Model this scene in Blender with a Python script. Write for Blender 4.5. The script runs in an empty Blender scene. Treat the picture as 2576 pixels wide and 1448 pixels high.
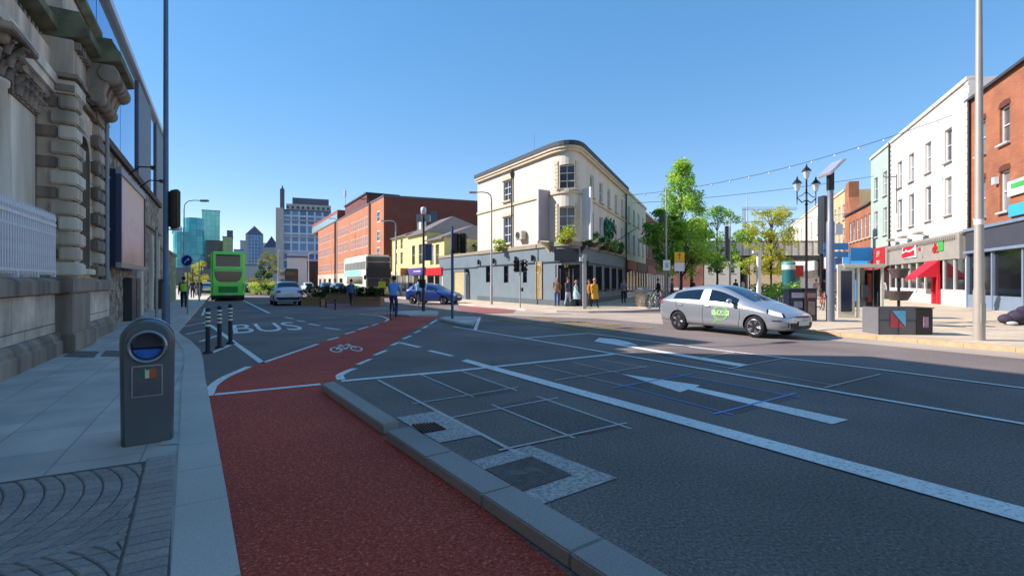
import bpy, bmesh, math, random
from mathutils import Vector, Matrix
from mathutils.bvhtree import BVHTree
random.seed(11)
sc = bpy.context.scene
col = sc.collection
R = math.radians
# ---------------------------------------------------------------- camera, sky, sun, exposure
F, CU, HV, EYE = 1250.0, 1287.5, 708.0, 1.6      # focal length and horizon of the photograph in 2575 px units, eye height in metres
cam = bpy.data.cameras.new('camera')
co = bpy.data.objects.new('camera', cam)
col.objects.link(co)
co.location = (0, 0, EYE)
co.rotation_euler = (R(90), 0, 0)
cam.sensor_width = 36
cam.lens = F / 2575 * 36
cam.shift_y = -(724.0 - HV) / 2575
cam.clip_start, cam.clip_end = 0.05, 4000
sc.camera = co
SUN_EL, SUN_DIR = R(36), Vector((-0.995, 0.10, 0))
world = bpy.data.worlds.new("World")
sc.world = world
world.use_nodes = True
wn = world.node_tree
sky = wn.nodes.new('ShaderNodeTexSky')
sky.sky_type = 'NISHITA'
sky.sun_disc = False
sky.sun_elevation = SUN_EL
sky.sun_rotation = math.atan2(SUN_DIR.x, SUN_DIR.y)
sky.altitude = 0
sky.air_density, sky.dust_density, sky.ozone_density = 0.8, 0.0, 2.5
wn.nodes['Background'].inputs['Strength'].default_value = 0.15
gm = wn.nodes.new('ShaderNodeGamma')
gm.inputs['Gamma'].default_value = 0.5
hs = wn.nodes.new('ShaderNodeHueSaturation')
hs.inputs['Saturation'].default_value = 1.84
hs.inputs['Value'].default_value = 0.98
tn = wn.nodes.new('ShaderNodeVectorMath')
tn.operation = 'MULTIPLY'
tn.inputs[1].default_value = (1.02, 0.915, 0.92)
wn.links.new(sky.outputs[0], gm.inputs['Color'])
wn.links.new(gm.outputs[0], hs.inputs['Color'])
wn.links.new(hs.outputs[0], tn.inputs[0])
wn.links.new(tn.outputs[0], wn.nodes['Background'].inputs['Color'])
sl = bpy.data.lights.new('sun', 'SUN')
sl.energy = 2.25
sl.angle = R(0.5)
sl.color = (1.02, 0.915, 0.92)
so = bpy.data.objects.new('sun', sl)
col.objects.link(so)
sd = Vector((SUN_DIR.x * math.cos(SUN_EL), SUN_DIR.y * math.cos(SUN_EL), math.sin(SUN_EL)))
so.rotation_euler = sd.to_track_quat('Z', 'Y').to_euler()
so.location = (-30, 10, 60)
sc.view_settings.view_transform = 'Standard'
sc.view_settings.look = 'None'
sc.view_settings.gamma = 1
sc.view_settings.exposure = 1.72
sc.cycles.max_bounces = 6
sc.cycles.diffuse_bounces = 3
sc.cycles.use_denoising = True
# ---------------------------------------------------------------- helpers
def G(u, v, z=0.0):
    Y = F * (EYE - z) / (v - HV)
    return Vector(((u - CU) / F * Y, Y, z))
def at(u, v, Y):
    return Vector(((u - CU) / F * Y, Y, EYE - (v - HV) / F * Y))
DA = Vector((-0.503, 0.8643)).normalized()       # the street on the left, running away
NA = Vector((DA.y, -DA.x))                       # across it, to the right
DT = Vector((0.39, 0.92)).normalized()           # the street on the right, running away
def A(s, n, z=None):
    p = DA * s + NA * n
    return Vector((p.x, p.y)) if z is None else Vector((p.x, p.y, z))
def ang(d): return math.atan2(d[1], d[0])
def lin(c): 
    c /= 255.0
    return c / 12.92 if c <= 0.04045 else ((c + 0.055) / 1.055) ** 2.4
def rgb(*c): return tuple(lin(x) for x in c) + (1.0,)
_M = {}
def mat(name, c, rough=0.65, metal=0.0, var=0.12, scale=3.0, bump=0.0, bscale=60.0, spec=0.5, streak=False, coat=0.0, detail=6):
    if name in _M: return _M[name]
    m = bpy.data.materials.new(name); m.use_nodes = True
    nt = m.node_tree; b = nt.nodes['Principled BSDF']
    b.inputs['Roughness'].default_value = rough
    b.inputs['Metallic'].default_value = metal
    b.inputs['Specular IOR Level'].default_value = spec
    b.inputs['Coat Weight'].default_value = coat
    c = rgb(*c)
    tc = nt.nodes.new('ShaderNodeTexCoord')
    if var:
        nz = nt.nodes.new('ShaderNodeTexNoise'); nz.inputs['Scale'].default_value = scale; nz.inputs['Detail'].default_value = detail
        mp = nt.nodes.new('ShaderNodeMapping')
        if streak: mp.inputs['Scale'].default_value = (1, 1, 0.12)
        nt.links.new(tc.outputs['Object'], mp.inputs[0]); nt.links.new(mp.outputs[0], nz.inputs['Vector'])
        r = nt.nodes.new('ShaderNodeValToRGB')
        r.color_ramp.elements[0].position = 0.3; r.color_ramp.elements[1].position = 0.7
        r.color_ramp.elements[0].color = tuple(x * (1 - var) for x in c[:3]) + (1,)
        r.color_ramp.elements[1].color = tuple(min(1, x * (1 + var)) for x in c[:3]) + (1,)
        nt.links.new(nz.outputs['Fac'], r.inputs[0]); nt.links.new(r.outputs[0], b.inputs['Base Color'])
    else:
        b.inputs['Base Color'].default_value = c
    if bump:
        n2 = nt.nodes.new('ShaderNodeTexNoise'); n2.inputs['Scale'].default_value = bscale; n2.inputs['Detail'].default_value = 4
        nt.links.new(tc.outputs['Object'], n2.inputs['Vector'])
        bp = nt.nodes.new('ShaderNodeBump'); bp.inputs['Strength'].default_value = bump; bp.inputs['Distance'].default_value = 0.02
        nt.links.new(n2.outputs['Fac'], bp.inputs['Height']); nt.links.new(bp.outputs[0], b.inputs['Normal'])
    _M[name] = m
    return m
def wallcoord(nt):
    tc = nt.nodes.new('ShaderNodeTexCoord'); sx = nt.nodes.new('ShaderNodeSeparateXYZ'); ad = nt.nodes.new('ShaderNodeMath'); ad.operation = 'SUBTRACT'
    cx = nt.nodes.new('ShaderNodeCombineXYZ')
    nt.links.new(tc.outputs['Object'], sx.inputs[0]); nt.links.new(sx.outputs['X'], ad.inputs[0]); nt.links.new(sx.outputs['Y'], ad.inputs[1])
    nt.links.new(ad.outputs[0], cx.inputs['X']); nt.links.new(sx.outputs['Z'], cx.inputs['Y'])
    return tc, cx
def brickmat(name, c1, c2, mortar, w=0.225, h=0.075, ms=0.01, rough=0.8, flat=False, var=0.25, nscale=0.6, bump=0.3):
    if name in _M: return _M[name]
    m = bpy.data.materials.new(name); m.use_nodes = True
    nt = m.node_tree; b = nt.nodes['Principled BSDF']; b.inputs['Roughness'].default_value = rough
    if flat:
        tc = nt.nodes.new('ShaderNodeTexCoord'); vec = tc.outputs['Object']
        mp = nt.nodes.new('ShaderNodeMapping'); mp.inputs['Rotation'].default_value = (0, 0, -ang(DA)); nt.links.new(vec, mp.inputs[0]); vec = mp.outputs[0]
    else:
        tc, cx = wallcoord(nt); vec = cx.outputs[0]
    br = nt.nodes.new('ShaderNodeTexBrick')
    br.inputs['Color1'].default_value = rgb(*c1); br.inputs['Color2'].default_value = rgb(*c2); br.inputs['Mortar'].default_value = rgb(*mortar)
    br.inputs['Scale'].default_value = 1.0; br.inputs['Brick Width'].default_value = w; br.inputs['Row Height'].default_value = h
    br.inputs['Mortar Size'].default_value = ms
    nt.links.new(vec, br.inputs['Vector'])
    nz = nt.nodes.new('ShaderNodeTexNoise'); nz.inputs['Scale'].default_value = nscale; nz.inputs['Detail'].default_value = 8
    nt.links.new(tc.outputs['Object'], nz.inputs['Vector'])
    mr = nt.nodes.new('ShaderNodeMapRange'); mr.inputs['From Min'].default_value = 0.3; mr.inputs['From Max'].default_value = 0.7
    mr.inputs['To Min'].default_value = 1 - var; mr.inputs['To Max'].default_value = 1 + var
    nt.links.new(nz.outputs['Fac'], mr.inputs['Value'])
    mx = nt.nodes.new('ShaderNodeVectorMath'); mx.operation = 'SCALE'
    nt.links.new(br.outputs['Color'], mx.inputs[0]); nt.links.new(mr.outputs[0], mx.inputs['Scale']); nt.links.new(mx.outputs[0], b.inputs['Base Color'])
    bp = nt.nodes.new('ShaderNodeBump'); bp.inputs['Strength'].default_value = bump; bp.inputs['Distance'].default_value = 0.01; bp.invert = True
    nt.links.new(br.outputs['Fac'], bp.inputs['Height']); nt.links.new(bp.outputs[0], b.inputs['Normal'])
    _M[name] = m
    return m
def specklemat(name, c1, c2, scale, rough=0.9, big=0.18, bump=0.4, lo=0.35, hi=0.7, c3=None):
    if name in _M: return _M[name]
    m = bpy.data.materials.new(name); m.use_nodes = True
    nt = m.node_tree; b = nt.nodes['Principled BSDF']; b.inputs['Roughness'].default_value = rough; b.inputs['Specular IOR Level'].default_value = 0.3
    tc = nt.nodes.new('ShaderNodeTexCoord')
    nz = nt.nodes.new('ShaderNodeTexNoise'); nz.inputs['Scale'].default_value = scale; nz.inputs['Detail'].default_value = 6; nz.inputs['Roughness'].default_value = 0.86
    nt.links.new(tc.outputs['Object'], nz.inputs['Vector'])
    r = nt.nodes.new('ShaderNodeValToRGB'); r.color_ramp.elements[0].position = lo; r.color_ramp.elements[1].position = hi
    r.color_ramp.elements[0].color = rgb(*c1); r.color_ramp.elements[1].color = rgb(*c2)
    if c3:
        e = r.color_ramp.elements.new(hi + 0.06); e.color = rgb(*c3)
    nt.links.new(nz.outputs['Fac'], r.inputs[0])
    n3 = nt.nodes.new('ShaderNodeTexNoise'); n3.inputs['Scale'].default_value = 0.45; n3.inputs['Detail'].default_value = 7
    nt.links.new(tc.outputs['Object'], n3.inputs['Vector'])
    mr = nt.nodes.new('ShaderNodeMapRange'); mr.inputs['From Min'].default_value = 0.3; mr.inputs['From Max'].default_value = 0.7
    mr.inputs['To Min'].default_value = 1 - big; mr.inputs['To Max'].default_value = 1 + big
    nt.links.new(n3.outputs['Fac'], mr.inputs['Value'])
    mx = nt.nodes.new('ShaderNodeVectorMath'); mx.operation = 'SCALE'
    nt.links.new(r.outputs[0], mx.inputs[0]); nt.links.new(mr.outputs[0], mx.inputs['Scale']); nt.links.new(mx.outputs[0], b.inputs['Base Color'])
    bp = nt.nodes.new('ShaderNodeBump'); bp.inputs['Strength'].default_value = bump; bp.inputs['Distance'].default_value = 0.008
    nt.links.new(nz.outputs['Fac'], bp.inputs['Height']); nt.links.new(bp.outputs[0], b.inputs['Normal'])
    _M[name] = m
    return m
def rubblemat(name, c1, c2, joint, scale):
    if name in _M: return _M[name]
    m = bpy.data.materials.new(name); m.use_nodes = True
    nt = m.node_tree; b = nt.nodes['Principled BSDF']; b.inputs['Roughness'].default_value = 0.9
    tc, cx = wallcoord(nt)
    mp = nt.nodes.new('ShaderNodeMapping'); mp.inputs['Scale'].default_value = (scale, scale * 1.7, 1); nt.links.new(cx.outputs[0], mp.inputs[0])
    v1 = nt.nodes.new('ShaderNodeTexVoronoi'); v1.feature = 'DISTANCE_TO_EDGE'; v1.inputs['Scale'].default_value = 1
    v2 = nt.nodes.new('ShaderNodeTexVoronoi'); v2.inputs['Scale'].default_value = 1
    nt.links.new(mp.outputs[0], v1.inputs['Vector']); nt.links.new(mp.outputs[0], v2.inputs['Vector'])
    sx = nt.nodes.new('ShaderNodeSeparateColor'); nt.links.new(v2.outputs['Color'], sx.inputs[0])
    r = nt.nodes.new('ShaderNodeValToRGB'); r.color_ramp.elements[0].color = rgb(*c1); r.color_ramp.elements[1].color = rgb(*c2)
    nt.links.new(sx.outputs[0], r.inputs[0])
    r2 = nt.nodes.new('ShaderNodeValToRGB'); r2.color_ramp.elements[0].position = 0.02; r2.color_ramp.elements[1].position = 0.08
    nt.links.new(v1.outputs['Distance'], r2.inputs[0])
    mx = nt.nodes.new('ShaderNodeMix'); mx.data_type = 'RGBA'; mx.inputs[6].default_value = rgb(*joint)
    nt.links.new(r2.outputs[0], mx.inputs[0]); nt.links.new(r.outputs[0], mx.inputs[7]); nt.links.new(mx.outputs[2], b.inputs['Base Color'])
    bp = nt.nodes.new('ShaderNodeBump'); bp.inputs['Strength'].default_value = 0.8; bp.inputs['Distance'].default_value = 0.04
    nt.links.new(r2.outputs[0], bp.inputs['Height']); nt.links.new(bp.outputs[0], b.inputs['Normal'])
    _M[name] = m
    return m
def leafmat(name, c):
    if name in _M: return _M[name]
    m = bpy.data.materials.new(name); m.use_nodes = True
    nt = m.node_tree; b = nt.nodes['Principled BSDF']; b.inputs['Base Color'].default_value = rgb(*c); b.inputs['Roughness'].default_value = 0.55
    t = nt.nodes.new('ShaderNodeBsdfTranslucent'); t.inputs['Color'].default_value = tuple(min(1, x * 1.3) for x in rgb(*c)[:3]) + (1,)
    mx = nt.nodes.new('ShaderNodeMixShader'); mx.inputs[0].default_value = 0.4
    nt.links.new(b.outputs[0], mx.inputs[1]); nt.links.new(t.outputs[0], mx.inputs[2]); nt.links.new(mx.outputs[0], nt.nodes['Material Output'].inputs[0])
    _M[name] = m
    return m

def tag(o, label=None, cat=None, group=None, kind=None):
    if label: o['label'] = label
    if cat: o['category'] = cat
    if group: o['group'] = group
    if kind: o['kind'] = kind
    return o
def thing(name, label, cat, loc=(0, 0, 0), rz=0.0, group=None):
    o = bpy.data.objects.new(name, None); col.objects.link(o)
    loc = Vector(loc)
    if len(loc) == 2: loc = Vector((loc.x, loc.y, 0))
    o.location = loc; o.rotation_euler = (0, 0, rz); o.empty_display_size = 0.2
    return tag(o, label, cat, group)
class MB:
    def __init__(s): s.v = []; s.f = []; s.m = []; s.sm = []; s.mats = []
    def mi(s, m):
        if m not in s.mats: s.mats.append(m)
        return s.mats.index(m)
    def face(s, pts, m, smooth=False):
        i = len(s.v); s.v += [tuple(p) for p in pts]; s.f.append(tuple(range(i, i + len(pts)))); s.m.append(s.mi(m)); s.sm.append(smooth); return s
    def mesh(s, vs, fs, m, smooth=False):
        i = len(s.v); s.v += [tuple(p) for p in vs]; k = s.mi(m)
        for f in fs: s.f.append(tuple(x + i for x in f)); s.m.append(k); s.sm.append(smooth)
        return s
    def box(s, c, d, m, rz=0.0, rx=0.0, ry=0.0):
        M = Matrix.Translation(Vector(c)) @ Matrix.Rotation(rz, 4, 'Z') @ Matrix.Rotation(ry, 4, 'Y') @ Matrix.Rotation(rx, 4, 'X')
        vs = [M @ Vector((x * d[0] / 2, y * d[1] / 2, z * d[2] / 2)) for x in (-1, 1) for y in (-1, 1) for z in (-1, 1)]
        return s.mesh(vs, [(0, 1, 3, 2), (4, 6, 7, 5), (0, 4, 5, 1), (2, 3, 7, 6), (0, 2, 6, 4), (1, 5, 7, 3)], m)
    def prism(s, poly, z0, z1, m, bottom=True):
        n = len(poly)
        a = sum(poly[i][0] * poly[(i + 1) % n][1] - poly[(i + 1) % n][0] * poly[i][1] for i in range(n))
        if a < 0: poly = poly[::-1]
        vs = [(p[0], p[1], z0) for p in poly] + [(p[0], p[1], z1) for p in poly]
        fs = [(i, (i + 1) % n, (i + 1) % n + n, i + n) for i in range(n)] + [tuple(range(n, 2 * n))]
        if bottom: fs.append(tuple(range(n - 1, -1, -1)))
        return s.mesh(vs, fs, m)
    def ext(s, prof, y0, y1, m, M=None, smooth=False):       # profile in x,z extruded along y
        n = len(prof); M = M or Matrix.Identity(4)
        a = sum(prof[i][0] * prof[(i + 1) % n][1] - prof[(i + 1) % n][0] * prof[i][1] for i in range(n))
        if a < 0: prof = prof[::-1]
        vs = [M @ Vector((p[0], y0, p[1])) for p in prof] + [M @ Vector((p[0], y1, p[1])) for p in prof]
        s.mesh(vs, [tuple(range(n))] + [tuple(range(2 * n - 1, n - 1, -1))], m)
        return s.mesh(vs, [((i + 1) % n, i, i + n, (i + 1) % n + n) for i in range(n)], m, smooth)
    def tube(s, pts, r, m, n=8, smooth=True):
        pts = [Vector(p) for p in pts]; rs = r if isinstance(r, (list, tuple)) else [r] * len(pts)
        vs = []; fs = []; prev = None
        for i, p in enumerate(pts):
            t = (pts[min(i + 1, len(pts) - 1)] - pts[max(i - 1, 0)]).normalized()
            if prev is None: a = t.orthogonal().normalized()
            else: a = (prev - t * prev.dot(t)).normalized()
            prev = a; b = t.cross(a)
            for k in range(n):
                th = 2 * math.pi * k / n
                vs.append(p + (a * math.cos(th) + b * math.sin(th)) * rs[i])
        for i in range(len(pts) - 1):
            for k in range(n):
                fs.append((i * n + k, i * n + (k + 1) % n, (i + 1) * n + (k + 1) % n, (i + 1) * n + k))
        s.mesh(vs, fs, m, smooth)
        e = (len(pts) - 1) * n
        s.mesh([vs[k] for k in range(n)], [tuple(range(n - 1, -1, -1))], m); s.mesh(vs[e:], [tuple(range(n))], m)
        return s
    def lathe(s, c, prof, m, n=16, M=None, smooth=True):      # profile (r,z) round z, then M
        c = Vector(c); M = M or Matrix.Identity(4); vs = []; fs = []
        for r, z in prof:
            for k in range(n):
                th = 2 * math.pi * k / n
                vs.append(c + M @ Vector((r * math.cos(th), r * math.sin(th), z)))
        for i in range(len(prof) - 1):
            for k in range(n):
                fs.append((i * n + k, i * n + (k + 1) % n, (i + 1) * n + (k + 1) % n, (i + 1) * n + k))
        s.mesh(vs, fs, m, smooth)
        s.mesh(vs[:n], [tuple(range(n - 1, -1, -1))], m); s.mesh(vs[-n:], [tuple(range(n))], m)
        return s
    def ball(s, c, r, m, nu=12, nv=8, sc3=(1, 1, 1)):
        vs = []; fs = []; c = Vector(c)
        for j in range(nv + 1):
            ph = math.pi * j / nv
            for k in range(nu):
                th = 2 * math.pi * k / nu
                vs.append(c + Vector((r * math.sin(ph) * math.cos(th) * sc3[0], r * math.sin(ph) * math.sin(th) * sc3[1], r * math.cos(ph) * sc3[2])))
        for j in range(nv):
            for k in range(nu):
                fs.append((j * nu + k, (j + 1) * nu + k, (j + 1) * nu + (k + 1) % nu, j * nu + (k + 1) % nu))
        return s.mesh(vs, fs, m, True)
    def data(s, name, off=None, bevel=0.0, seg=2):
        me = bpy.data.meshes.new(name)
        vs = s.v if off is None else [(v[0] - off[0], v[1] - off[1], v[2] - off[2]) for v in s.v]
        me.from_pydata(vs, [], s.f)
        for mm in s.mats: me.materials.append(mm)
        me.polygons.foreach_set('material_index', s.m); me.polygons.foreach_set('use_smooth', s.sm)
        if bevel:
            bm = bmesh.new(); bm.from_mesh(me); bmesh.ops.remove_doubles(bm, verts=bm.verts, dist=1e-5)
            es = [e for e in bm.edges if len(e.link_faces) == 2 and e.calc_face_angle(0) > R(35)]
            bmesh.ops.bevel(bm, geom=es, offset=bevel, segments=seg, affect='EDGES', clamp_overlap=True)
            bm.to_mesh(me); bm.free()
        me.update()
        return me
    def build(s, name, parent=None, loc=None, rz=0.0, bevel=0.0, world=False, seg=2, **k):
        off = parent.location if (world and parent) else None
        me = s.data(name, off, bevel, seg)
        o = bpy.data.objects.new(name, me); col.objects.link(o)
        if parent: o.parent = parent
        if loc is not None: o.location = loc
        o.rotation_euler = (0, 0, rz)
        return tag(o, **k) if k else o
def link(name, me, parent=None, loc=(0, 0, 0), rot=(0, 0, 0)):
    o = bpy.data.objects.new(name, me); col.objects.link(o); o.parent = parent; o.location = loc; o.rotation_euler = rot
    return o
def copy_tree(o, parent=None):
    c = o.copy(); col.objects.link(c); c.parent = parent
    for ch in o.children: copy_tree(ch, c)
    return c
def structure(mb, name, **k):
    return tag(mb.build(name, **k), kind='structure')
def text_mesh(body, size, m, depth=0.01, align='CENTER'):
    cu = bpy.data.curves.new('t', 'FONT'); cu.body = body; cu.size = size; cu.extrude = depth / 2; cu.align_x = align; cu.align_y = 'CENTER'; cu.resolution_u = 3
    o = bpy.data.objects.new('t', cu); col.objects.link(o)
    me = bpy.data.meshes.new_from_object(o.evaluated_get(bpy.context.evaluated_depsgraph_get()))
    bpy.data.objects.remove(o); bpy.data.curves.remove(cu)
    me.materials.clear(); me.materials.append(m)
    return me
def cut(o, cutters, sub=0):                                # subdivide, then cut real openings; returns the finished mesh
    if sub:
        mo = o.modifiers.new('s', 'SUBSURF'); mo.levels = mo.render_levels = sub
    tmp = []
    for me in cutters:
        c = bpy.data.objects.new('c', me); col.objects.link(c); tmp.append(c)
        b = o.modifiers.new('b', 'BOOLEAN'); b.operation = 'DIFFERENCE'; b.solver = 'EXACT'; b.object = c
    bpy.context.view_layer.update()
    me = bpy.data.meshes.new_from_object(o.evaluated_get(bpy.context.evaluated_depsgraph_get()))
    for c in tmp: bpy.data.objects.remove(c)
    return me
# ---------------------------------------------------------------- walls with real openings
def cum(path):
    d = [0.0]
    for a, b in zip(path, path[1:]): d.append(d[-1] + (Vector(b) - Vector(a)).length)
    return d
def along(path, s):
    d = cum(path)
    for i in range(len(path) - 1):
        if s <= d[i + 1] + 1e-6 or i == len(path) - 2:
            t = (Vector(path[i + 1]) - Vector(path[i])).normalized()
            return Vector(path[i]) + t * (s - d[i]), t
def wall(mb, path, z0, z1, ops, m, reveal=0.14, mrev=None):
    d = cum(path)
    ds = sorted(set([round(x, 4) for x in d] + [round(x, 4) for o in ops for x in o[:2]]))
    zs = sorted(set([z0, z1] + [min(max(round(x, 4), z0), z1) for o in ops for x in o[2:4]]))
    for a, b in zip(ds, ds[1:]):
        if b - a < 1e-3: continue
        pa = along(path, a)[0]; pb = along(path, b)[0]; mid = (a + b) / 2
        for c, e in zip(zs, zs[1:]):
            zm = (c + e) / 2
            if any(o[0] < mid < o[1] and o[2] < zm < o[3] for o in ops): continue
            mb.face([(pa.x, pa.y, c), (pb.x, pb.y, c), (pb.x, pb.y, e), (pa.x, pa.y, e)], m)
    for o in ops:
        pa = along(path, o[0])[0]; pb = along(path, o[1])[0]; t = (pb - pa).normalized(); n = Vector((-t.y, t.x)) * reveal
        qa = pa + n; qb = pb + n; r = mrev or m
        for (p, q, zA, zB) in ((pa, qa, o[2], o[3]), (qb, pb, o[2], o[3])):
            mb.face([(p.x, p.y, zA), (q.x, q.y, zA), (q.x, q.y, zB), (p.x, p.y, zB)], r)
        mb.face([(pa.x, pa.y, o[2]), (pb.x, pb.y, o[2]), (qb.x, qb.y, o[2]), (qa.x, qa.y, o[2])], r)
        mb.face([(qa.x, qa.y, o[3]), (qb.x, qb.y, o[3]), (pb.x, pb.y, o[3]), (pa.x, pa.y, o[3])], r)
    return mb
_W = {}
def window(root, path, o, frame, glass, bars=(1, 1), sill=None, reveal=0.14, name='window', bw=0.06):
    if glass.name == 'pane_glass': glass = wrnd.choice([glass2, glass2, glassc, glassb])
    w, h = round(o[1] - o[0], 2), round(o[3] - o[2], 2)
    key = (w, h, frame.name, glass.name, bars, sill.name if sill else None, bw)
    if key not in _W:
        f = MB(); t = bw
        f.box((-w / 2 + t / 2, 0, h / 2), (t, .07, h), frame).box((w / 2 - t / 2, 0, h / 2), (t, .07, h), frame)
        f.box((0, 0, t / 2), (w - 2 * t, .07, t), frame).box((0, 0, h - t / 2), (w - 2 * t, .07, t), frame)
        for i in range(1, bars[0] + 1): f.box((-w / 2 + w * i / (bars[0] + 1), 0.004, h / 2), (.035, .05, h - 2 * t), frame)
        for i in range(1, bars[1] + 1): f.box((0, 0, h * i / (bars[1] + 1)), (w - 2 * t, .055, .045), frame)
        g = MB(); g.box((0, 0.04, h / 2), (w - .02, .012, h - .02), glass)
        sm = None
        if sill:
            sm = MB(); sm.box((0, -reveal / 2 - .04, -.05), (w + .2, reveal + .16, .1), sill); sm = sm.data('sill')
        _W[key] = (f.data(name), g.data('pane'), sm)
    pa = along(path, o[0])[0]; pb = along(path, o[1])[0]; t = (pb - pa).normalized(); n = Vector((-t.y, t.x))
    p = (pa + pb) / 2 + n * (reveal - 0.04)
    f = link(name, _W[key][0], root, Vector((p.x, p.y, o[2])) - root.location, (0, 0, ang(t)))
    link('pane', _W[key][1], f)
    if _W[key][2]: link('sill', _W[key][2], f)
    return f
def uvrect(P0, d, u0, v0, u1, v1):                        # a rectangle seen in the photograph -> its place on a vertical wall
    P0 = Vector(P0[:2]); d = Vector(d[:2])
    def k(u):
        t = (u - CU) / F
        return (t * P0.y - P0.x) / (d.x - t * d.y)
    a, b = k(u0), k(u1); Y = P0.y + d.y * (a + b) / 2
    return (min(a, b), max(a, b), EYE - (v1 - HV) / F * Y, EYE - (v0 - HV) / F * Y)
def inset(path, depth):                                   # footprint: path plus its far side
    t0 = (Vector(path[1]) - Vector(path[0])).normalized(); t1 = (Vector(path[-1]) - Vector(path[-2])).normalized()
    a = Vector(path[0]) + Vector((-t0.y, t0.x)) * depth; b = Vector(path[-1]) + Vector((-t1.y, t1.x)) * depth
    return [Vector(p) for p in path] + [b, a]
def strip(mb, path, off, z0, z1, m, thick=None):          # a band running along a wall, proud of it by off
    th = thick or off
    q = []; n = len(path)
    def offp(i, o):
        ts = []
        if i > 0: ts.append((Vector(path[i]) - Vector(path[i - 1])).normalized())
        if i < n - 1: ts.append((Vector(path[i + 1]) - Vector(path[i])).normalized())
        t = sum(ts, Vector((0, 0))).normalized(); nn = Vector((t.y, -t.x)); k = 1.0
        if len(ts) == 2: k = 1 / max(.5, nn.dot(Vector((ts[0].y, -ts[0].x))))
        return Vector(path[i]) + nn * o * k
    out = [offp(i, off) for i in range(n)]; inn = [offp(i, off - th) for i in range(n)]
    for i in range(n - 1):
        a, b, c, d = out[i], out[i + 1], inn[i + 1], inn[i]
        mb.face([(a.x, a.y, z0), (b.x, b.y, z0), (b.x, b.y, z1), (a.x, a.y, z1)], m)
        mb.face([(a.x, a.y, z1), (b.x, b.y, z1), (c.x, c.y, z1), (d.x, d.y, z1)], m)
        mb.face([(d.x, d.y, z0), (c.x, c.y, z0), (b.x, b.y, z0), (a.x, a.y, z0)], m)
    for i, s in ((0, 1), (n - 1, -1)):
        a, d = out[i], inn[i]
        q = [(d.x, d.y, z0), (a.x, a.y, z0), (a.x, a.y, z1), (d.x, d.y, z1)]
        mb.face(q if s > 0 else q[::-1], m)
    return mb
# ---------------------------------------------------------------- common materials
asphalt = specklemat('asphalt', (80, 71, 66), (156, 142, 132), 40, big=0.24, c3=(232, 220, 206), bump=0.7, lo=.38, hi=.62)
redlane = specklemat('red_surfacing', (146, 44, 33), (226, 98, 74), 42, big=0.2, c3=(246, 190, 164), bump=0.7, lo=.40, hi=.60)
granite = specklemat('granite', (176, 164, 152), (228, 216, 200), 120, big=0.14, bump=0.2)
concrete = specklemat('cover_concrete', (140, 130, 122), (206, 196, 186), 30, big=0.1, bump=0.2, lo=.42, hi=.56)
paint_w = specklemat('road_paint', (150, 140, 130), (244, 240, 230), 30, big=0.14, lo=.36, hi=.49, bump=0.2, rough=.7)
paint_y = specklemat('yellow_paint', (150, 124, 40), (190, 160, 60), 60, big=0.2, bump=0.2, rough=.7)
chalk = specklemat('chalk_paint', (165, 156, 146), (240, 234, 222), 45, big=0.2, bump=0.1, rough=.8)
chalkb = specklemat('blue_chalk', (112, 126, 172), (160, 180, 226), 45, big=0.2, bump=0.1, rough=.8)
slabs = brickmat('path_slabs', (190, 178, 164), (203, 190, 176), (150, 140, 130), 0.9, 0.6, 0.006, flat=True, var=0.2, nscale=1.3, bump=0.2)
tanpave = brickmat('tan_paving', (196, 178, 148), (210, 192, 160), (160, 144, 120), 0.6, 0.4, 0.008, flat=True, var=0.14, nscale=0.8, bump=0.2)
steel = mat('galvanised', (150, 153, 156), .45, .6, .08, 5)
black = mat('black_metal', (24, 25, 27), .45, 0, .15, 6)
darkgrey = mat('dark_grey_metal', (58, 60, 64), .5, .2, .12, 5)
rubber = mat('rubber', (20, 20, 21), .85, 0, .2, 12)
glassb = mat('curtained_glass', (128, 130, 128), .12, 0, .2, .8, spec=.8)
glassc = mat('blind_glass', (86, 88, 84), .1, 0, .3, .8, spec=.8)
wrnd = random.Random(19)
white = mat('white_paint', (226, 226, 222), .5, 0, .04, 2)
glass = mat('dark_glass', (18, 24, 30), .06, 0, .3, .7, spec=.8)
glass2 = mat('pane_glass', (52, 62, 70), .08, 0, .35, .8, spec=.8)
chrome = mat('chrome', (190, 195, 200), .2, 1.0, .05, 4)
# ================================================================ ground, paths, kerbs, markings
def sheet(name, pts, z, m, **k):
    return structure(MB().face([(p[0], p[1], z) for p in pts], m), name)
def ccw(pts):
    n = len(pts); a = sum(pts[i][0] * pts[(i + 1) % n][1] - pts[(i + 1) % n][0] * pts[i][1] for i in range(n))
    return pts if a > 0 else pts[::-1]
sheet('ground', [(-900, -300), (900, -300), (900, 1600), (-900, 1600)], 0, asphalt)
Z0, Z1, Z2 = 0.004, 0.008, 0.012
def g2(pts, z=0.0): return [G(u, v, z).xy for u, v in pts]
def kerb_strip(name, line, w, z1, m, side=1):
    mb = MB(); n = len(line); inn = []
    for i in range(n):
        t = (Vector(line[min(i + 1, n - 1)]) - Vector(line[max(i - 1, 0)])).normalized(); inn.append(Vector(line[i]) + Vector((-t.y, t.x)) * w * side)
    for i in range(n - 1):
        a, b, c, d = line[i], line[i + 1], inn[i + 1], inn[i]
        L_ = (Vector(b) - Vector(a)).length; nseg = max(1, round(L_ / 0.9))
        for j in range(nseg):
            f0, f1 = j / nseg + .004 / L_, (j + 1) / nseg - .004 / L_
            q = [Vector(a).lerp(Vector(b), f0), Vector(a).lerp(Vector(b), f1), Vector(d).lerp(Vector(c), f1), Vector(d).lerp(Vector(c), f0)]
            mb.prism([tuple(x) for x in q], 0, z1, m, bottom=False)
    return structure(mb, name), inn
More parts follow.
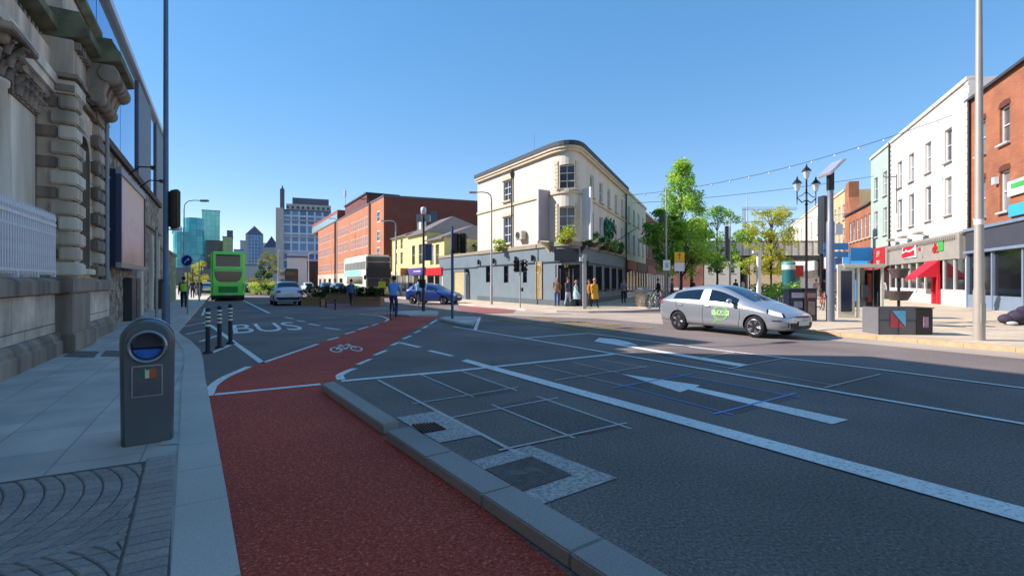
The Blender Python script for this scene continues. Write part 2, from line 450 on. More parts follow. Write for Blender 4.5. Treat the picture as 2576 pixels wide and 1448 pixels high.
# --- left footpath
lk = [A(-8, .12)] + g2([(605, 1448), (572, 1250), (546, 1110), (527, 1005), (516, 950), (511, 905), (503, 880), (480, 857), (452, 839)], .1) + [A(17.9, -1.15), A(19, -1.2), A(130, -1.15)]
lk = [Vector(p) for p in lk]
_, lin_ = kerb_strip('kerb_left', lk, .3, .11, granite)
sheet('footpath_left', ccw([A(-8, -3.6)] + [tuple(p) for p in lin_] + [A(130, -9), A(60, -9), A(52, -3.6)]), .1, slabs)
# fan-laid setts in front
sett = [specklemat('sett_%s' % k, c1, c2, 60, big=.12, bump=.3) for k, c1, c2 in (('a', (138, 127, 118), (188, 174, 163)), ('b', (146, 134, 124), (195, 180, 167)), ('c', (132, 122, 115), (182, 169, 159)))]
joint = mat('sett_joint', (100, 94, 88), .95, 0, .2, 30)
fan = MB(); W_ = 1.68; p_ = .108; rr = 1.25
sheet("sett_bed", ccw([A(-1.4, -3.04), A(-1.4, -.19), A(2.5, -.2), A(5.13, -.36), A(5.13, -3.04)]), .1035, joint)
rnd = random.Random(3)
def quadtop(mb, q, z, m):
    c = sum((Vector(x) for x in q), Vector((0, 0))) / 4
    q = [Vector(x) + (c - Vector(x)).normalized() * .007 for x in q]
    i = [Vector(x) + (c - Vector(x)).normalized() * .012 for x in q]
    vs = [(x.x, x.y, .104) for x in q] + [(x.x, x.y, z) for x in i]
    mb.mesh(vs, [(4, 5, 6, 7), (0, 1, 5, 4), (1, 2, 6, 5), (2, 3, 7, 6), (3, 0, 4, 7)], m)
def lin_n(sv):                                            # inner edge of the kerb at a given distance along the street
    for a, b in zip(lin_, lin_[1:]):
        sa, sb2 = a.dot(DA), b.dot(DA)
        if sa <= sv <= sb2: return a.dot(NA) + (b.dot(NA) - a.dot(NA)) * (sv - sa) / max(1e-6, sb2 - sa)
    return -.3
for band in range(4):
    s0 = 4.45 - band * W_; ns = 15
    for r in range(-8, 32):
        for j in range(ns):
            def pt(k, rw):
                t = -W_ / 2 + W_ * k / ns
                return A(s0 + t, -3.35 + rw * p_ + math.sqrt(rr * rr - t * t) - rr + .45)
            q = [pt(j, r), pt(j, r + 1), pt(j + 1, r + 1), pt(j + 1, r)]
            sm_ = s0 - W_ / 2 + W_ * (j + .5) / ns; nm = sum(x.dot(NA) for x in q) / 4
            if nm < -3.02 or sm_ > 5.12 or sm_ < -1.3: continue
            lim = lin_n(sm_) - .235
            if min(x.dot(NA) for x in q) > lim - .02: continue
            q = [x - NA * max(0, x.dot(NA) - lim) for x in q]
            if all(abs(x) < 90 for x in q[0]): quadtop(fan, [(x.x, x.y) for x in q][::-1] if False else [(x.x, x.y) for x in q], .110 + rnd.random() * .004, rnd.choice(sett))
for k in range(58):                                     # straight edging course beside the kerb
    s_ = -1.3 + k * .112
    def ne(x): return lin_n(x)
    quadtop(fan, [tuple(A(s_, ne(s_) - .23)), tuple(A(s_, ne(s_) - .01)), tuple(A(s_ + .106, ne(s_ + .106) - .01)), tuple(A(s_ + .106, ne(s_ + .106) - .23))], .112, rnd.choice(sett))
structure(fan, 'footpath_setts')
structure(MB().face([(*p.xy, .1065) for p in (G(398, 1120, .1), G(456, 1116, .1), G(457, 1084, .1), G(428, 1088, .1))], granite), 'footpath_patch')
iron = mat('cast_iron', (120, 110, 104), .7, .3, .25, 14, bump=.5, bscale=120)
for lab, pts in (('dark iron cover in the footpath nearest the wall pier', [(158, 897), (236, 899), (250, 884), (186, 883)]), ('dark iron cover in the footpath beside the litter bin', [(252, 896), (306, 897), (312, 882), (266, 881)])):
    t = thing('path_cover', lab, 'manhole cover', G(*pts[0], .1))
    MB().prism([tuple(x) for x in g2(pts, .1)], .1, .106, iron).build('cover_plate', t, world=True)
# --- red cycle track, kerb between track and road
def curve3(a, b, c, n=8): return [tuple((1 - t) ** 2 * a[k] + 2 * t * (1 - t) * b[k] + t * t * c[k] for k in (0, 1)) for t in [i / n for i in range(n + 1)]]
near = [A(-8, .13), A(-8, 1.62)]
redp = [tuple(x) for x in g2([(1432, 1448), (815, 966), (846, 958), (866, 938), (905, 915), (1030, 836), (1100, 799), (1096, 794.6), (1009, 791.8), (904, 789.5), (940, 793)] + curve3((962, 796), (985, 802), (970, 806), 4) + [(930, 818), (790, 866), (657, 912), (628, 921)] + curve3((590, 938), (545, 958), (527, 990), 4) + [(527, 1003), (546, 1110), (572, 1250), (605, 1448)])]
sheet('cycle_track', ccw([tuple(A(-8, 1.62))] + redp + [tuple(A(-8, .13))]), Z0, redlane)
kt = .11
granite_d = specklemat('granite_dark', (136, 128, 120), (192, 182, 170), 90, big=.22, bump=.3)
def kerbblock(name, tl, tr, bl, br):
    q = [Vector(x) for x in g2([tl, tr], kt)] + [Vector(br), Vector(bl)]
    return structure(MB().prism([tuple(x) for x in ccw([tuple(x) for x in q])], 0, kt, granite), name, bevel=.012)
b0, b1 = G(410, 0 + 1062, kt).xy, G(530 * .37464 + 804.7, 1057, kt).xy
structure(MB().prism([tuple(x) for x in g2([(808, 965), (840, 957), (1003, 1056), (962, 1068)], kt)], 0, kt, granite_d), 'kerb_divider', bevel=.012)
q0, q1 = Vector(G(969, 1082, .1).xy), Vector(G(999, 1074, .1).xy)
dq = (Vector(G(1525, 1448, .1).xy) - q0).normalized()
kb = MB()
for i in range(14):
    L0, L1 = i * .92 + .003, (i + 1) * .92 - .003
    kb.prism([tuple(q0 + dq * L0), tuple(q0 + dq * L1), tuple(q0 + dq * L1 + Vector((dq.y, -dq.x)) * -.27), tuple(q0 + dq * L0 + Vector((dq.y, -dq.x)) * -.27)], 0, .1 + .0004 * (i % 3), granite_d)
structure(kb, 'kerb_divider', bevel=.01)
# --- painted markings: polylines in ground metres from the photograph
def line(pts, w, m, z=Z1, name='road_marking', dash=None):
    P = [Vector(x) for x in g2(pts)]; mb = MB()
    for i in range(len(P) - 1):
        a, b = P[i], P[i + 1]; t = (b - a); L_ = t.length; t.normalize(); n = Vector((-t.y, t.x)) * w / 2
        e = min(w * .2, L_ * .3) if i else 0
        a2 = a - t * e * .3
        mb.face([(x.x, x.y, z + i * .0004) for x in (a2 - n, b - n, b + n, a2 + n)], m)
    return structure(mb, name)
def poly(pts, m, z=Z1, name='road_marking'):
    return sheet(name, ccw([tuple(x) for x in g2(pts)]), z, m)
def z3(x, y): return (429.2 + x * .27595, 724.2 + y * .27595)
def z4(x, y): return (804.7 + x * .37464, 905.3 + y * .37464)
def z5(x, y): return (1140 + x * .41652, 751.1 + y * .41652)
line([(523, 996)] + curve3((534, 972), (556, 950), (596, 936), 5) + [(626, 922.5)], .13, paint_w)
line([(540, 992.5), (806, 966.5)], .13, paint_w)
line([z3(835, 684), z3(1340, 512)], .1, paint_w)
for a, b in (((1430, 476), (1530, 450)), ((1590, 420), (1680, 396)), ((1710, 381), (1800, 352)), ((1830, 344), (1890, 326))): line([z3(*a), z3(*b)], .1, paint_w)
line([z3(1955, 305)] + curve3(z3(1985, 288), z3(1960, 262), z3(1880, 252), 4) + [z3(1715, 238)], .1, paint_w)
line([(858, 955)] + curve3(z3(1535, 800), z3(1590, 762), z3(1680, 735), 4), .13, paint_w)
for a, b in (((1705, 698), (1825, 648)), ((1858, 613), (1965, 570)), ((2012, 523), (2085, 495)), ((2120, 465), (2190, 436)), ((2222, 410), (2275, 388)), ((2300, 366), (2340, 347)), ((2365, 328), (2425, 290))): line([z3(*a), z3(*b)], .1, paint_w)
for a, b in (((2095, 500), (2270, 542)), ((2355, 571), (2570, 622))): line([z3(*a), z3(*b)], .12, paint_w)
for a, b in (((1040, 267), (1120, 281)), ((1150, 297), (1230, 309)), ((1258, 327), (1355, 343)), ((1402, 362), (1540, 381)), ((660, 112), (900, 230))): line([z3(*a), z3(*b)], .13, paint_w)
line([z3(370, 345), z3(835, 684)], .12, paint_w)
for a, b in (((110, 352), (325, 312)), ((140, 422), (325, 384)), ((265, 490), (420, 436)), ((375, 592), (545, 520))): line([z3(*a), z3(*b)], .1, paint_w)
line([z3(287, 252), z3(318, 182)], .1, paint_w); line([z3(295, 315), z3(372, 346)], .1, paint_w, Z2)
line([z3(1555, 850), z5(0, 438), z5(975, 335)], .14, paint_w)
poly([z5(82, 368), (2580, 1280), (2580, 1318), z5(45, 378)], paint_w, Z2)
line([z5(0, 170), z5(410, 238), z5(975, 335), z5(2576, 610)], .1, paint_w, Z2)
line([(2213, 1005), (2580, 1068)], .1, paint_w, Z2)
line([z5(410, 240), z5(812, 209)], .12, paint_w); line([z5(810, 209), z5(1420, 290), z5(2576, 430), (2580, 978)], .09, paint_w, Z2)
poly([z5(150, 112), z5(168, 112), z5(142, 190), z5(120, 190)], paint_w, Z2)
line([z5(160, 112), z5(840, 206)], .1, paint_y, Z2 + .004)
for a, b in (((840, 206), (1210, 176)), ((480, 112), (1160, 180)), ((820, 190), (520, 118)), ((600, 166), (830, 140)), ((330, 132), (560, 112)), ((700, 186), (1000, 158)), ((1010, 195), (700, 138))): line([z5(*a), z5(*b)], .1, paint_y, Z1 + .002)
# arrows
poly([z5(1010, 454), z5(1370, 566), z5(1418, 549), z5(2287, 760), z5(2385, 733), z5(1465, 536), z5(1490, 524)][::1], paint_w)
poly([z5(850, 258), z5(905, 268), z5(960, 276), z5(1730, 411), z5(1795, 402), z5(1010, 276), z5(1120, 284), z5(1060, 262), z5(985, 246), z5(880, 236)], paint_w)
# survey chalk
for pts in ([(390, 135), (720, 310), (1310, 620), (1370, 640)],): line([z4(*p) for p in pts], .05, chalk)
for pts in ([(680, 100), (1030, 250)], [(950, 76), (1320, 206)], [(1150, 300), (1710, 527)], [(1455, 245), (2090, 465)]): line([z4(*p) for p in pts], .035, chalk)
for pts in ([(620, 297), (1010, 237), (1330, 184)], [(880, 390), (1230, 325), (1600, 255)], [(1200, 610), (1690, 505), (2060, 425)]): line([z4(*p) for p in pts], .035, chalk, Z1 + .003)
for pts in ([(490, 400), (1040, 530)], [(720, 385), (1000, 450)], [(890, 370), (1180, 420)], [(1030, 315), (2340, 530)], [(1420, 292), (1700, 330)]): line([z5(*p) for p in pts], .035, chalk)
for pts in ([(610, 495), (1170, 410)], [(1660, 425), (2000, 360)], [(2240, 540), (2576, 458)], [(1480, 360), (1700, 322)]): line([z5(*p) for p in pts], .04, chalk, Z1 + .003)
for pts in ([(1040, 530), (1700, 705)], [(1350, 455), (2100, 598)]): line([z5(*p) for p in pts], .035, chalkb)
for pts in ([(960, 542), (1440, 455)], [(1570, 700), (2070, 572)]): line([z5(*p) for p in pts], .04, chalkb, Z1 + .003)
# dark reinstatement patches inside the chalk outlines
patchm = specklemat('patch_asphalt', (72, 64, 60), (146, 133, 124), 42, big=.2, bump=.6, lo=.40, hi=.64, c3=(190, 180, 168))
poly([z4(680, 100), z4(950, 76), z4(1320, 206), z4(1030, 250)], patchm, Z0, 'road_patch')
poly([z4(1175, 312), z4(1475, 250), z4(2050, 450), z4(1690, 515)], patchm, Z0, 'road_patch')
poly([z5(1040, 530), z5(1350, 458), z5(2090, 590), z5(1690, 700)], patchm, Z0, 'road_patch')
poly([z5(1040, 316), z5(1420, 292), z5(2000, 365), z5(1680, 425)], patchm, Z0, 'road_patch')
# gully surrounds, grate, chamber cover
poly([z4(510, 388), z4(780, 345), z4(1075, 505), z4(800, 558)], concrete, Z1, 'road_patch')
poly([z4(1015, 682), z4(1410, 575), z4(1995, 795), z4(1490, 972)], concrete, Z1, 'road_patch')
rust = mat('rusty_iron', (92, 66, 56), .8, .2, .3, 20, bump=.4)
pit = mat('pit', (14, 14, 15), .9, 0, .1, 4)
gq = [Vector(x) for x in g2([z4(615, 440), z4(775, 428), z4(850, 470), z4(690, 497)])]
t = thing('drain_grate', 'small rusty drain grate in a pale concrete patch by the kerb', 'drain', (gq[0].x, gq[0].y, 0))
MB().face([(p.x, p.y, Z2) for p in ccw([tuple(x) for x in gq]) and gq[::-1]], pit).build('pit', t, world=True)
gb = MB()
for k in range(7):
    f = (k + .15) / 7; f2 = f + .08
    gb.prism([tuple(gq[0].lerp(gq[1], f)), tuple(gq[0].lerp(gq[1], f2)), tuple(gq[3].lerp(gq[2], f2)), tuple(gq[3].lerp(gq[2], f))], Z2 + .002, Z2 + .012, rust)
gb.build('grate', t, world=True)
cq = [Vector(x) for x in g2([z4(1110, 742), z4(1420, 655), z4(1690, 780), z4(1350, 892)])]
t = thing('manhole_cover', 'large ribbed iron chamber cover in concrete surround by the kerb', 'manhole cover', (cq[0].x, cq[0].y, 0))
MB().prism([tuple(x) for x in cq], Z1 + .001, Z2 + .002, iron).build('cover_plate', t, world=True)
rb = MB()
for k in range(18):
    f = (k + .2) / 18; f2 = f + .022
    rb.prism([tuple(cq[0].lerp(cq[1], f).lerp(cq[3].lerp(cq[2], f), .03)), tuple(cq[0].lerp(cq[1], f2).lerp(cq[3].lerp(cq[2], f2), .03)), tuple(cq[3].lerp(cq[2], f2)), tuple(cq[3].lerp(cq[2], f))], Z2 + .002, Z2 + .008, iron)
for k in range(18):
    f = (k + .2) / 18; f2 = f + .022
    rb.prism([tuple(cq[0].lerp(cq[3], f)), tuple(cq[0].lerp(cq[3], f2)), tuple(cq[1].lerp(cq[2], f2)), tuple(cq[1].lerp(cq[2], f))], Z2 + .0025, Z2 + .0085, iron)
rb.build('ribs', t, world=True)
pl = MB()
for fx, fy in ((.35, .45), (.62, .5)):
    c = cq[0].lerp(cq[1], fx).lerp(cq[3].lerp(cq[2], fx), fy)
    pl.prism([(c.x - .07, c.y - .04), (c.x + .07, c.y - .04), (c.x + .07, c.y + .04), (c.x - .07, c.y + .04)], Z2, Z2 + .009, iron)
pl.build('key_plate', t, world=True)
# road lettering and cycle symbol
def ground_text(body, p00, p10, p01, name):              # text box laid on the ground from corner p00 along p10 and up p01
    me = text_mesh(body, 1.0, paint_w, 0)
    xs = [v.co.x for v in me.vertices]; ys = [v.co.y for v in me.vertices]
    o, ex, ey = Vector(p00), Vector(p10) - Vector(p00), Vector(p01) - Vector(p00)
    for v in me.vertices:
        q = o + ex * ((v.co.x - min(xs)) / (max(xs) - min(xs))) + ey * ((v.co.y - min(ys)) / (max(ys) - min(ys)))
        v.co = (q.x, q.y, Z1)
    ob = bpy.data.objects.new(name, me); col.objects.link(ob); tag(ob, kind='structure')
tb = g2([z3(575, 418), z3(1225, 378), z3(600, 318)])
tr_ = g2([z3(1150, 296)])[0]
ground_text('BUS', tb[0], tb[1], tb[0] + (DA * 3.6), 'road_lettering')
bc = g2([z3(1590, 545)])[0]
ex = (g2([z3(1740, 545)])[0] - g2([z3(1450, 560)])[0]); Lx = ex.length; ex.normalize(); ey = Vector((-ex.y, ex.x)); hy = (g2([z3(1620, 505)])[0] - g2([z3(1600, 580)])[0]).length
def bs(x, y): q = bc + ex * x * Lx / 1.9 + ey * y * hy / 1.15; return (q.x, q.y)
sym = MB()
def bl(a, b, w=.07):
    a, b = Vector(a), Vector(b); t = (b - a).normalized(); n = Vector((-t.y, t.x)) * w / 2
    sym.face([(*bs(*x), Z1 + len(sym.f) * .00012) for x in (a - n, b - n, b + n, a + n)], paint_w)
for cx in (-.6, .6):
    for k in range(16):
        a, b = 2 * math.pi * k / 16, 2 * math.pi * (k + 1) / 16
        sym.face([(*bs(cx + r * math.cos(x), -.2 + r * math.sin(x)), Z1) for x, r in ((a, .36), (b, .36), (b, .27), (a, .27))][::-1], paint_w)
for a, b in (((-.6, -.2), (-.2, .3)), ((-.2, .3), (.4, .32)), ((.4, .32), (0, -.2)), ((0, -.2), (-.2, .3)), ((-.6, -.2), (0, -.2)), ((.6, -.2), (.36, .5)), ((.2, .52), (.4, .5)), ((-.34, .42), (-.06, .42))): bl(a, b)
structure(sym, 'cycle_symbol')
# --- islands and far side
def island(name, pts, z=.1, m=None):
    q = ccw([tuple(x) for x in g2(pts, z)])
    structure(MB().prism(q, 0, z, granite), name + '_kerb', bevel=.02)
    c = sum((Vector(x) for x in q), Vector((0, 0))) / len(q)
    sheet(name, [tuple(c + (Vector(x) - c) * .9) for x in q], z + .004, m or slabs)
island('traffic_island', [(972, 787), (1000, 782), (1060, 780), (1098, 781), (1103, 785), (1098, 791), (1030, 792)])
island('traffic_island', [(1104, 800), (1118, 796), (1160, 795), (1200, 796), (1200, 800), (1188, 816), (1160, 813)])
sunlit_buff = specklemat('sunlit_buff_asphalt', (150, 136, 118), (206, 190, 166), 40, big=.15, bump=.4)  # buff road tint with sunlit brightness put into its colour
poly([(1150, 773), (1310, 780), (1480, 786), (1662, 788), (1668, 815), (1500, 801), (1300, 794), (1180, 788)], sunlit_buff, .002, 'sunlit_road')
sheet('sunlit_road', ccw([tuple(A(12, 15.2)), tuple(A(8.6, 15.49)), tuple(A(4, 15.54)), tuple(A(-30, 15.59)), tuple(A(-30, 14.4)), tuple(A(12, 14.3))]), .002, sunlit_buff)
redfar = specklemat('worn_red', (120, 70, 66), (165, 112, 104), 40, big=.25)
poly([(1150, 772), (1210, 768.5), (1300, 779), (1290, 787), (1205, 790), (1160, 783)], redfar, Z0, 'cycle_track')
poly([(800, 771), (880, 762), (948, 766), (950, 772), (870, 780), (830, 777)], redfar, Z0, 'cycle_track')
line([(805, 778), (960, 775), (1000, 772)], .1, paint_w, Z1); line([(940, 789), (1008, 791.2)], .1, paint_w, Z2)
pk = [Vector(A(140, 15)), Vector(A(60, 15))] + [Vector(x) for x in g2([(1192, 767), (1274, 772.5), (1320, 777), (1400, 780.5), (1480, 782)], .1)]
e_ = pk[-1]; pk += [e_ + Vector((2.2, .4)), e_ + Vector((4.2, 1.9)), e_ + Vector((5.2, 4.2)), e_ + Vector((5.2, 4.2)) + DT * 90]
kerb_strip('kerb_pub', pk, .3, .115, granite)
q_ = []
for i in range(len(pk)):
    tt = (pk[min(i + 1, len(pk) - 1)] - pk[max(i - 1, 0)]).normalized(); q_.append(tuple(pk[i] + Vector((-tt.y, tt.x)) * .3))
sheet('footpath_pub', ccw(q_ + [tuple(A(140, 40))]), .1, tanpave)
rk = [Vector((9.4, 17.6)) + DT * 90, Vector((9.4, 17.6)), Vector((8.9, 16.2)), Vector((9.1, 15.2)), Vector(A(8.6, 15.5)), Vector(A(4, 15.55)), Vector(A(-30, 15.6))]
kerb_strip('kerb_right', rk, .3, .115, mat('tan_granite', (205, 172, 130), .85, 0, .15, 8, bump=.2))
q_ = []
for i in range(len(rk)):
    tt = (rk[min(i + 1, len(rk) - 1)] - rk[max(i - 1, 0)]).normalized(); q_.append(tuple(rk[i] + Vector((-tt.y, tt.x)) * .3))
sheet('footpath_right', ccw(q_ + [(60, -30), (70, 40), (90, 110)]), .1, tanpave)
# ================================================================ left side: station, screen building, rubble wall
ashlar = brickmat('ashlar', (208, 190, 166), (224, 206, 182), (110, 98, 86), 1.7, .62, .010, var=.42, nscale=1.3, bump=.5)
stone = mat('weathered_stone', (206, 187, 162), .85, 0, .46, 1.9, bump=.35, bscale=30, streak=True)
stoned = mat('sooty_stone', (148, 132, 114), .88, 0, .55, 2.2, bump=.5, bscale=24, streak=True)
mossy = mat('mossy_stone', (108, 108, 82), .9, 0, .45, 2.5, bump=.5, bscale=24)
stonel = mat('pale_stone', (226, 210, 186), .85, 0, .38, 1.4, bump=.25, bscale=30, streak=True)
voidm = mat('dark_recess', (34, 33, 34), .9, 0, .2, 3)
st = thing('station_building', 'old grey stone railway building with column, quoins and deep bracketed cornice', 'building', (*A(16.3, -3.3), .1))
def sb(mb, s0, s1, n0, n1, z0, z1, m):
    return mb.prism([tuple(x) for x in (A(s0, n0), A(s1, n0), A(s1, n1), A(s0, n1))], z0, z1, m)
END = 19.6
w = MB()
sb(w, -20, 16.27, -5.0, -3.98, .1, 7.0, ashlar)               # recessed main front
sb(w, -20, END, -14, -5.0, .1, 7.0, stoned)
w.build('wall', st, world=True)
# pavilion wall with a real arched niche opening
na, nb, nz, nr = 17.25, 18.45, 1.95, .6
pv = MB(); wall(pv, [A(16.27, -3.3), A(END, -3.3)], .1, 6.9, [(na - 16.27, nb - 16.27, nz, 5.6)], ashlar, .45, stoned)
cs_ = (na + nb) / 2
NQ = 10
for i in range(NQ):                                        # spandrels that turn the opening head into an arch
    for sgn in (-1, 1):
        a0, a1 = math.pi / 2 * i / NQ, math.pi / 2 * (i + 1) / NQ
        x0, x1 = math.sin(a0) * nr, math.sin(a1) * nr; y0, y1 = 5.0 + math.cos(a0) * nr, 5.0 + math.cos(a1) * nr
        P = [A(cs_ + sgn * x0, -3.3, y0), A(cs_ + sgn * x1, -3.3, y1), A(cs_ + sgn * x1, -3.3, 5.6), A(cs_ + sgn * x0, -3.3, 5.6)]
        pv.face(P if sgn < 0 else P[::-1], stone)
        P = [A(cs_ + sgn * x0, -3.3, y0), A(cs_ + sgn * x1, -3.3, y1), A(cs_ + sgn * x1, -3.75, y1), A(cs_ + sgn * x0, -3.75, y0)]
        pv.face(P, stoned)
pv.face([A(na, -3.74, nz), A(nb, -3.74, nz), A(nb, -3.74, 5.6), A(na, -3.74, 5.6)], stone)
sb(pv, 16.27, END, -5, -3.9, .1, 6.9, stone)
pv.face([A(16.27, -3.98, .1), A(16.27, -3.3, .1), A(16.27, -3.3, 6.9), A(16.27, -3.98, 6.9)], stone)
pv.face([A(END, -3.3, .1), A(END, -5, .1), A(END, -5, 6.9), A(END, -3.3, 6.9)], stone)
pv.build('pavilion_wall', st, world=True)
sb(MB(), na - .1, nb + .1, -3.72, -3.18, nz - .16, nz, stonel).build('niche_sill', st, world=True, bevel=.02)
# rusticated quoins: real blocks with deep joints
k = 0; z = 1.75
while z < 6.5:
    h = .375; long_ = k % 2 == 0
    qm = MB()
    L_ = .98 if long_ else .62
    sb(qm, 16.15, 16.15 + L_ if L_ < .99 else na - .05, -3.66 if long_ else -3.5, -3.14, z, z + h - .05, stone if k % 3 else stonel)
    qm.build('quoin', st, world=True, bevel=.035, seg=2)
    qm = MB(); sb(qm, (nb + .06) if long_ else nb + .3, END + .04, -3.5, -3.14, z, z + h - .05, stone if k % 2 else stoned)
    qm.build('quoin', st, world=True, bevel=.035, seg=2)
    if not long_: 
        qm = MB(); sb(qm, 16.2, 16.8, -3.96, -3.53, z + .02, z + h - .07, stoned); qm.build('quoin', st, world=True, bevel=.03)
    z += h; k += 1
# plinth wall, base mouldings and pier
plm = MB(); sb(plm, -20, END + .05, -4.2, -3.05, .1, 1.42, ashlar)
plm.build('plinth', st, world=True)
cp = MB(); cp.ext([(0, 1.36), (0, 1.60), (-.1, 1.66), (-.3, 1.68), (-.9, 1.68), (-.9, 1.36)], -20, END + .1, stoned, Matrix(((NA.x, DA.x, 0, A(0, -2.93).x), (NA.y, DA.y, 0, A(0, -2.93).y), (0, 0, 1, 0), (0, 0, 0, 1)))); cp.build('plinth_coping', st, world=True)
MA = lambda n: Matrix(((NA.x, DA.x, 0, A(0, n).x), (NA.y, DA.y, 0, A(0, n).y), (0, 0, 1, 0), (0, 0, 0, 1)))
bm_ = MB(); bm_.ext([(0, .1), (0, .36), (-.05, .40), (-.05, .46), (-.12, .54), (-.5, .54), (-.5, .1)], -20, END + .08, stoned, MA(-2.86)); bm_.build('base_moulding', st, world=True)
pr = MB(); sb(pr, 13.9, 15.6, -3.4, -2.78, .1, 1.36, stoned); sb(pr, 13.7, 15.8, -3.4, -2.7, .1, .5, stoned); sb(pr, 13.75, 15.75, -3.5, -2.74, 1.36, 1.69, stoned); pr.build('pier', st, world=True, bevel=.03)
# engaged column and pilaster on the recessed front
cl = MB(); c = A(13.15, -3.95)
cl.lathe((c.x, c.y, 0), [(.52, 1.68), (.52, 1.85), (.46, 1.9), (.5, 2.0), (.43, 2.1), (.42, 4.0), (.36, 5.35), (.4, 5.38), (.4, 5.46), (.36, 5.48)], stonel, 28); cl.build('column', st, world=True)
def capital(c, w_, z0):
    q = MB(); rn = random.Random(4)
    q.lathe((c.x, c.y, 0), [(w_ * .75, z0), (w_ * .85, z0 + .35), (w_ * 1.15, z0 + .68)], stoned, 20)
    for row in range(3):
        for i in range(10):
            a = 2 * math.pi * (i + row * .5) / 10; r_ = w_ * (.85 + row * .14)
            b0_ = Vector((c.x + math.cos(a) * r_, c.y + math.sin(a) * r_, z0 + .02 + row * .2))
            o = Vector((math.cos(a), math.sin(a), 0))
            q.tube([b0_, b0_ + Vector((0, 0, .14)) + o * .03, b0_ + Vector((0, 0, .24)) + o * .12, b0_ + Vector((0, 0, .2)) + o * .2], [.07, .075, .06, .03], stoned, 6)
    for sx_ in (-1, 1):
        for sy_ in (-1, 1):
            d = DA * sx_ + NA * sy_
            q.ball((c.x + d.x * w_ * .95, c.y + d.y * w_ * .95, z0 + .66), .13, stoned, 10, 6)
    return q
capital(c, .42, 5.48).build('capital', st, world=True)
cq_ = MB(); sb(cq_, 12.4, 13.9, -4.6, -3.3, 6.2, 6.34, stoned); cq_.build('abacus', st, world=True, bevel=.02)
pt_ = MB(); sb(pt_, 14.35, 15.95, -4.1, -3.86, 1.68, 5.55, stonel); sb(pt_, 14.25, 16.05, -4.1, -3.8, 1.68, 1.95, stonel); pt_.build('pilaster', st, world=True, bevel=.015)
pc = MB(); sb(pc, 14.3, 16.0, -4.1, -3.82, 5.55, 6.0, stoned)
for i in range(5):
    for r_ in range(2):
        b0_ = A(14.5 + i * .32, -3.8, 5.58 + r_ * .2); o = Vector((*NA, 0))
        pc.tube([b0_, b0_ + Vector((0, 0, .16)) + o * .02, b0_ + Vector((0, 0, .26)) + o * .12, b0_ + Vector((0, 0, .2)) + o * .19], [.09, .09, .07, .03], stoned, 6)
sb(pc, 14.15, 16.1, -4.1, -3.62, 6.05, 6.22, stoned)
pc.build('capital', st, world=True)
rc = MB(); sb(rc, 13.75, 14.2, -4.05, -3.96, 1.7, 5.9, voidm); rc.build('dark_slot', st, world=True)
# entablature: architrave, frieze, stepped cornice, brackets, attic
en = MB(); sb(en, -20, 16.2, -5, -3.55, 6.22, 6.42, stonel); sb(en, -20, 16.2, -5, -3.5, 6.43, 6.66, stonel); sb(en, -20, 16.2, -5, -3.62, 6.66, 7.25, stone)
en.build('architrave', st, world=True)
pf = MB(); sb(pf, 16.05, END + .02, -5, -3.1, 6.62, 6.72, stoned); sb(pf, 16.1, END + .02, -5, -3.18, 6.3, 6.45, stoned); sb(pf, 16.18, END, -5, -3.22, 6.72, 7.6, stone); pf.build('frieze', st, world=True)
prof = [(0, 7.78), (0, 8.0), (-.06, 8.06), (-.14, 8.2), (-.2, 8.26), (-.2, 8.34), (-1.6, 8.34), (-1.6, 7.3), (-.75, 7.3), (-.7, 7.5), (-.62, 7.62), (-.2, 7.72)]
for s0, s1, n in ((-20, 16.45, -3.5), (16.2, 17.8, -2.9), (17.55, END + .35, -2.46)):
    MB().ext(prof, s0, s1, mossy, MA(n)).build('cornice', st, world=True)
dn = MB()
for i in range(60): sb(dn, 16.0 - i * .28, 16.14 - i * .28, -4.3, -3.78, 7.42, 7.6, stoned)
for i in range(5): sb(dn, 16.3 + i * .26, 16.43 + i * .26, -4.0, -3.1, 7.42, 7.6, stoned)
dn.build('dentils', st, world=True)
for sc_ in (17.75, 18.35, 18.95, 19.4):                  # scrolled brackets under the deepest cornice
    b = MB(); ww = .19
    b.ext([(0, 7.62), (.62, 7.62), (.7, 7.5), (.66, 7.3), (.5, 7.18), (.42, 6.98), (.36, 6.72), (.2, 6.55), (.06, 6.5), (0, 6.55)], sc_ - ww, sc_ + ww, stoned, MA(-3.24))
    for x_, z_, r_ in ((.5, 7.36, .24), (.22, 6.72, .2)):
        b.ext([(x_ + r_ * math.cos(t), z_ + r_ * math.sin(t)) for t in [2 * math.pi * i / 14 for i in range(14)]], sc_ - ww - .05, sc_ + ww + .05, stoned, MA(-3.24), True)
    b.build('bracket', st, world=True, bevel=.02)
at_ = MB(); sb(at_, -20, 16.2, -6, -4.15, 8.34, 9.15, ashlar); sb(at_, 16.2, END, -6, -3.42, 8.34, 9.1, stonel)
at_.build('attic', st, world=True)
for s0, s1, n in ((-20, 16.3, -3.98), (16.1, END + .12, -3.22)):
    MB().ext([(0, 9.18), (0, 9.3), (-.08, 9.36), (-1.5, 9.36), (-1.5, 9.05), (-.14, 9.05)], s0, s1, mossy, MA(n)).build('attic_coping', st, world=True)
up = MB(); sb(up, -24, 17.4, -16, -4.6, 7.0, 14.9, ashlar); up.build('upper_storey', st, world=True)  # mostly unseen mass, raised and run rearward to shade the foreground
ped = MB(); sb(ped, 17.0, 18.9, -5.4, -3.7, 9.36, 10.6, stonel); ped.build('pedestal', st, world=True, bevel=.03)
pp = MB(); pp.tube([A(END + .12, -3.12, 1.0), A(END + .12, -3.12, 7.2)], .065, mat('pipe_grey', (150, 150, 152), .5, 0, .08, 4), 10)
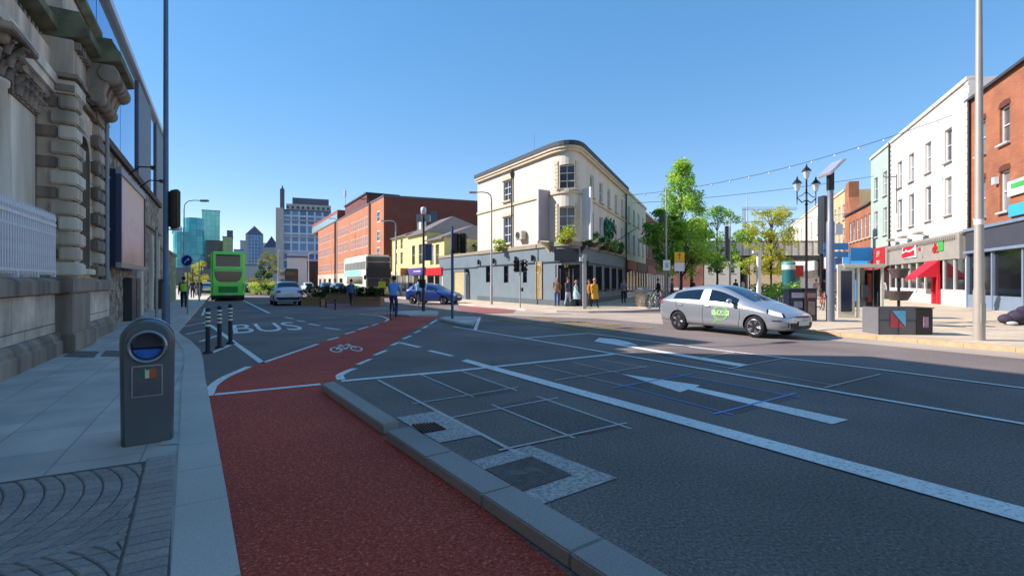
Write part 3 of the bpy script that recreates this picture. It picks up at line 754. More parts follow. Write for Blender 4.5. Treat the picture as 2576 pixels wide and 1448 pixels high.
for zz in (1.6, 3.2, 4.8, 6.4): pp.lathe(A(END + .12, -3.12, zz), [(.085, 0), (.085, .07)], steel, 10)
pp.build('drainpipe', st, world=True)
# railings
rl = thing('iron_railing', 'light grey spiked iron railing on the stone plinth', 'railing', A(14.0, -3.35, 1.68))
ralm = mat('railing_paint', (226, 226, 226), .45, .1, .08, 6)
rr_ = MB(); sb(rr_, 2, 15.3, -3.385, -3.335, 1.80, 1.85, ralm); sb(rr_, 2, 15.3, -3.385, -3.335, 2.86, 2.92, ralm); rr_.build('rail', rl, world=True)
for i in range(8): sb(MB(), 15.1 - i * 1.2, 15.18 - i * 1.2, -3.4, -3.32, 1.68, 1.8, ralm).build('foot', rl, world=True)
bar = None
for i in range(88):
    s = 15.25 - i * .132
    if bar is None:
        b = MB(); b.tube([(0, 0, 1.75), (0, 0, 2.96)], .02, ralm, 6); b.tube([(0, 0, 2.96), (0, 0, 3.02), (0, 0, 3.17)], [.016, .036, .002], ralm, 6); b.lathe((0, 0, 2.66), [(.022, -.04), (.034, 0), (.022, .04)], ralm, 6)
        bar = b.data('bar')
    q = A(s, -3.36, 0) - rl.location; q.z = -rl.location.z
    link('bar', bar, rl, q)
# glass screen building
mir = mat('mirror_glass', (96, 150, 200), .03, 1.0, .06, .25)
pan = mat('grey_cladding', (96, 98, 108), .5, .1, .08, 2)
gbd = thing('glass_building', 'tall office block of mirrored blue glass with grey cladding strips behind stone wall', 'building', A(19.8, -4.25, 0))
sb(MB(), 19.8, 51, -18, -4.4, 0, 13.4, pan).build('wall', gbd, world=True)
for s0, s1 in ((19.9, 25.1), (25.2, 30.4), (30.5, 35.7), (41.4, 44.7)):
    sb(MB(), s0, s1, -4.4, -4.3, .3, 13.2, mir).build('window', gbd, world=True)
for s0, s1 in ((35.7, 41.4), (44.7, 51)):
    sb(MB(), s0, s1, -4.4, -4.2, .3, 13.2, pan).build('cladding_panel', gbd, world=True)
tp = MB(); sb(tp, 19.7, 51.1, -5, -4.1, 13.4, 13.72, mat('pale_coping', (196, 196, 214), .4, .2, .05, 2)); tp.build('coping', gbd, world=True)
fl = MB(); fl.tube([A(24, -4.2, 13.7), A(24, -3.6, 13.9)], .03, black, 6); p = A(24, -3.5, 13.9); fl.box(p, (.35, .25, .2), black, ang(DA)); fl.build('floodlight', gbd, world=True)
# rubble wall
rub = rubblemat('rubble', (96, 86, 74), (200, 184, 162), (150, 140, 124), 2.6)
rw = thing('stone_wall', 'old rubble stone boundary wall with brown brick coping behind the billboard', 'wall', A(END + .2, -3.25, .1))
sb(MB(), END + .2, 36, -4.05, -3.25, .1, 5.95, rub).build('wall', rw, world=True)
cm = MB(); bk = brickmat('brown_brick', (112, 78, 58), (88, 64, 50), (70, 62, 56), .225, .075)
sb(cm, END + .2, 36.1, -4.08, -3.12, 5.95, 6.2, bk); cm.build('coping', rw, world=True)
sc_ = MB(); sb(sc_, 25.8, 36.05, -3.4, -3.12, 4.3, 4.46, stoned); sc_.build('string_course', rw, world=True, bevel=.02)
wb = MB()
for s0 in (27.4, 31.2, 34.2): sb(wb, s0, s0 + .5, -3.4, -3.1, .1, 4.0 if s0 > 28 else 2.2, stonel)
wb.build('buttress', rw, world=True, bevel=.03)
lw = thing('stone_wall', 'lower far stretch of grey stone wall running on behind the lamp posts', 'wall', A(36.1, -3.3, .1))
sb(MB(), 36.1, 49, -4, -3.3, .1, 3.6, rub).build('wall', lw, world=True); sb(MB(), 36.1, 49.1, -4.05, -3.2, 3.6, 3.78, stoned).build('coping', lw, world=True)
cb = thing('metal_cabinet', 'dark grey metal door cabinet standing against the rubble wall under the billboard', 'cabinet', A(23.6, -3.2, .1))
sb(MB(), 23.6, 25.9, -3.24, -2.98, .1, 1.75, darkgrey).build('body', cb, world=True, bevel=.02); sb(MB(), 24.72, 24.76, -3, -2.965, .2, 1.7, black).build('seam', cb, world=True)
sb(MB(), 24.9, 24.95, -3, -2.94, .9, 1.1, steel).build('handle', cb, world=True)
# billboard
bb = thing('billboard', 'large advertising billboard with brown sunset poster in dark frame on stone wall', 'billboard', A(20.1, -3.24, 2.1))
frame_b = mat('billboard_frame', (58, 66, 92), .45, .2, .1, 3)
sb(MB(), 20.1, 25.85, -3.23, -2.86, 2.1, 5.2, mat('billboard_box', (30, 40, 74), .5, .1, .1, 2)).build('case', bb, world=True)
fr = MB()
for a in ((20.05, 25.9, 5.05, 5.27), (20.05, 25.9, 2.05, 2.22)): sb(fr, a[0], a[1], -2.95, -2.80, a[2], a[3], steel)
for a in ((20.05, 20.2), (25.7, 25.9)): sb(fr, a[0], a[1], -2.95, -2.805, 2.22, 5.05, frame_b)
fr.build('frame', bb, world=True)
pm = bpy.data.materials.new('poster'); pm.use_nodes = True
nt = pm.node_tree; b_ = nt.nodes['Principled BSDF']; b_.inputs['Roughness'].default_value = .35
tc = nt.nodes.new('ShaderNodeTexCoord'); sx = nt.nodes.new('ShaderNodeSeparateXYZ'); nz = nt.nodes.new('ShaderNodeTexNoise'); nz.inputs['Scale'].default_value = .7; nz.inputs['Detail'].default_value = 5
nt.links.new(tc.outputs['Object'], nz.inputs['Vector']); nt.links.new(tc.outputs['Object'], sx.inputs[0])
ma = nt.nodes.new('ShaderNodeMath'); ma.operation = 'MULTIPLY_ADD'; ma.inputs[1].default_value = .55; nt.links.new(nz.outputs['Fac'], ma.inputs[0])
mb_ = nt.nodes.new('ShaderNodeMath'); mb_.operation = 'MULTIPLY'; mb_.inputs[1].default_value = .22; nt.links.new(sx.outputs['Z'], mb_.inputs[0]); nt.links.new(mb_.outputs[0], ma.inputs[2])
r = nt.nodes.new('ShaderNodeValToRGB'); r.color_ramp.elements[0].color = rgb(225, 152, 116); r.color_ramp.elements[0].position = .25
r.color_ramp.elements[1].color = rgb(250, 186, 116); r.color_ramp.elements[1].position = 1.0
e = r.color_ramp.elements.new(.6); e.color = rgb(232, 200, 196)
nt.links.new(ma.outputs[0], r.inputs[0]); nt.links.new(r.outputs[0], b_.inputs['Base Color'])
sb(MB(), 20.2, 25.7, -2.9, -2.845, 2.22, 5.05, pm).build('poster', bb, world=True)
sk = MB(); rn = random.Random(8); skm = mat('poster_pale', (236, 206, 194), .4, 0, .1, 1)
x = 21.0
while x < 25.2:
    wd = rn.uniform(.12, .34); sb(sk, x, x + wd, -2.85, -2.842, 3.35, 3.5 + rn.random() * .5, skm); x += wd + rn.uniform(.02, .2)
sk.build('poster_skyline', bb, world=True)
for s in (21.5, 24.2):
    lm = MB(); lm.tube([A(s, -2.85, 5.25), A(s, -2.5, 5.6), A(s, -2.1, 5.62)], .025, black, 6); lm.box(A(s, -2.1, 5.6), (.3, .16, .1), black, ang(DA)); lm.build('lamp_arm', bb, world=True)
hd = thing('hoarding', 'brown timber hoarding panel on the pavement beyond the lamp posts', 'hoarding', A(34.2, -3.1, .1))
sb(MB(), 33.6, 35.8, -3.05, -2.75, .1, 1.75, mat('brown_wood', (78, 58, 40), .75, 0, .3, 4)).build('panel', hd, world=True, bevel=.01)
# ================================================================ street furniture on the left path
bl_paint = mat('blue_grey_pole', (98, 116, 138), .45, .3, .1, 5)
lp = thing('lamp_post', 'tall blue grey lamp post carrying a brown backed signal head', 'lamp post', A(16.6, -1.35, .1))
lq = MB(); lq.tube([(0, 0, 0), (0, 0, 1.4)], .1, bl_paint, 16); lq.tube([(0, 0, 1.4), (0, 0, 1.5), (0, 0, 10.5)], [.1, .07, .055], bl_paint, 16); lq.build('pole', lp)
la = MB(); la.tube([(0, 0, 10.45), (.2, .1, 10.7), (1.4, .7, 10.8)], .04, bl_paint, 8); la.box((1.75, .9, 10.8), (.7, .25, .12), darkgrey, .46); la.build('lamp_head', lp)
brn = mat('signal_back', (70, 56, 38), .6, 0, .25, 9)
sh = MB(); sh.box((.2, .06, 3.5), (.36, .16, 1.06), brn, -.5); hd_ = sh.build('signal_head', lp, bevel=.04)
sk2 = MB(); sk2.box((.2, .06, 2.94), (.34, .16, .03), steel, -.5); sk2.tube([(.02, 0, 3.8), (.2, .06, 3.8)], .02, black, 6); sk2.tube([(.02, 0, 3.15), (.2, .06, 3.15)], .02, black, 6); sk2.build('bracket', lp)
tp_ = thing('sign_post', 'thin bare grey steel post just behind the tall lamp post', 'post', A(18.6, -1.75, .1))
MB().tube([(0, 0, 0), (0, 0, 3.1)], .038, steel, 10).lathe((0, 0, 3.1), [(.04, 0), (.03, .03)], black, 10).build('pole', tp_)
MB().lathe((0, 0, 0), [(.07, 0), (.07, .02), (.045, .03)], steel, 10).build('base_plate', tp_)
sgn = thing('road_sign', 'round blue road sign with white plate on thin pavement post', 'road sign', G(472, 790, .1))
MB().tube([(0, 0, 0), (0, 0, 2.75)], .035, steel, 10).build('pole', sgn)
FACE = -ang(DA)
blue = mat('sign_blue', (30, 52, 140), .4, 0, .05, 3)
Ry = Matrix.Rotation(R(90), 4, 'X')
d = MB(); d.lathe((0, -.05, 2.46), [(.27, 0), (.27, .012)], blue, 24, Ry); d.lathe((0, -.061, 2.46), [(.265, 0), (.265, .004)], white, 24, Ry); d.lathe((0, -.066, 2.46), [(.245, 0), (.245, .004)], blue, 24, Ry); d.build('disc', sgn)
d = MB(); d.tube([(-.1, -.074, 2.36), (-.02, -.074, 2.46), (.1, -.074, 2.54)], .02, white, 6); d.tube([(.04, -.074, 2.55), (.1, -.074, 2.54), (.09, -.074, 2.47)], .018, white, 6); d.build('arrow', sgn)
MB().box((0, -.05, 2.05), (.36, .012, .26), mat('plate_grey', (176, 178, 186), .5, 0, .1, 12)).build('plate', sgn)
# striped bollards
bolw = mat('band_white', (225, 222, 210), .5, 0, .06, 6); bolk = mat('bollard_black', (26, 27, 28), .5, 0, .15, 6)
bol = None
for lab, u, v in (('black bollard with four white bands, closest of three to the kerb', 523, 888), ('black bollard with four white bands, in the middle of three', 552, 875), ('black bollard with four white bands, nearest the bus lane letters', 579.5, 864)):
    p = G(u, v)
    if bol is None:
        t = thing('flexible_bollard', lab, 'bollard', p, 0, 'striped bollards on the traffic lane edge'); bol = t
        MB().lathe((0, 0, 0), [(.1, 0), (.1, .03), (.05, .05), (.048, .95), (.055, .98), (.03, 1.02)], bolk, 14).build('post', t)
        for k_ in range(4): MB().lathe((0, 0, .60 + k_ * .092), [(.0515, 0), (.0515, .05)], bolw, 14).build('white_band', t)
    else:
        t = copy_tree(bol); t.location = p; t['label'] = lab
# litter bin in front
bn = thing('litter_bin', 'dark grey street litter bin with round opening and blue liner', 'litter bin', G(372, 1103, .1), R(35))
bng = mat('bin_grey', (92, 95, 95), .42, .15, .12, 4, coat=.2)
bnk = mat('bin_dark', (24, 26, 30), .4, .1, .15, 4)
H_, hw, hc, hr, dp = 1.15, .215, .90, .118, .185
NP = 48
def outl(th):                                              # tombstone outline seen from the opening's centre
    c_, s_ = math.cos(th), math.sin(th); cz = H_ - hw
    lo, hi = 0, 3
    for _ in range(40):
        m_ = (lo + hi) / 2; x_, z_ = c_ * m_, hc + s_ * m_
        wz = hw - .012 * max(0, (cz - z_)) 
        inside = (abs(x_) <= wz and 0 < z_ <= cz) or (z_ > cz and x_ * x_ + (z_ - cz) ** 2 <= hw * hw)
        if inside: lo = m_
        else: hi = m_
    return (c_ * lo, hc + s_ * lo)
ths = [2 * math.pi * i / NP for i in range(NP)]
extra = [math.atan2(0 - hc, x_) % (2 * math.pi) for x_ in (hw - .012 * (H_ - hw), -(hw - .012 * (H_ - hw)))]
ths = sorted(ths + extra); NP = len(ths)
out_ = [outl(t_) for t_ in ths]; inn_ = [(hr * math.cos(t_), hc + hr * math.sin(t_)) for t_ in ths]
bd = MB(); vs = []
for y_, sc2 in ((-dp, .80), (-dp * .86, .91), (-dp * .5, .98), (0, 1), (dp * .5, .98), (dp * .86, .91), (dp, .80)):
    for x_, z_ in out_: vs.append((x_ * sc2, y_, max(0.0, hc + (z_ - hc) * ((.4 + .6 * sc2) if z_ > .05 else 1))))
fs = []
for r_ in range(6):
    for i in range(NP): j = (i + 1) % NP; fs.append((r_ * NP + i, r_ * NP + j, (r_ + 1) * NP + j, (r_ + 1) * NP + i))
bd.mesh(vs, fs, bng, True)
for y_, o_, sg in ((-dp, 0, 1), (dp, 6, -1)):
    for i in range(NP):
        j = (i + 1) % NP
        q = [vs[o_ * NP + i], vs[o_ * NP + j], (inn_[j][0], y_, inn_[j][1]), (inn_[i][0], y_, inn_[i][1])]
        bd.face(q if sg < 0 else q[::-1], bng)
for i in range(NP):
    j = (i + 1) % NP
    bd.face([(inn_[i][0], -dp, inn_[i][1]), (inn_[j][0], -dp, inn_[j][1]), (inn_[j][0], dp, inn_[j][1]), (inn_[i][0], dp, inn_[i][1])], bnk, True)
bd.build('body', bn)
rg = MB(); rg.tube([((hr + .022) * math.cos(t_), -dp - .008, hc + (hr + .022) * math.sin(t_)) for t_ in [2 * math.pi * i / 32 for i in range(33)]], .02, mat('ring_steel', (140, 146, 152), .28, .8, .1, 6), 8); rg.build('opening_ring', bn)
hd2 = MB()
for i in range(22):
    a0, a1 = R(15) + R(150) * i / 22, R(15) + R(150) * (i + 1) / 22; cz = H_ - hw
    q = [((hw + .004) * math.cos(a_), y_, cz + (hw + .004) * math.sin(a_)) for a_, y_ in ((a0, -dp * .4), (a1, -dp * .4), (a1, dp * .4), (a0, dp * .4))]
    hd2.face(q[::-1], mat('hood_steel', (124, 130, 138), .3, .75, .12, 6), True)
hd2.build('hood', bn)
ln = MB(); ln.ext([(hr * .97 * math.cos(t_), hc + hr * .97 * math.sin(t_)) for t_ in [R(196) + R(148) * i / 14 for i in range(15)]], -dp + .05, dp - .06, mat('liner_blue', (22, 104, 190), .35, 0, .25, 18, bump=.5, bscale=30)); ln.build('liner', bn)
bk_ = MB(); bk_.ext([(hr * .98 * math.cos(t_), hc + hr * .98 * math.sin(t_)) for t_ in [R(344) + R(212) * i / 18 for i in range(19)]], dp - .05, dp - .03, mat('liner_grey', (120, 124, 140), .5, 0, .15, 6)); bk_.build('back_flap', bn)
pl_ = MB(); pl_.box((.0, -dp - .004, .585), (.23, .008, .285), mat('plaque', (96, 96, 100), .35, .5, .15, 10)); pl_.build('plaque', bn)
pf_ = MB()
for x_ in (-.112, .112): pf_.box((x_, -dp - .008, .585), (.012, .012, .285), chrome)
for z_ in (.445, .725): pf_.box((0, -dp - .008, z_), (.212, .012, .012), chrome)
pf_.build('plaque_frame', bn)
cr = MB(); cr.box((-.035, -dp - .0095, .655), (.028, .004, .075), mat('crest_green', (40, 110, 70), .5)); cr.box((-.002, -dp - .0095, .655), (.032, .004, .09), mat('crest_cream', (220, 205, 170), .5)); cr.box((.042, -dp - .0095, .652), (.05, .004, .082), mat('crest_orange', (196, 92, 52), .5)); cr.ball((.0, -dp - .01, .7), .018, mat('crest_green', (40, 110, 70), .5), 8, 6, (1, .2, 1)); cr.build('crest', bn)
MB().box((0, 0, .012), (.36, .3, .03), bnk).build('base', bn)
MB().tube([(-.17, -dp + .01, .04), (.17, -dp + .01, .04)], .006, chrome, 6).build('trim', bn)
# ================================================================ the corner pub
cream = mat('cream_render', (214, 207, 186), .8, 0, .09, .9, bump=.08, bscale=20, streak=True)
creamd = mat('cream_trim', (206, 192, 158), .75, 0, .08, 1.5)
pubgrey = mat('pub_grey_paint', (110, 125, 130), .55, 0, .08, 1.2)
pubdark = mat('pub_dark_paint', (44, 50, 58), .45, 0, .12, 2)
slate = mat('slate_roof', (62, 66, 76), .7, 0, .2, 5)
gold = mat('gold_letter', (186, 160, 90), .45, .2, .1, 5)
timber = mat('tan_sign', (150, 134, 98), .6, 0, .15, 4)
PA, PC, PT = Vector((2.4, 31.3)), Vector((3.55, 29.33)), Vector((4.3, 31.1))
PL = PA + DA * 10.3
NC = 10
curve = [PA * (1 - t) ** 2 + PC * 2 * t * (1 - t) + PT * t * t for t in [i / NC for i in range(NC + 1)]]
PR = PT + DT * 15.5
ppath = [PL] + curve + [PR]
HP = 10.05
pub = thing('corner_pub', 'cream three storey pub with rounded corner and blue grey ground floor', 'pub', (PA.x, PA.y, .1))
LP0, LD = PL, -DA
def lw_(u0, v0, u1, v1): return uvrect(PL, -DA, u0, v0, u1, v1)
dc = cum(ppath); dcm = (dc[1] + dc[-2]) / 2
def rw_(u0, v0, u1, v1):
    a = uvrect(PT, DT, u0, v0, u1, v1); return (a[0] + dc[-2], a[1] + dc[-2], a[2], a[3])
upwin = [lw_(1266, 455, 1285, 505), lw_(1266, 546, 1285, 612)]
cw = [(dcm - .5, dcm + .5, 7.3, 8.75), (dcm - .52, dcm + .52, 4.45, 6.2)]
rwin = []
for u in (1491, 1517, 1543, 1558, 1585 - 18): pass
for k in range(5): 
    d0 = dc[-2] + 2.4 + k * 2.75
    rwin.append((d0, d0 + 1.0, 7.35, 8.8)); rwin.append((d0, d0 + 1.0, 4.55, 6.3))
ub = MB(); wall(ub, ppath, 4.0, HP, upwin + cw + rwin, cream, .16)
back = inset(ppath, 9)
ub.face([(p.x, p.y, HP) for p in ccw([p for p in [PL, PA, PT, PR, back[-2], back[-1]]])], slate)
for a, b in ((PR, back[-2]), (back[-1], PL), (back[-2], back[-1])): ub.face([(a.x, a.y, .1), (b.x, b.y, .1), (b.x, b.y, HP), (a.x, a.y, HP)], cream)
ub.build('wall', pub, world=True)
gl_ = [lw_(1222, 667, 1233, 710), lw_(1267, 669, 1279, 711), lw_(1315, 674, 1325, 711)]
gd = [(dcm - .62, dcm + .62, .12, 2.62)]
gr_ = []
for k in range(5): d0 = dc[-2] + 1.3 + k * 2.7; gr_.append((d0, d0 + 1.9, 1.0, 2.7))
gw = MB(); wall(gw, ppath, .1, 4.0, gl_ + gd + gr_, pubgrey, .18, pubdark); gw.build('ground_floor', pub, world=True)
t_ = MB(); strip(t_, ppath, .10, 3.78, 4.05, mat('fascia_cap', (150, 140, 116), .7, 0, .12, 3)); t_.build('fascia_cap', pub, world=True)
t_ = MB(); strip(t_, ppath, .06, 2.78, 2.86, pubdark); t_.build('fascia_rail', pub, world=True)
t_ = MB(); strip(t_, ppath, .03, .1, .45, mat('pub_plinth', (84, 96, 100), .6, 0, .15, 2)); t_.build('plinth', pub, world=True)
t_ = MB(); strip(t_, ppath, .09, 7.0, 7.14, creamd); t_.build('string_course', pub, world=True)
t_ = MB(); strip(t_, ppath, .28, 9.72, 9.86, creamd); strip(t_, ppath, .2, 9.55, 9.72, creamd); t_.build('cornice', pub, world=True)
t_ = MB(); strip(t_, ppath, .32, 9.86, 10.14, slate, .5); t_.build('parapet_cap', pub, world=True)
# chimney pot and aerial on the roof
ch = MB(); p = PA + DA * 4.2 + NA * 1.5; ch.box((p.x, p.y, HP + .35), (.6, .6, .8), creamd, ang(DA)); ch.tube([(p.x, p.y, HP + .7), (p.x, p.y, HP + 2.2)], .02, steel, 6); ch.build('chimney', pub, world=True)
fw_ = white
for o in upwin: window(pub, ppath, o, fw_, glass2, (1, 2), creamd, .16)
for o in cw: window(pub, ppath, o, fw_, glass2, (1, 2) if o[2] > 7 else (1, 2), creamd, .16)
for o in rwin: window(pub, ppath, o, fw_, glass2, (0, 1), creamd, .16)
for o in gl_: window(pub, ppath, o, pubdark, glass, (0, 1), None, .18)
for o in gr_: window(pub, ppath, o, pubdark, glass, (3, 0), pubdark, .18)
# window surrounds: raised quoin blocks either side of the corner windows, heads over the side windows
qb_ = MB()
for o in cw:
    z = o[2] - .1; k = 0
    while z < o[3] + .1:
        for sg in (-1, 1):
            e = (o[0] - .1) if sg < 0 else (o[1] + .1); wd = .34 if k % 2 else .22
            a, tt = along(ppath, e - wd if sg < 0 else e); b, _ = along(ppath, e if sg < 0 else e + wd)
            strip(qb_, [a, b], .05, z, z + .2, creamd)
        z += .23; k += 1
qb_.build('quoin_surround', pub, world=True)
hb = MB()
for o in upwin + cw:
    a, tt = along(ppath, o[0] - .2); b, _ = along(ppath, o[1] + .2); n = Vector((tt.y, -tt.x))
    m_ = (a + b) / 2; w_ = (b - a).length
    pr_ = [(-w_ / 2, o[3] + .05), (w_ / 2, o[3] + .05), (w_ / 2, o[3] + .17), (w_ / 4, o[3] + .3), (0, o[3] + .36), (-w_ / 4, o[3] + .3), (-w_ / 2, o[3] + .17)]
    tb_ = (b - a).normalized(); M_ = Matrix(((tb_.x, -tb_.y, 0, m_.x), (tb_.y, tb_.x, 0, m_.y), (0, 0, 1, 0), (0, 0, 0, 1)))
    hb.ext(pr_, -.09, .02, creamd, M_)
hb.build('window_head', pub, world=True)
# roller shutter, side door with lamp, banner, air conditioner, drainpipes, wing boards, front door
dp_ = MB(); p = along(ppath, lw_(1290, 500, 1294, 600)[0])[0] - NA * .1
dp_.tube([(p.x, p.y, 4.05), (p.x, p.y, 9.5)], .06, mat('pipe_brown', (78, 70, 60), .5, 0, .1, 4), 8); dp_.lathe((p.x, p.y, 9.0), [(.07, 0), (.14, .25), (.14, .4)], mat('pipe_brown', (78, 70, 60)), 8); dp_.build('drainpipe', pub, world=True)
p = PT + DT * 15.4 + Vector((DT.y, -DT.x)) * .1
MB().tube([(p.x, p.y, .1), (p.x, p.y, 9.7)], .07, black, 8).build('drainpipe', pub, world=True)
a_ = along(ppath, lw_(1316, 590, 1317, 600)[0])[0] - NA * .22
ac = MB(); ac.box((a_.x, a_.y, 4.75), (.85, .34, .6), mat('ac_case', (190, 186, 168), .5, .1, .1, 4), ang(LD)); ac.build('air_conditioner', pub, world=True, bevel=.02)
b_ = a_ - NA * .18; Mx = Matrix.Rotation(ang(LD), 4, 'Z') @ Matrix.Rotation(R(90), 4, 'X')
MB().lathe((b_.x - LD.x * .1, b_.y - LD.y * .1, 4.75), [(.24, -.01), (.24, .02), (.19, .025), (.19, .01), (.05, .01), (.05, .03)], darkgrey, 18, Mx).build('fan_grille', pub, world=True)
def board(d, off, w, z0, z1, m, th=.05):                   # flat board fixed on the pub wall
    p, t = along(ppath, d); n = Vector((t.y, -t.x)); p = p + n * off
    return MB().box((p.x, p.y, (z0 + z1) / 2), (w, th, z1 - z0), m, ang(t)), p, t
bo = lw_(1345, 657, 1368, 752); dmid = (bo[0] + bo[1]) / 2
q, p, t = board(dmid, .05, .78, bo[2], bo[3], timber); ban = q.build('banner', pub, world=True)
rz_ = ang(t); n_ = Vector((t.y, -t.x))
cx = MB(); M_ = Matrix.Rotation(rz_, 4, 'Z') @ Matrix.Rotation(R(90), 4, 'X')
cx.lathe((p.x + n_.x * .03, p.y + n_.y * .03, bo[3] - .5), [(.3, 0), (.3, .012), (.24, .014), (.24, 0)], gold, 20, M_); cx.build('banner_roundel', pub, world=True)
zz = bo[3] - 1.02
for ch_ in 'YTEDII':
    me = text_mesh(ch_, .32, gold, .02); o = link('banner_letter', me, pub, Vector((p.x, p.y, zz)) + Vector((*n_, 0)) * .035 - pub.location, (R(90), 0, rz_)); zz -= .27
q, p, t = board(lw_(1177, 679, 1188, 750)[0], .03, .75, .15, 2.25, pubdark); q.build('side_door', pub, world=True)
lam = MB(); lam.box((p.x - NA.x * .12, p.y - NA.y * .12, 2.5), (.3, .3, .28), black, ang(t)); lam.build('wall_lamp', pub, world=True)
for u in (1200 + 7, 1245, 1301, 1343):
    q, p, t = board(lw_(u, 600, u + 1, 610)[0], .14, .16, 2.95, 3.35, black, .18); q.build('wall_lamp', pub, world=True, bevel=.03)
q, p, t = board(dcm, .03, 1.5, 2.86, 3.6, pubdark, .08); q.build('door_sign', pub, world=True)
me = text_mesh('81', .3, gold, .02); n_ = Vector((t.y, -t.x)); link('door_number', me, pub, Vector((p.x, p.y, 2.55)) + Vector((*n_, 0)) * .02 - pub.location, (R(90), 0, ang(t)))
do = MB(); p0 = along(ppath, dcm)[0]; tt = along(ppath, dcm)[1]; inn2 = p0 + Vector((-tt.y, tt.x)) * .32
do.box((inn2.x, inn2.y, 1.3), (1.5, .06, 2.7), voidm, ang(tt)); do.build('doorway_back', pub, world=True)
dl = MB()
for k in (-.45, .1, .35): dl.box((inn2.x + tt.x * k - n_.x * -.06, inn2.y + tt.y * k - n_.y * -.06, 1.25), (.05, .05, 2.3), steel, ang(tt))
dl.build('door_bars', pub, world=True)
for d, m_, lab, wd in ((dc[1] - .12, mat('board_lilac_shade', (172, 160, 162), .6, 0, .06, 2), 0, .75), (dc[-2] - .1, white, 1, .8)):  # left board's lilac grey holds the shade on its face
    p, t = along(ppath, d); n = Vector((t.y, -t.x)) if not lab else -DA
    if lab: p = p + Vector((t.y, -t.x)) * .12
    c = p + n * (wd / 2 + .02)
    w = MB(); w.box((c.x, c.y, 5.75), (wd, .1, 3.2), m_, ang(n)); w.build('wing_board', pub, world=True, bevel=.01)
    e = p + n * (wd + .08); MB().box((e.x, e.y, 5.75), (.07, .16, 3.2), white, ang(n)).build('wing_board_edge', pub, world=True)
for d in (dc[1] - .12, dc[-2] + .12):
    p, t = along(ppath, d); n = Vector((t.y, -t.x)); c = p + n * .3
    cbm = MB(); cbm.ext([(0, 4.1), (.7, 4.1), (.62, 4.0), (.3, 3.85), (0, 3.4)], -.12, .12, pubdark if d > dcm else creamd, Matrix(((n.x, -n.y, 0, p.x), (n.y, n.x, 0, p.y), (0, 0, 1, 0), (0, 0, 0, 1)))); cbm.build('board_bracket', pub, world=True)
fl_ = MB(); p = PT + DT * 12.5; n = Vector((DT.y, -DT.x)); fl_.tube([(p.x, p.y, 5.2), (p.x + n.x * 1.6, p.y + n.y * 1.6, 6.2)], .03, black, 6); fl_.build('flagpole', pub, world=True)
# single storey extension to the left
ext = thing('pub_extension', 'low blue grey painted extension with cream roller shutter beside the pub', 'building', (PL.x, PL.y, .1))
E0 = PL + DA * 8.2; epath = [E0, PL - DA * .002]
so_ = uvrect(E0, -DA, 1141, 683, 1167, 724)
ew = MB(); wall(ew, epath, .1, 3.95, [(so_[0], so_[1], .45, so_[3])], pubgrey, .1); ib = inset(epath, 6)
ew.face([(p.x, p.y, 3.95) for p in ccw(ib)], slate); ew.face([(ib[3].x, ib[3].y, .1), (E0.x, E0.y, .1), (E0.x, E0.y, 3.95), (ib[3].x, ib[3].y, 3.95)], pubgrey)
ew.build('wall', ext, world=True)
t_ = MB(); strip(t_, epath, .08, 3.8, 4.02, mat('fascia_cap', (150, 140, 116))); t_.build('coping', ext, world=True)
t_ = MB(); strip(t_, epath, .05, 2.7, 2.78, pubdark); t_.build('rail', ext, world=True)
shm = mat('shutter_cream', (196, 186, 140), .6, 0, .06, 3); s_ = MB()
for k in range(14):
    zz = .45 + k * (so_[3] - .45) / 14; p0 = along(epath, so_[0])[0] + NA * .08; p1 = along(epath, so_[1])[0] + NA * .08
    s_.face([(p0.x, p0.y, zz), (p1.x, p1.y, zz), (p1.x - NA.x * .03, p1.y - NA.y * .03, zz + (so_[3] - .45) / 14), (p0.x - NA.x * .03, p0.y - NA.y * .03, zz + (so_[3] - .45) / 14)], shm)
s_.build('roller_shutter', ext, world=True)
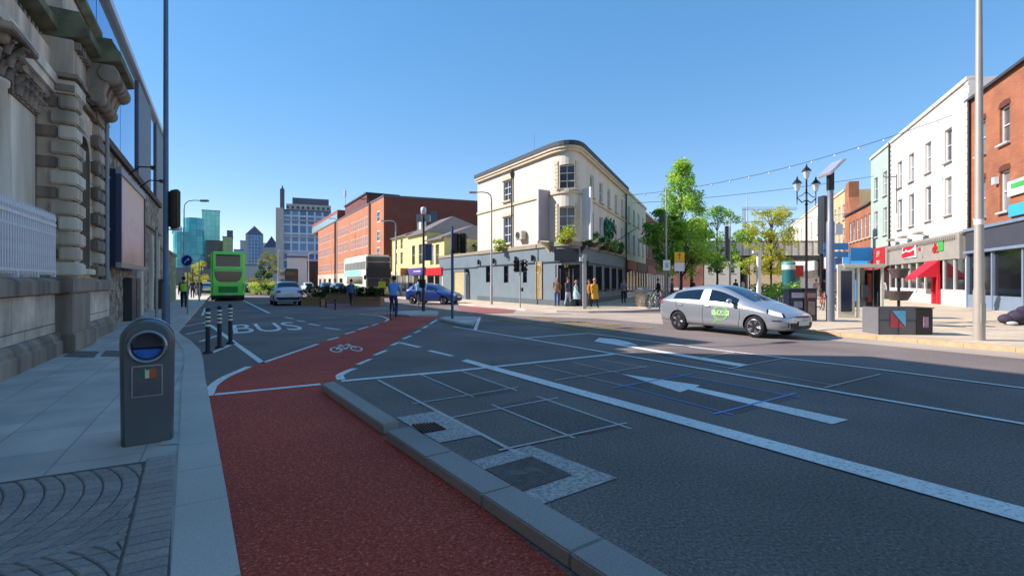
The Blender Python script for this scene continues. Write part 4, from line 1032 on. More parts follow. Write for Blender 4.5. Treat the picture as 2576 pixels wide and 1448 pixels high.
# ================================================================ generic building maker
def house(name, label, path, depth, z0, z1, ops, wallm, roofm, group=None, roof='flat', frame=white, gl=glass2, bars=(0, 1), sill=None, reveal=.15, rise=2.2, cap=None, eaves=.2, cat='building', base=None):
    c = path[0]; r = thing(name, label, cat, (c[0], c[1], 0), 0, group)
    path = [Vector(p) for p in path]
    ft = inset(path, depth); w = MB(); wall(w, path, z0, z1, ops, wallm, reveal)
    k = len(path)
    for i in range(k - 1, k + 2):
        a, b = ft[i], ft[(i + 1) % (k + 2)]
        w.face([(a.x, a.y, z0), (b.x, b.y, z0), (b.x, b.y, z1), (a.x, a.y, z1)], wallm)
    if roof == 'flat':
        w.face([(p.x, p.y, z1 - .002) for p in ccw(ft)], roofm)
    w.build('wall', r, world=True)
    if roof in ('pitch', 'hip'):
        a, b, c2, d = ft[0], ft[k - 1], ft[k], ft[k + 1]; t = (b - a).normalized(); n = Vector((t.y, -t.x))
        m0 = (a + d) / 2; m1 = (b + c2) / 2; q = MB(); e = eaves
        A0, B0, C0, D0 = a + n * e - t * .1, b + n * e + t * .1, c2 - n * e + t * .1, d - n * e - t * .1
        m0 = m0 - t * .1; m1 = m1 + t * .1
        if roof == 'hip': m1 = m1 - t * min(depth * .5, (b - a).length * .45)
        def z(p, h): return (p.x, p.y, h)
        q.face([z(A0, z1 - .05), z(B0, z1 - .05), z(m1, z1 + rise), z(m0, z1 + rise)], roofm); q.face([z(C0, z1 - .05), z(D0, z1 - .05), z(m0, z1 + rise), z(m1, z1 + rise)], roofm)
        if roof == 'hip': q.face([z(B0, z1 - .05), z(C0, z1 - .05), z(m1, z1 + rise)], roofm)
        q.face([z(A0, z1 - .2), z(B0, z1 - .2), z(B0, z1 - .05), z(A0, z1 - .05)], roofm)
        q.build('roof', r, world=True)
        g = MB()
        if roof == 'pitch': g.face([z(b, z1), z(c2, z1), z(m1 - t * .1, z1 + rise - .06)], wallm)
        g.face([z(d, z1), z(a, z1), z(m0 + t * .1, z1 + rise - .06)], wallm); g.build('gable', r, world=True)
    else:
        q = MB(); strip(q, path, .12, z1 - .05, z1 + .18, cap or creamd, .4); q.build('parapet', r, world=True)
    for o in ops: window(r, path, o, frame, gl, bars, sill, reveal)
    return r
def grid(n, d0, pitch, w, zz): return [(d0 + i * pitch, d0 + i * pitch + w, a, b) for a, b in zz for i in range(n)]
# ---- buildings running away behind the pub on the right-hand street
redbrick = brickmat('red_brick', (150, 76, 48), (128, 62, 42), (150, 126, 108))
orbrick = brickmat('orange_brick', (170, 96, 56), (150, 80, 46), (160, 124, 96))
c0 = PR; c1 = PT + DT * 28.6
tr1 = house('terrace_building', 'cream rendered terrace next to the pub on the tree lined street', [PR + DT * .02, c1], 9, .1, 9.9, grid(4, 1.2, 3.0, 1.1, [(4.4, 6.2), (7.2, 8.7)]), cream, slate, sill=creamd)
def shopfront(r, path, d0, d1, z1, fm, wm, gm=glass, base=.5, sign=.9, panes=3, off=.09):
    a, t = along(path, d0); b, _ = along(path, d1); w = (b - a).length; m = (a + b) / 2; n = Vector((t.y, -t.x)); rz = ang(t)
    s = MB(); s.box((m.x + n.x * .1, m.y + n.y * .1, z1 - sign / 2), (w, .2, sign), fm, rz); s.build('fascia_sign', r, world=True, bevel=.015)
    f = MB()
    for i in range(panes + 1):
        p = a.lerp(b, i / panes); f.box((p.x + n.x * off * .5, p.y + n.y * off * .5, (z1 - sign + .1) / 2), (.14, off, z1 - sign - .1), wm, rz)
    f.box((m.x + n.x * off * .4, m.y + n.y * off * .4, .1 + base / 2), (w, off * .8, base), wm, rz); f.build('shop_frame', r, world=True)
    for i in range(panes):
        p = a.lerp(b, (i + .5) / panes); g = MB(); g.box((p.x + n.x * .02, p.y + n.y * .02, (base + .1 + z1 - sign) / 2), (w / panes - .16, .03, z1 - sign - base - .1), gm, rz); g.build('shop_window', r, world=True)
    return a, b, t, n
shopfront(tr1, [PR + DT * .02, c1], .2, 5.5, 3.6, mat('shop_red', (150, 40, 36), .5), white, panes=3)
shopfront(tr1, [PR + DT * .02, c1], 5.8, 12.8, 3.6, mat('shop_green', (36, 60, 44), .5), pubdark, panes=4)
aw = MB(); a, t = along([PR, c1], .4); n = Vector((DT.y, -DT.x)); b = a + DT * 4.8
aw.face([(a.x, a.y, 2.85), (a.x + n.x * 1.3, a.y + n.y * 1.3, 2.35), (b.x + n.x * 1.3, b.y + n.y * 1.3, 2.35), (b.x, b.y, 2.85)], mat('awning_red', (170, 50, 40), .7)); aw.build('awning', tr1, world=True)
c2 = PT + DT * 40
tr2 = house('brick_terrace', 'narrow red brick house beyond the cream terrace beside the tall tree', [c1 + DT * .02, c2], 9, .1, 9.4, grid(3, 1.4, 3.4, 1.1, [(4.4, 6.2), (7.1, 8.6)]), redbrick, slate, sill=creamd)
shopfront(tr2, [c1, c2], .2, 11, 3.5, mat('shop_pink', (150, 60, 80), .5), white, panes=5)
c3 = PT + DT * 62
tr3 = house('terrace_building', 'pale stone terrace far along the street under the dark tree', [c2 + DT * .02, c3], 9, .1, 9.0, grid(6, 1.4, 3.4, 1.1, [(4.4, 6.2), (7.0, 8.4)]), mat('pale_render', (190, 180, 160), .8, 0, .08, 1), slate, sill=creamd)
shopfront(tr3, [c2, c3], .2, 21, 3.5, pubdark, white, panes=8)
# ================================================================ right-hand row
W0 = Vector((26.9, 29.3)); WD = -DT
def wd(u):                                                 # distance along the row seen at photo column u (0 at W0, growing towards the camera)
    t = (u - CU) / F; return (t * W0.y - W0.x) / (WD.x - t * WD.y)
def wp(k): return W0 + WD * k
def ro(k0, u0, v0, u1, v1):
    a = uvrect(wp(k0), WD, u0, v0, u1, v1); return a
kG, kW, kB = wd(2190), wd(2240), wd(2437)
whiter = mat('white_render', (212, 206, 192), .75, 0, .07, .8, bump=.06, bscale=18, streak=True)
# white three-storey building with takeaway below
wpth = [wp(kW), wp(kB) - WD * .02]
def wr(*a): return ro(kW, *a)
wops = []
for (u0, u1, tv, bv) in ((2265, 2278, 365, 432), (2290, 2304, 338, 420), (2330, 2345, 305, 398), (2380, 2400, 256, 362)): wops.append(wr(u0, tv, u1, bv))
for (u0, u1, tv, bv) in ((2268, 2280, 485, 548), (2291, 2306, 472, 560), (2332, 2350, 452, 555), (2384, 2404, 420, 540)): wops.append(wr(u0, tv, u1, bv))
LW = (wpth[1] - wpth[0]).length
zr = [(9.3, 11.4), (5.9, 8.3)]
wops = []
for k, d in enumerate((2.3, 5.0, 8.3, 11.6)):
    for a, b in zr: wops.append((d * LW / 14.5 - .55, d * LW / 14.5 + .55, a, b))
wops.sort()
wh = house('white_building', 'tall white rendered building with grey takeaway shopfront and red awning', wpth, 9, .1, 13.5, wops, whiter, slate, sill=mat('sill_grey', (186, 184, 178), .7, 0, .1, 3), bars=(0, 1), cap=whiter, reveal=.2)
qn = MB()
for i in range(22):
    for e in (0.0, LW - .45):
        a = along(wpth, e)[0]; b = along(wpth, e + (.45 if i % 2 else .3))[0]; strip(qn, [a, b], .04, 4.8 + i * .4, 5.1 + i * .4, whiter)
qn.build('quoin', wh, world=True)
shopgrey = mat('shop_stone_grey', (150, 146, 134), .7, 0, .1, 2); shopwhite = mat('shop_offwhite', (196, 196, 188), .6, 0, .08, 2)
a, b, t, n = shopfront(wh, wpth, .1, LW - .1, 4.5, shopgrey, shopwhite, glass, 1.0, 1.5, 9, .12)
st2 = MB(); strip(st2, wpth, .34, 4.42, 4.58, shopgrey)
for i in range(46): p = along(wpth, .2 + i * LW / 47)[0] + n * .3; st2.box((p.x, p.y, 4.33), (.14, .16, .14), shopgrey, ang(t))
st2.build('shop_cornice', wh, world=True)
for d in (.2, LW - .35): p = along(wpth, d)[0] + n * .2; MB().box((p.x, p.y, 3.75), (.45, .4, 1.6), shopgrey, ang(t)).build('console', wh, world=True, bevel=.02)
sg_ = MB(); signred = mat('sign_red', (206, 24, 40), .45, 0, .04, 2); signgreen = mat('sign_green', (70, 170, 80), .5)
def onwall(path, d, z, off): p, tt = along(path, d); nn = Vector((tt.y, -tt.x)); p = p + nn * off; return Vector((p.x, p.y, z)), tt, nn
def wu(u): return wd(u) - kW
c, tt, nn = onwall(wpth, wu(2297), 3.85, .26); wdt = wu(2314) - wu(2280)
mm = Matrix(((tt.x, -nn.x, 0, c.x), (tt.y, -nn.y, 0, c.y), (0, 0, 1, c.z), (0, 0, 0, 1)))
sg_.box((c.x, c.y, c.z + .02), (wdt * 1.02, .06, .95), white, ang(tt)); sg_.build('logo_board', wh, world=True)
s2 = MB(); s2.ext([(-wdt / 2, -.42), (wdt * .42, -.3), (wdt * .42, .1), (wdt * .1, -.02), (-wdt * .2, .05), (-wdt / 2, -.08)], -.06, -.035, signred, mm); s2.ext([(-wdt * .46, .1), (-wdt * .3, .1), (-wdt * .2, .3), (-wdt * .1, .12), (wdt * .1, .14), (wdt * .38, .3), (wdt * .4, .42), (-wdt * .4, .4)], -.06, -.035, signred, mm); s2.build('logo', wh, world=True)
def letters(root, body, size, m, pos, tt, nn, name='lettering', parent_off=None):
    me = text_mesh(body, size, m, .03); return link(name, me, root, pos - root.location, (R(90), 0, ang(tt)))
c, tt, nn = onwall(wpth, wu(2363), 3.8, .24); letters(wh, 'dls', .95, signred, c, tt, nn)
cg, tt, nn = onwall(wpth, wu(2377), 4.0, .23); sg3 = MB(); sg3.box(cg, (.8, .05, .8), signgreen, ang(tt)); sg3.build('sign_backing', wh, world=True)
c2_, tt, nn = onwall(wpth, wu(2322), 3.95, .24); MB().box(c2_, (.3, .05, .2), signred, ang(tt)).build('sign_dot', wh, world=True)
awr = mat('awning_bright_red', (206, 26, 46), .7, 0, .06, 2)
dA0, dA1 = wu(2338), wu(2370)
pa, tt, nn = onwall(wpth, dA0, 3.05, .14); pb, _, _ = onwall(wpth, dA1, 3.05, .14); N3 = Vector((*nn, 0)); dn_ = Vector((0, 0, -1.15))
aw = MB(); oa, ob_ = pa + N3 * 1.25 + dn_, pb + N3 * 1.25 + dn_
aw.face([pa, oa, ob_, pb], awr); aw.face([pb, ob_, pb + dn_], awr); aw.face([pa, pa + dn_, oa], awr); aw.face([oa, oa + Vector((0, 0, -.18)), ob_ + Vector((0, 0, -.18)), ob_], awr); aw.build('awning', wh, world=True)
for d_, m_ in ((dA1 - .1, awr), (dA1 - .9, awr)):
    c, tt, nn = onwall(wpth, d_, 1.15, .2); MB().box((c.x, c.y, 1.1), (.28, .16, 2.0), m_, ang(tt)).build('red_pilaster', wh, world=True, bevel=.01)
ex_ = MB(); c, tt, nn = onwall(wpth, wu(2262), 10.2, .2); N3 = Vector((*nn, 0)); ex_.tube([c, c + N3 * .8, c + N3 * .9 + Vector((0, 0, .2))], .035, black, 6); ex_.tube([c + Vector((0, 0, -3)), c + Vector((0, 0, .2))], .03, black, 6); ex_.build('wall_bracket', wh, world=True)
for u in (2258, 2289, 2330):
    c, tt, nn = onwall(wpth, wu(u), 5.05, .5); q = MB(); q.box(c, (1.1, .35, .12), shopgrey, ang(tt)); q.tube([c, c - Vector((*nn, 0)) * .5 + Vector((0, 0, -.2))], .03, shopgrey, 6); q.build('uplighter', wh, world=True)
chm = MB(); p = wp(kW + .9) + Vector((DT.y, -DT.x)) * 3.5; chm.box((p.x, p.y, 14.2), (1.2, 1.6, 1.6), orbrick, ang(WD)); chm.build('chimney', wh, world=True)
for i in range(3): q = p + WD * (i - 1) * .35; MB().lathe((q.x, q.y, 15.0), [(.13, 0), (.11, .4)], mat('pot', (190, 160, 130), .8), 10).build('chimney_pot', wh, world=True)
p = wp(kW) - Vector((0, 0)) ; nrow = Vector((WD.y, -WD.x)); q = p + nrow * .1
MB().tube([(q.x, q.y, .1), (q.x, q.y, 13.6)], .08, black, 8).build('drainpipe', wh, world=True)
# red brick building nearest, dark shopfront
bpth = [wp(kB), wp(kB + 12)]
bo_ = []
for d in (1.5, 4.0, 7.2, 10.2): bo_ += [(d - .5, d + .5, 8.7, 10.6), (d - .5, d + .5, 5.2, 7.3)]
rb = house('brick_building', 'orange red brick building with dark grey shop fascia at the right edge', bpth, 9, .1, 12.3, bo_, orbrick, slate, sill=mat('sill_grey', (186, 184, 178)), roof='pitch', rise=1.8, reveal=.2, bars=(0, 1))
for o in bo_: 
    al = MB(); m_, t = along(bpth, (o[0] + o[1]) / 2); n = Vector((t.y, -t.x)); al.ext([(-.62, o[3]), (.62, o[3]), (.5, o[3] + .26), (0, o[3] + .34), (-.5, o[3] + .26)], -.015, .06, mat('brick_arch', (96, 52, 36), .8, 0, .2, 8), Matrix(((t.x, -t.y, 0, m_.x), (t.y, t.x, 0, m_.y), (0, 0, 1, 0), (0, 0, 0, 1)))); al.build('window_arch', rb, world=True)
bluegrey = mat('shop_bluegrey', (118, 134, 150), .5, 0, .08, 2); fasd = mat('fascia_charcoal', (66, 68, 76), .5, 0, .08, 2)
a, b, t, n = shopfront(rb, bpth, .1, 11.9, 4.55, fasd, bluegrey, glass, .75, 1.25, 4, .16)
q = MB(); strip(q, bpth, .3, 3.22, 3.36, bluegrey); strip(q, bpth, .3, 4.5, 4.66, bluegrey); q.build('shop_moulding', rb, world=True)
for u, v0, v1, m_, nm in ((2560, 452, 490, mat('board_white', (226, 230, 222), .5, 0, .03, 2), 'letting_board'), (2562, 512, 542, mat('board_cyan', (60, 170, 200), .5, 0, .05, 2), 'letting_board')):
    k = wd(u) - kB; Y = wp(wd(u)).y; z1, z0 = EYE - (v0 - HV) / F * Y, EYE - (v1 - HV) / F * Y
    c, tt, nn = onwall(bpth, k + .3, (z0 + z1) / 2, .1); MB().box(c, (1.9, .06, z1 - z0), m_, ang(tt)).build(nm, rb, world=True)
    if v0 < 500: MB().box(c + Vector((*nn, 0)) * .04 + Vector((0, 0, .1)), (1.2, .02, .25), signgreen, ang(tt)).build('board_stripe', rb, world=True)
c, tt, nn = onwall(bpth, wd(2510) - kB, 6.9, .12); MB().box(c, (.3, .2, .36), white, ang(tt)).build('alarm_box', rb, world=True)
chm = MB(); p = wp(kB + 9) - nrow * 4; chm.box((p.x, p.y, 14.6), (1.4, 1.2, 2.2), redbrick, ang(WD)); chm.box((p.x, p.y, 15.76), (1.6, 1.4, .2), creamd, ang(WD)); chm.build('chimney', rb, world=True)
q = MB(); p = wp(kB + .25) + nrow * .1; q.tube([(p.x, p.y, 4.7), (p.x, p.y, 12.2)], .07, black, 8); q.build('drainpipe', rb, world=True)
c, tt, nn = onwall(bpth, wd(2512) - kB, .1, -.55)
# pale green building
gpth = [wp(kG), wp(kW) - WD * .02]; LG = (gpth[1] - gpth[0]).length
palegreen = mat('pale_green_render', (170, 188, 172), .75, 0, .05, 1)
gb_ = house('green_building', 'pale green rendered building with red shop sign beside white building', gpth, 9, .1, 13.5, grid(2, LG * .18, LG * .46, 1.2, [(9.3, 11.4), (5.8, 8.2)]), palegreen, slate, sill=shopwhite, cap=whiter)
a, b, t, n = shopfront(gb_, gpth, .2, LG - .2, 4.7, mat('sign_crimson', (176, 30, 44), .5, 0, .05, 2), pubdark, glass, .6, 1.7, 3)
c, tt, nn = onwall(gpth, LG * .55, 4.1, .24); letters(gb_, 'EH', .75, creamd, c, tt, nn)
c, tt, nn = onwall(gpth, LG * .55, 3.35, .24); letters(gb_, 'RED', .5, creamd, c, tt, nn)
aw = MB(); pa, tt, nn = onwall(gpth, .3, 3.0, .1); pb, _, _ = onwall(gpth, LG - .2, 3.0, .1); N3 = Vector((*nn, 0)); aw.face([pa, pa + N3 * 1.2 + Vector((0, 0, -.5)), pb + N3 * 1.2 + Vector((0, 0, -.5)), pb], awr); aw.build('awning', gb_, world=True)
# red brick gabled building, beige building, cream corner
kR = wd(2125); kBe = wd(2092); kC = wd(1990)
rpth = [wp(kR), wp(kG) - WD * .02]; LR = (rpth[1] - rpth[0]).length
gbk = house('gabled_brick_house', 'low red brick house with tall gable chimney between beige and green buildings', rpth, 9, .1, 9.4, grid(6, 2.2, LR / 7, 1.0, [(6.0, 8.3)]), orbrick, slate, roof='pitch', rise=2.2, sill=creamd)
shopfront(gbk, rpth, .2, LR - .2, 5.0, mat('sign_azure', (14, 130, 205), .45, 0, .05, 2), pubdark, glass, .5, 2.0, 4)
gp = MB(); c, tt, nn = onwall(rpth, 1.6, 0, 0); mmx = Matrix(((tt.x, -nn.x, 0, c.x), (tt.y, -nn.y, 0, c.y), (0, 0, 1, 0), (0, 0, 0, 1))); gp.ext([(-1.5, 9.3), (1.9, 9.3), (.75, 11.2), (.75, 13.0), (-.75, 13.0), (-.75, 11.2)], -.1, .9, orbrick, mmx); gp.build('gable_chimney', gbk, world=True)
bpt2 = [wp(kBe), wp(kR) - WD * .02]; LB = (bpt2[1] - bpt2[0]).length
beige = mat('beige_render', (204, 178, 130), .8, 0, .07, 1)
bei = house('beige_building', 'tall plain beige rendered building behind the dark billboard fin', bpt2, 9, .1, 12.4, grid(3, 1.5, LB / 3.2, 1.2, [(6, 8), (9.0, 10.8)]), beige, slate, sill=creamd)
shopfront(bei, bpt2, .2, LB - .2, 4.6, mat('sign_blue2', (24, 96, 170), .45), creamd, glass, .5, 1.6, 4)
cpt = [wp(kC), wp(kBe) - WD * .02]; LC = (cpt[1] - cpt[0]).length
cre = house('cream_building', 'long cream building with flat eaves beyond the railway bridge', cpt, 10, .1, 13.2, grid(7, 2.5, LC / 7.5, 1.6, [(8.8, 11.2)]), mat('pale_cream', (214, 204, 180), .8, 0, .06, 1), slate, sill=creamd, eaves=.6)
shopfront(cre, cpt, .2, LC - .2, 5.0, mat('shop_white2', (220, 218, 210), .6), orbrick, glass, .5, 1.6, 6)
# ================================================================ left-hand street, right side: yellow houses, brick block
yellow = mat('yellow_render', (226, 212, 142), .8, 0, .06, 1)
grey_tile = mat('grey_tiles', (112, 104, 98), .8, 0, .2, 4)
def sN(u, n):                                             # distance along the left street where column u crosses the line n
    t = (u - CU) / F; Y = n / (t * DA.y - DA.x if False else (t * NA.x + NA.y)); X = t * Y
    return X * DA.x + Y * DA.y
def spath(u0, u1, n): return [Vector(A(sN(u0, n), n)), Vector(A(sN(u1, n), n))]
NP_ = 17.9
def hw_(path, *a): return uvrect(path[0], -DA, *a)
y1 = spath(986, 1025, NP_); y2 = spath(1025.4, 1073, NP_); y3 = spath(1073.4, 1117, NP_)
def hl(p): return (p[1] - p[0]).length
h1 = house('yellow_house', 'yellow two storey house nearest the tall brick block with plain windows', y1, 8, .1, 6.9, [(a, a + .9, b, c) for a in (1.2, hl(y1) - 2.6) for b, c in ((3.6, 5.0), (5.4, 6.5))], yellow, grey_tile, roof='pitch', rise=1.4, frame=creamd, eaves=.25)
h2 = house('yellow_house', 'yellow house with purple shop sign and grey tiled roof', y2, 8, .1, 6.7, [(1.4, 2.5, 3.4, 5.5), (hl(y2) - 2.4, hl(y2) - 1.3, 3.4, 5.5)], yellow, grey_tile, roof='hip', rise=2.1, frame=creamd, eaves=.3)
h3 = house('yellow_house', 'yellow house with bright red shop sign at the end of row', y3, 8, .1, 5.8, [(.9, 1.9, 3.2, 5.2), (hl(y3) - 2.2, hl(y3) - 1.2, 3.2, 5.2)], yellow, grey_tile, roof='hip', rise=1.5, frame=creamd, eaves=.3)
shopfront(h2, y2, .2, hl(y2) - .2, 3.05, mat('sign_purple', (92, 76, 150), .5, 0, .06, 2), white, glass, .5, .75, 3)
c, tt, nn = onwall(y2, hl(y2) * .62, 2.68, .22); MB().box(c, (2.2, .03, .1), white, ang(tt)).build('sign_line', h2, world=True)
shopfront(h3, y3, .2, hl(y3) - .2, 2.95, signred, mat('shop_cream', (222, 212, 176), .6), glass, .5, .75, 2)
shopfront(h1, y1, .2, hl(y1) - .2, 2.8, creamd, white, glass, .4, .5, 3)
c, tt, nn = onwall(y2, .3, 2.7, .5); MB().box(c, (.1, .9, .8), mat('sign_ochre', (205, 150, 60), .5, 0, .1, 3), ang(tt)).build('projecting_sign', h1, world=True)
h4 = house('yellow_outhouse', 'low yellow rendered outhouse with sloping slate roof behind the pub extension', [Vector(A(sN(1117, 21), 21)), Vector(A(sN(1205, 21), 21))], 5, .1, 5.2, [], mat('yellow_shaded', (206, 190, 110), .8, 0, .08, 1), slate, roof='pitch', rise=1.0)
chm = MB(); p = A(sN(1060, 22), 22); chm.box((p.x, p.y, 8.8), (1.5, .7, 1.6), white, ang(DA)); chm.build('chimney', h3, world=True)
# big orange brick office
obr = brickmat('office_brick', (200, 122, 74), (184, 108, 64), (150, 116, 92), var=.12)
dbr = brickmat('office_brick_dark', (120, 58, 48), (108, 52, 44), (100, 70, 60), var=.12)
bpath = [Vector(A(sN(800, NP_), NP_)), Vector(A(sN(965, NP_), NP_))]; LBk = hl(bpath)
gv = Vector((12, 4.85)).normalized(); gp_ = [bpath[1], bpath[1] + gv * 20]
bops = []
nwin = 0
for zz in ((3.5, 5.0), (6.6, 8.3), (9.4, 11.0)):
    d = 1.2
    while d < LBk - 6.5:
        bops.append((d, d + .62, *zz)); d += 1.25
        if abs(d % 16 - 15) < 1.2: d += 1.6
for zz in ((4.6, 6.2), (6.9, 8.4), (9.5, 11.0)): bops.append((LBk - 3.4, LBk - 1.8, *zz))
ob = thing('brick_office', 'long four storey orange brick office block with narrow windows on the street', 'building', (bpath[0].x, bpath[0].y, 0))
w_ = MB(); wall(w_, bpath, 0, 12.6, bops, obr, .12); ftp = [bpath[0], bpath[1], gp_[1], gp_[1] + DA * 26, bpath[0] + NA * 18]
for i in range(1, 5): a, b = ftp[i], ftp[(i + 1) % 5]; w_.face([(a.x, a.y, 0), (b.x, b.y, 0), (b.x, b.y, 12.6), (a.x, a.y, 12.6)], dbr if i == 1 else obr)  # gable gets a darker brick, its shade put into the colour
w_.face([(p.x, p.y, 12.58) for p in ccw(ftp)], slate); w_.build('wall', ob, world=True)
t_ = MB(); strip(t_, [bpath[0], bpath[1], gp_[1]], .06, 12.5, 12.75, mat('lead_grey', (86, 84, 90), .6, 0, .1, 3), .4); t_.build('parapet', ob, world=True)
for o in bops: window(ob, bpath, o, white, glass2, (0, 1), None, .10, bw=.13)
t_ = MB(); strip(t_, bpath, .05, 2.7, 3.0, creamd); t_.build('band', ob, world=True)
t_ = MB(); strip(t_, bpath, .04, 0, 2.7, mat('office_base', (196, 186, 160), .7, 0, .12, .6)); t_.build('base_course', ob, world=True)
for i in range(9):
    c, tt, nn = onwall(bpath, 3 + i * (LBk - 8) / 8, 1.5, .05); MB().box(c, (2.4, .04, 1.3), glass, ang(tt)).build('ground_window', ob, world=True)
for u in (846 - 2, 931):
    d = (sN(u, NP_)); p = A(d, NP_ - .1); MB().box((p.x, p.y, 6.3), (.4, .25, 12.4), mat('brick_seam', (110, 58, 40), .8), ang(DA)).build('downpipe', ob, world=True)
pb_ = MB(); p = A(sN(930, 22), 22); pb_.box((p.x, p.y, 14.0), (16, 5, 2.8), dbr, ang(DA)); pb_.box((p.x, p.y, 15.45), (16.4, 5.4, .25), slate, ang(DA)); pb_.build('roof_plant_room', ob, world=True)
pb_ = MB(); p = A(sN(838, 20.4), 20.4); pb_.box((p.x, p.y, 13.8), (30, 4, 2.2), mat('roof_red', (150, 70, 58), .6, 0, .1, 1), ang(DA)); pb_.box(tuple(A(sN(838, 20.4), 18.35)) + (13.6,), (30, .06, 1.3), mat('roof_glazing', (150, 176, 170), .2, .3, .1, .6), ang(DA)); pb_.build('roof_storey', ob, world=True)
an = MB(); p = A(sN(868, 20), 20); an.tube([(p.x, p.y, 14), (p.x, p.y, 18.8)], .08, white, 6); an.lathe((p.x, p.y, 17.6), [(.2, 0), (.25, .6), (.2, 1.2)], white, 8); an.build('aerial', ob, world=True)
an = MB(); p = gp_[0] + gv * 14 - Vector((gv.y, -gv.x)) * 1; an.tube([(p.x, p.y, 12.6), (p.x, p.y, 15.2)], .05, steel, 6); an.build('aerial', ob, world=True)
for fx, z_ in ((6.5, 10.2), (9.4, 9.2)): c, tt, nn = onwall(gp_, fx, z_, .03); MB().box(c, (1.0, .08, 1.7), glass, ang(tt)).build('gable_window', ob, world=True)
# ================================================================ distant skyline (built at true size, far away)
def gridglass(name, c1, c2, mul, w, h, rough=.15, metal=.0, ms=.08):
    m = brickmat(name, c1, c2, mul, w, h, ms, rough, var=.1, nscale=.05, bump=0)
    for n_ in m.node_tree.nodes:
        if n_.type == 'TEX_BRICK': n_.offset = 0
        if n_.type == 'BSDF_PRINCIPLED': n_.inputs['Metallic'].default_value = metal
    return m
teal = gridglass('teal_glass', (30, 150, 160), (60, 186, 190), (24, 120, 130), 3, 3.6)
greeng = gridglass('green_glass', (140, 214, 190), (160, 224, 204), (90, 170, 150), 2.5, 3.5)
blueg = gridglass('blue_glass', (60, 110, 160), (84, 136, 184), (190, 200, 205), 2.2, 2.6, .12, .0, .12)
slabg = gridglass('slab_glass', (56, 92, 136), (96, 138, 176), (176, 190, 200), 2.4, 2.9, .12, .0, .3)
limeg = gridglass('lime_glass', (150, 170, 110), (130, 155, 100), (100, 120, 80), 2.5, 3.4)
stonec = mat('far_stone', (176, 172, 164), .8, 0, .06, .3); brownc = gridglass('brown_block', (126, 118, 116), (140, 130, 126), (96, 90, 90), 4, 3.6, .5)
slatef = mat('far_slate', (84, 88, 104), .6, 0, .1, .4)
def block(name, label, u0, u1, vtop, Y, m, depth=20, rz=0, cat='building', extra=None, roofm=None, z0=0):
    a, b = at(u0, vtop, Y), at(u1, vtop, Y); c = (a + b) / 2
    r = thing(name, label, cat, (c.x, Y, 0), math.atan2(-c.x, Y)); w = (b - a).length * math.cos(math.atan2(c.x, Y))
    MB().box((0, depth / 2, (a.z + z0) / 2), (w, depth, a.z - z0), m).build('wall', r)
    MB().box((0, depth / 2, a.z + .2), (w + .4, depth + .4, .4), roofm or slatef).build('roof', r)
    return r, w, a.z
r_ = thing('glass_building', 'teal curved glass building with barrel shaped end far down the street', 'building', (*at(475, 700, 300).xy, 0), math.atan2(-at(475, 700, 300).x, 300))
zt = at(475, 550, 300).z; pr_ = []
for i in range(13):
    th = math.pi * i / 12; pr_.append((8.2 * math.cos(th) * (1 if math.cos(th) > 0 else .95), 12 * math.sin(th)))
q = MB(); q.prism([(-8.2, 14), (8.2, 14)] + [(8.2 * math.cos(t), -8 * math.sin(t)) for t in [math.pi * i / 12 for i in range(13)]], 0, zt * .78, teal)
q.build('glazed_wall', r_)
q = MB(); q.prism([(-3, 14), (8.6, 14)] + [(2.8 + 5.8 * math.cos(t), -8.4 * math.sin(t)) for t in [math.pi * i / 12 for i in range(13)]], zt * .45, zt, teal); q.build('upper_drum', r_)
q = MB(); q.box((-6, 4, zt * .82), (5, 12, 4), white); q.build('roof_wing', r_)
block('glass_tower', 'green glass tower with flat top standing above the bus', 508, 553, 530, 330, greeng, 22)
block('office_block', 'brown grey office block below the green glass tower', 512, 566, 606, 320, brownc, 8)
r_, w, zt = block('office_block', 'narrow lime glass block between the green tower and pyramid roof', 560, 586, 596, 310, limeg, 16); MB().box((w * .2, 6, zt + 2.2), (w * .6, 12, 4.0), slatef).build('roof_box', r_)
block('office_block', 'low dark blue office block right of the lime glass block', 584, 608, 648, 340, blueg, 14)
def pyramid(name, label, u0, u1, vtop, vap, Y, m):
    r, w, z = block(name, label, u0, u1, vtop, Y, m, (at(u1, vtop, Y) - at(u0, vtop, Y)).length)
    za = at(u0, vap, Y).z; q = MB(); h = w / 2; cy = w / 2
    q.mesh([(-h, cy - h, z + .4), (h, cy - h, z + .4), (h, cy + h, z + .4), (-h, cy + h, z + .4), (0, cy, za)], [(0, 1, 4), (1, 2, 4), (2, 3, 4), (3, 0, 4)], slatef); q.build('pyramid_roof', r)
    for sx_ in (-1, 1): MB().box((sx_ * h * .92, -.15, z / 2), (w * .1, .3, z), stonec).build('corner_pier', r)
    return r
block('office_block', 'pale blue glass block just right of the green bus roof', 588, 612, 628, 400, blueg, 14)
block('office_block', 'pale stone block behind the taller pyramid roofed tower', 604, 628, 606, 420, stonec, 14)
block('office_block', 'pale glass block between the two pyramid towers', 652, 672, 612, 430, gridglass('pale_glass', (150, 190, 206), (176, 206, 216), (120, 150, 160), 2.6, 3.2), 14)
block('office_block', 'low green glass block left of the teal drum building', 440, 458, 575, 340, teal, 14)
pyramid('office_tower', 'blue glass office tower with a pyramid roof, taller of two', 618, 662, 590, 566, 380, blueg)
pyramid('office_tower', 'shorter office tower with dark pyramid roof beside the slab block', 664, 702, 622, 592, 370, stonec)
rs, w, zs_ = block('slab_office', 'tall blue glazed slab office block with white stair tower and roof storey', 712, 832, 532, 165, slabg, 16)
zt_ = at(715, 475, 165).z; za = at(715, 527, 165).z
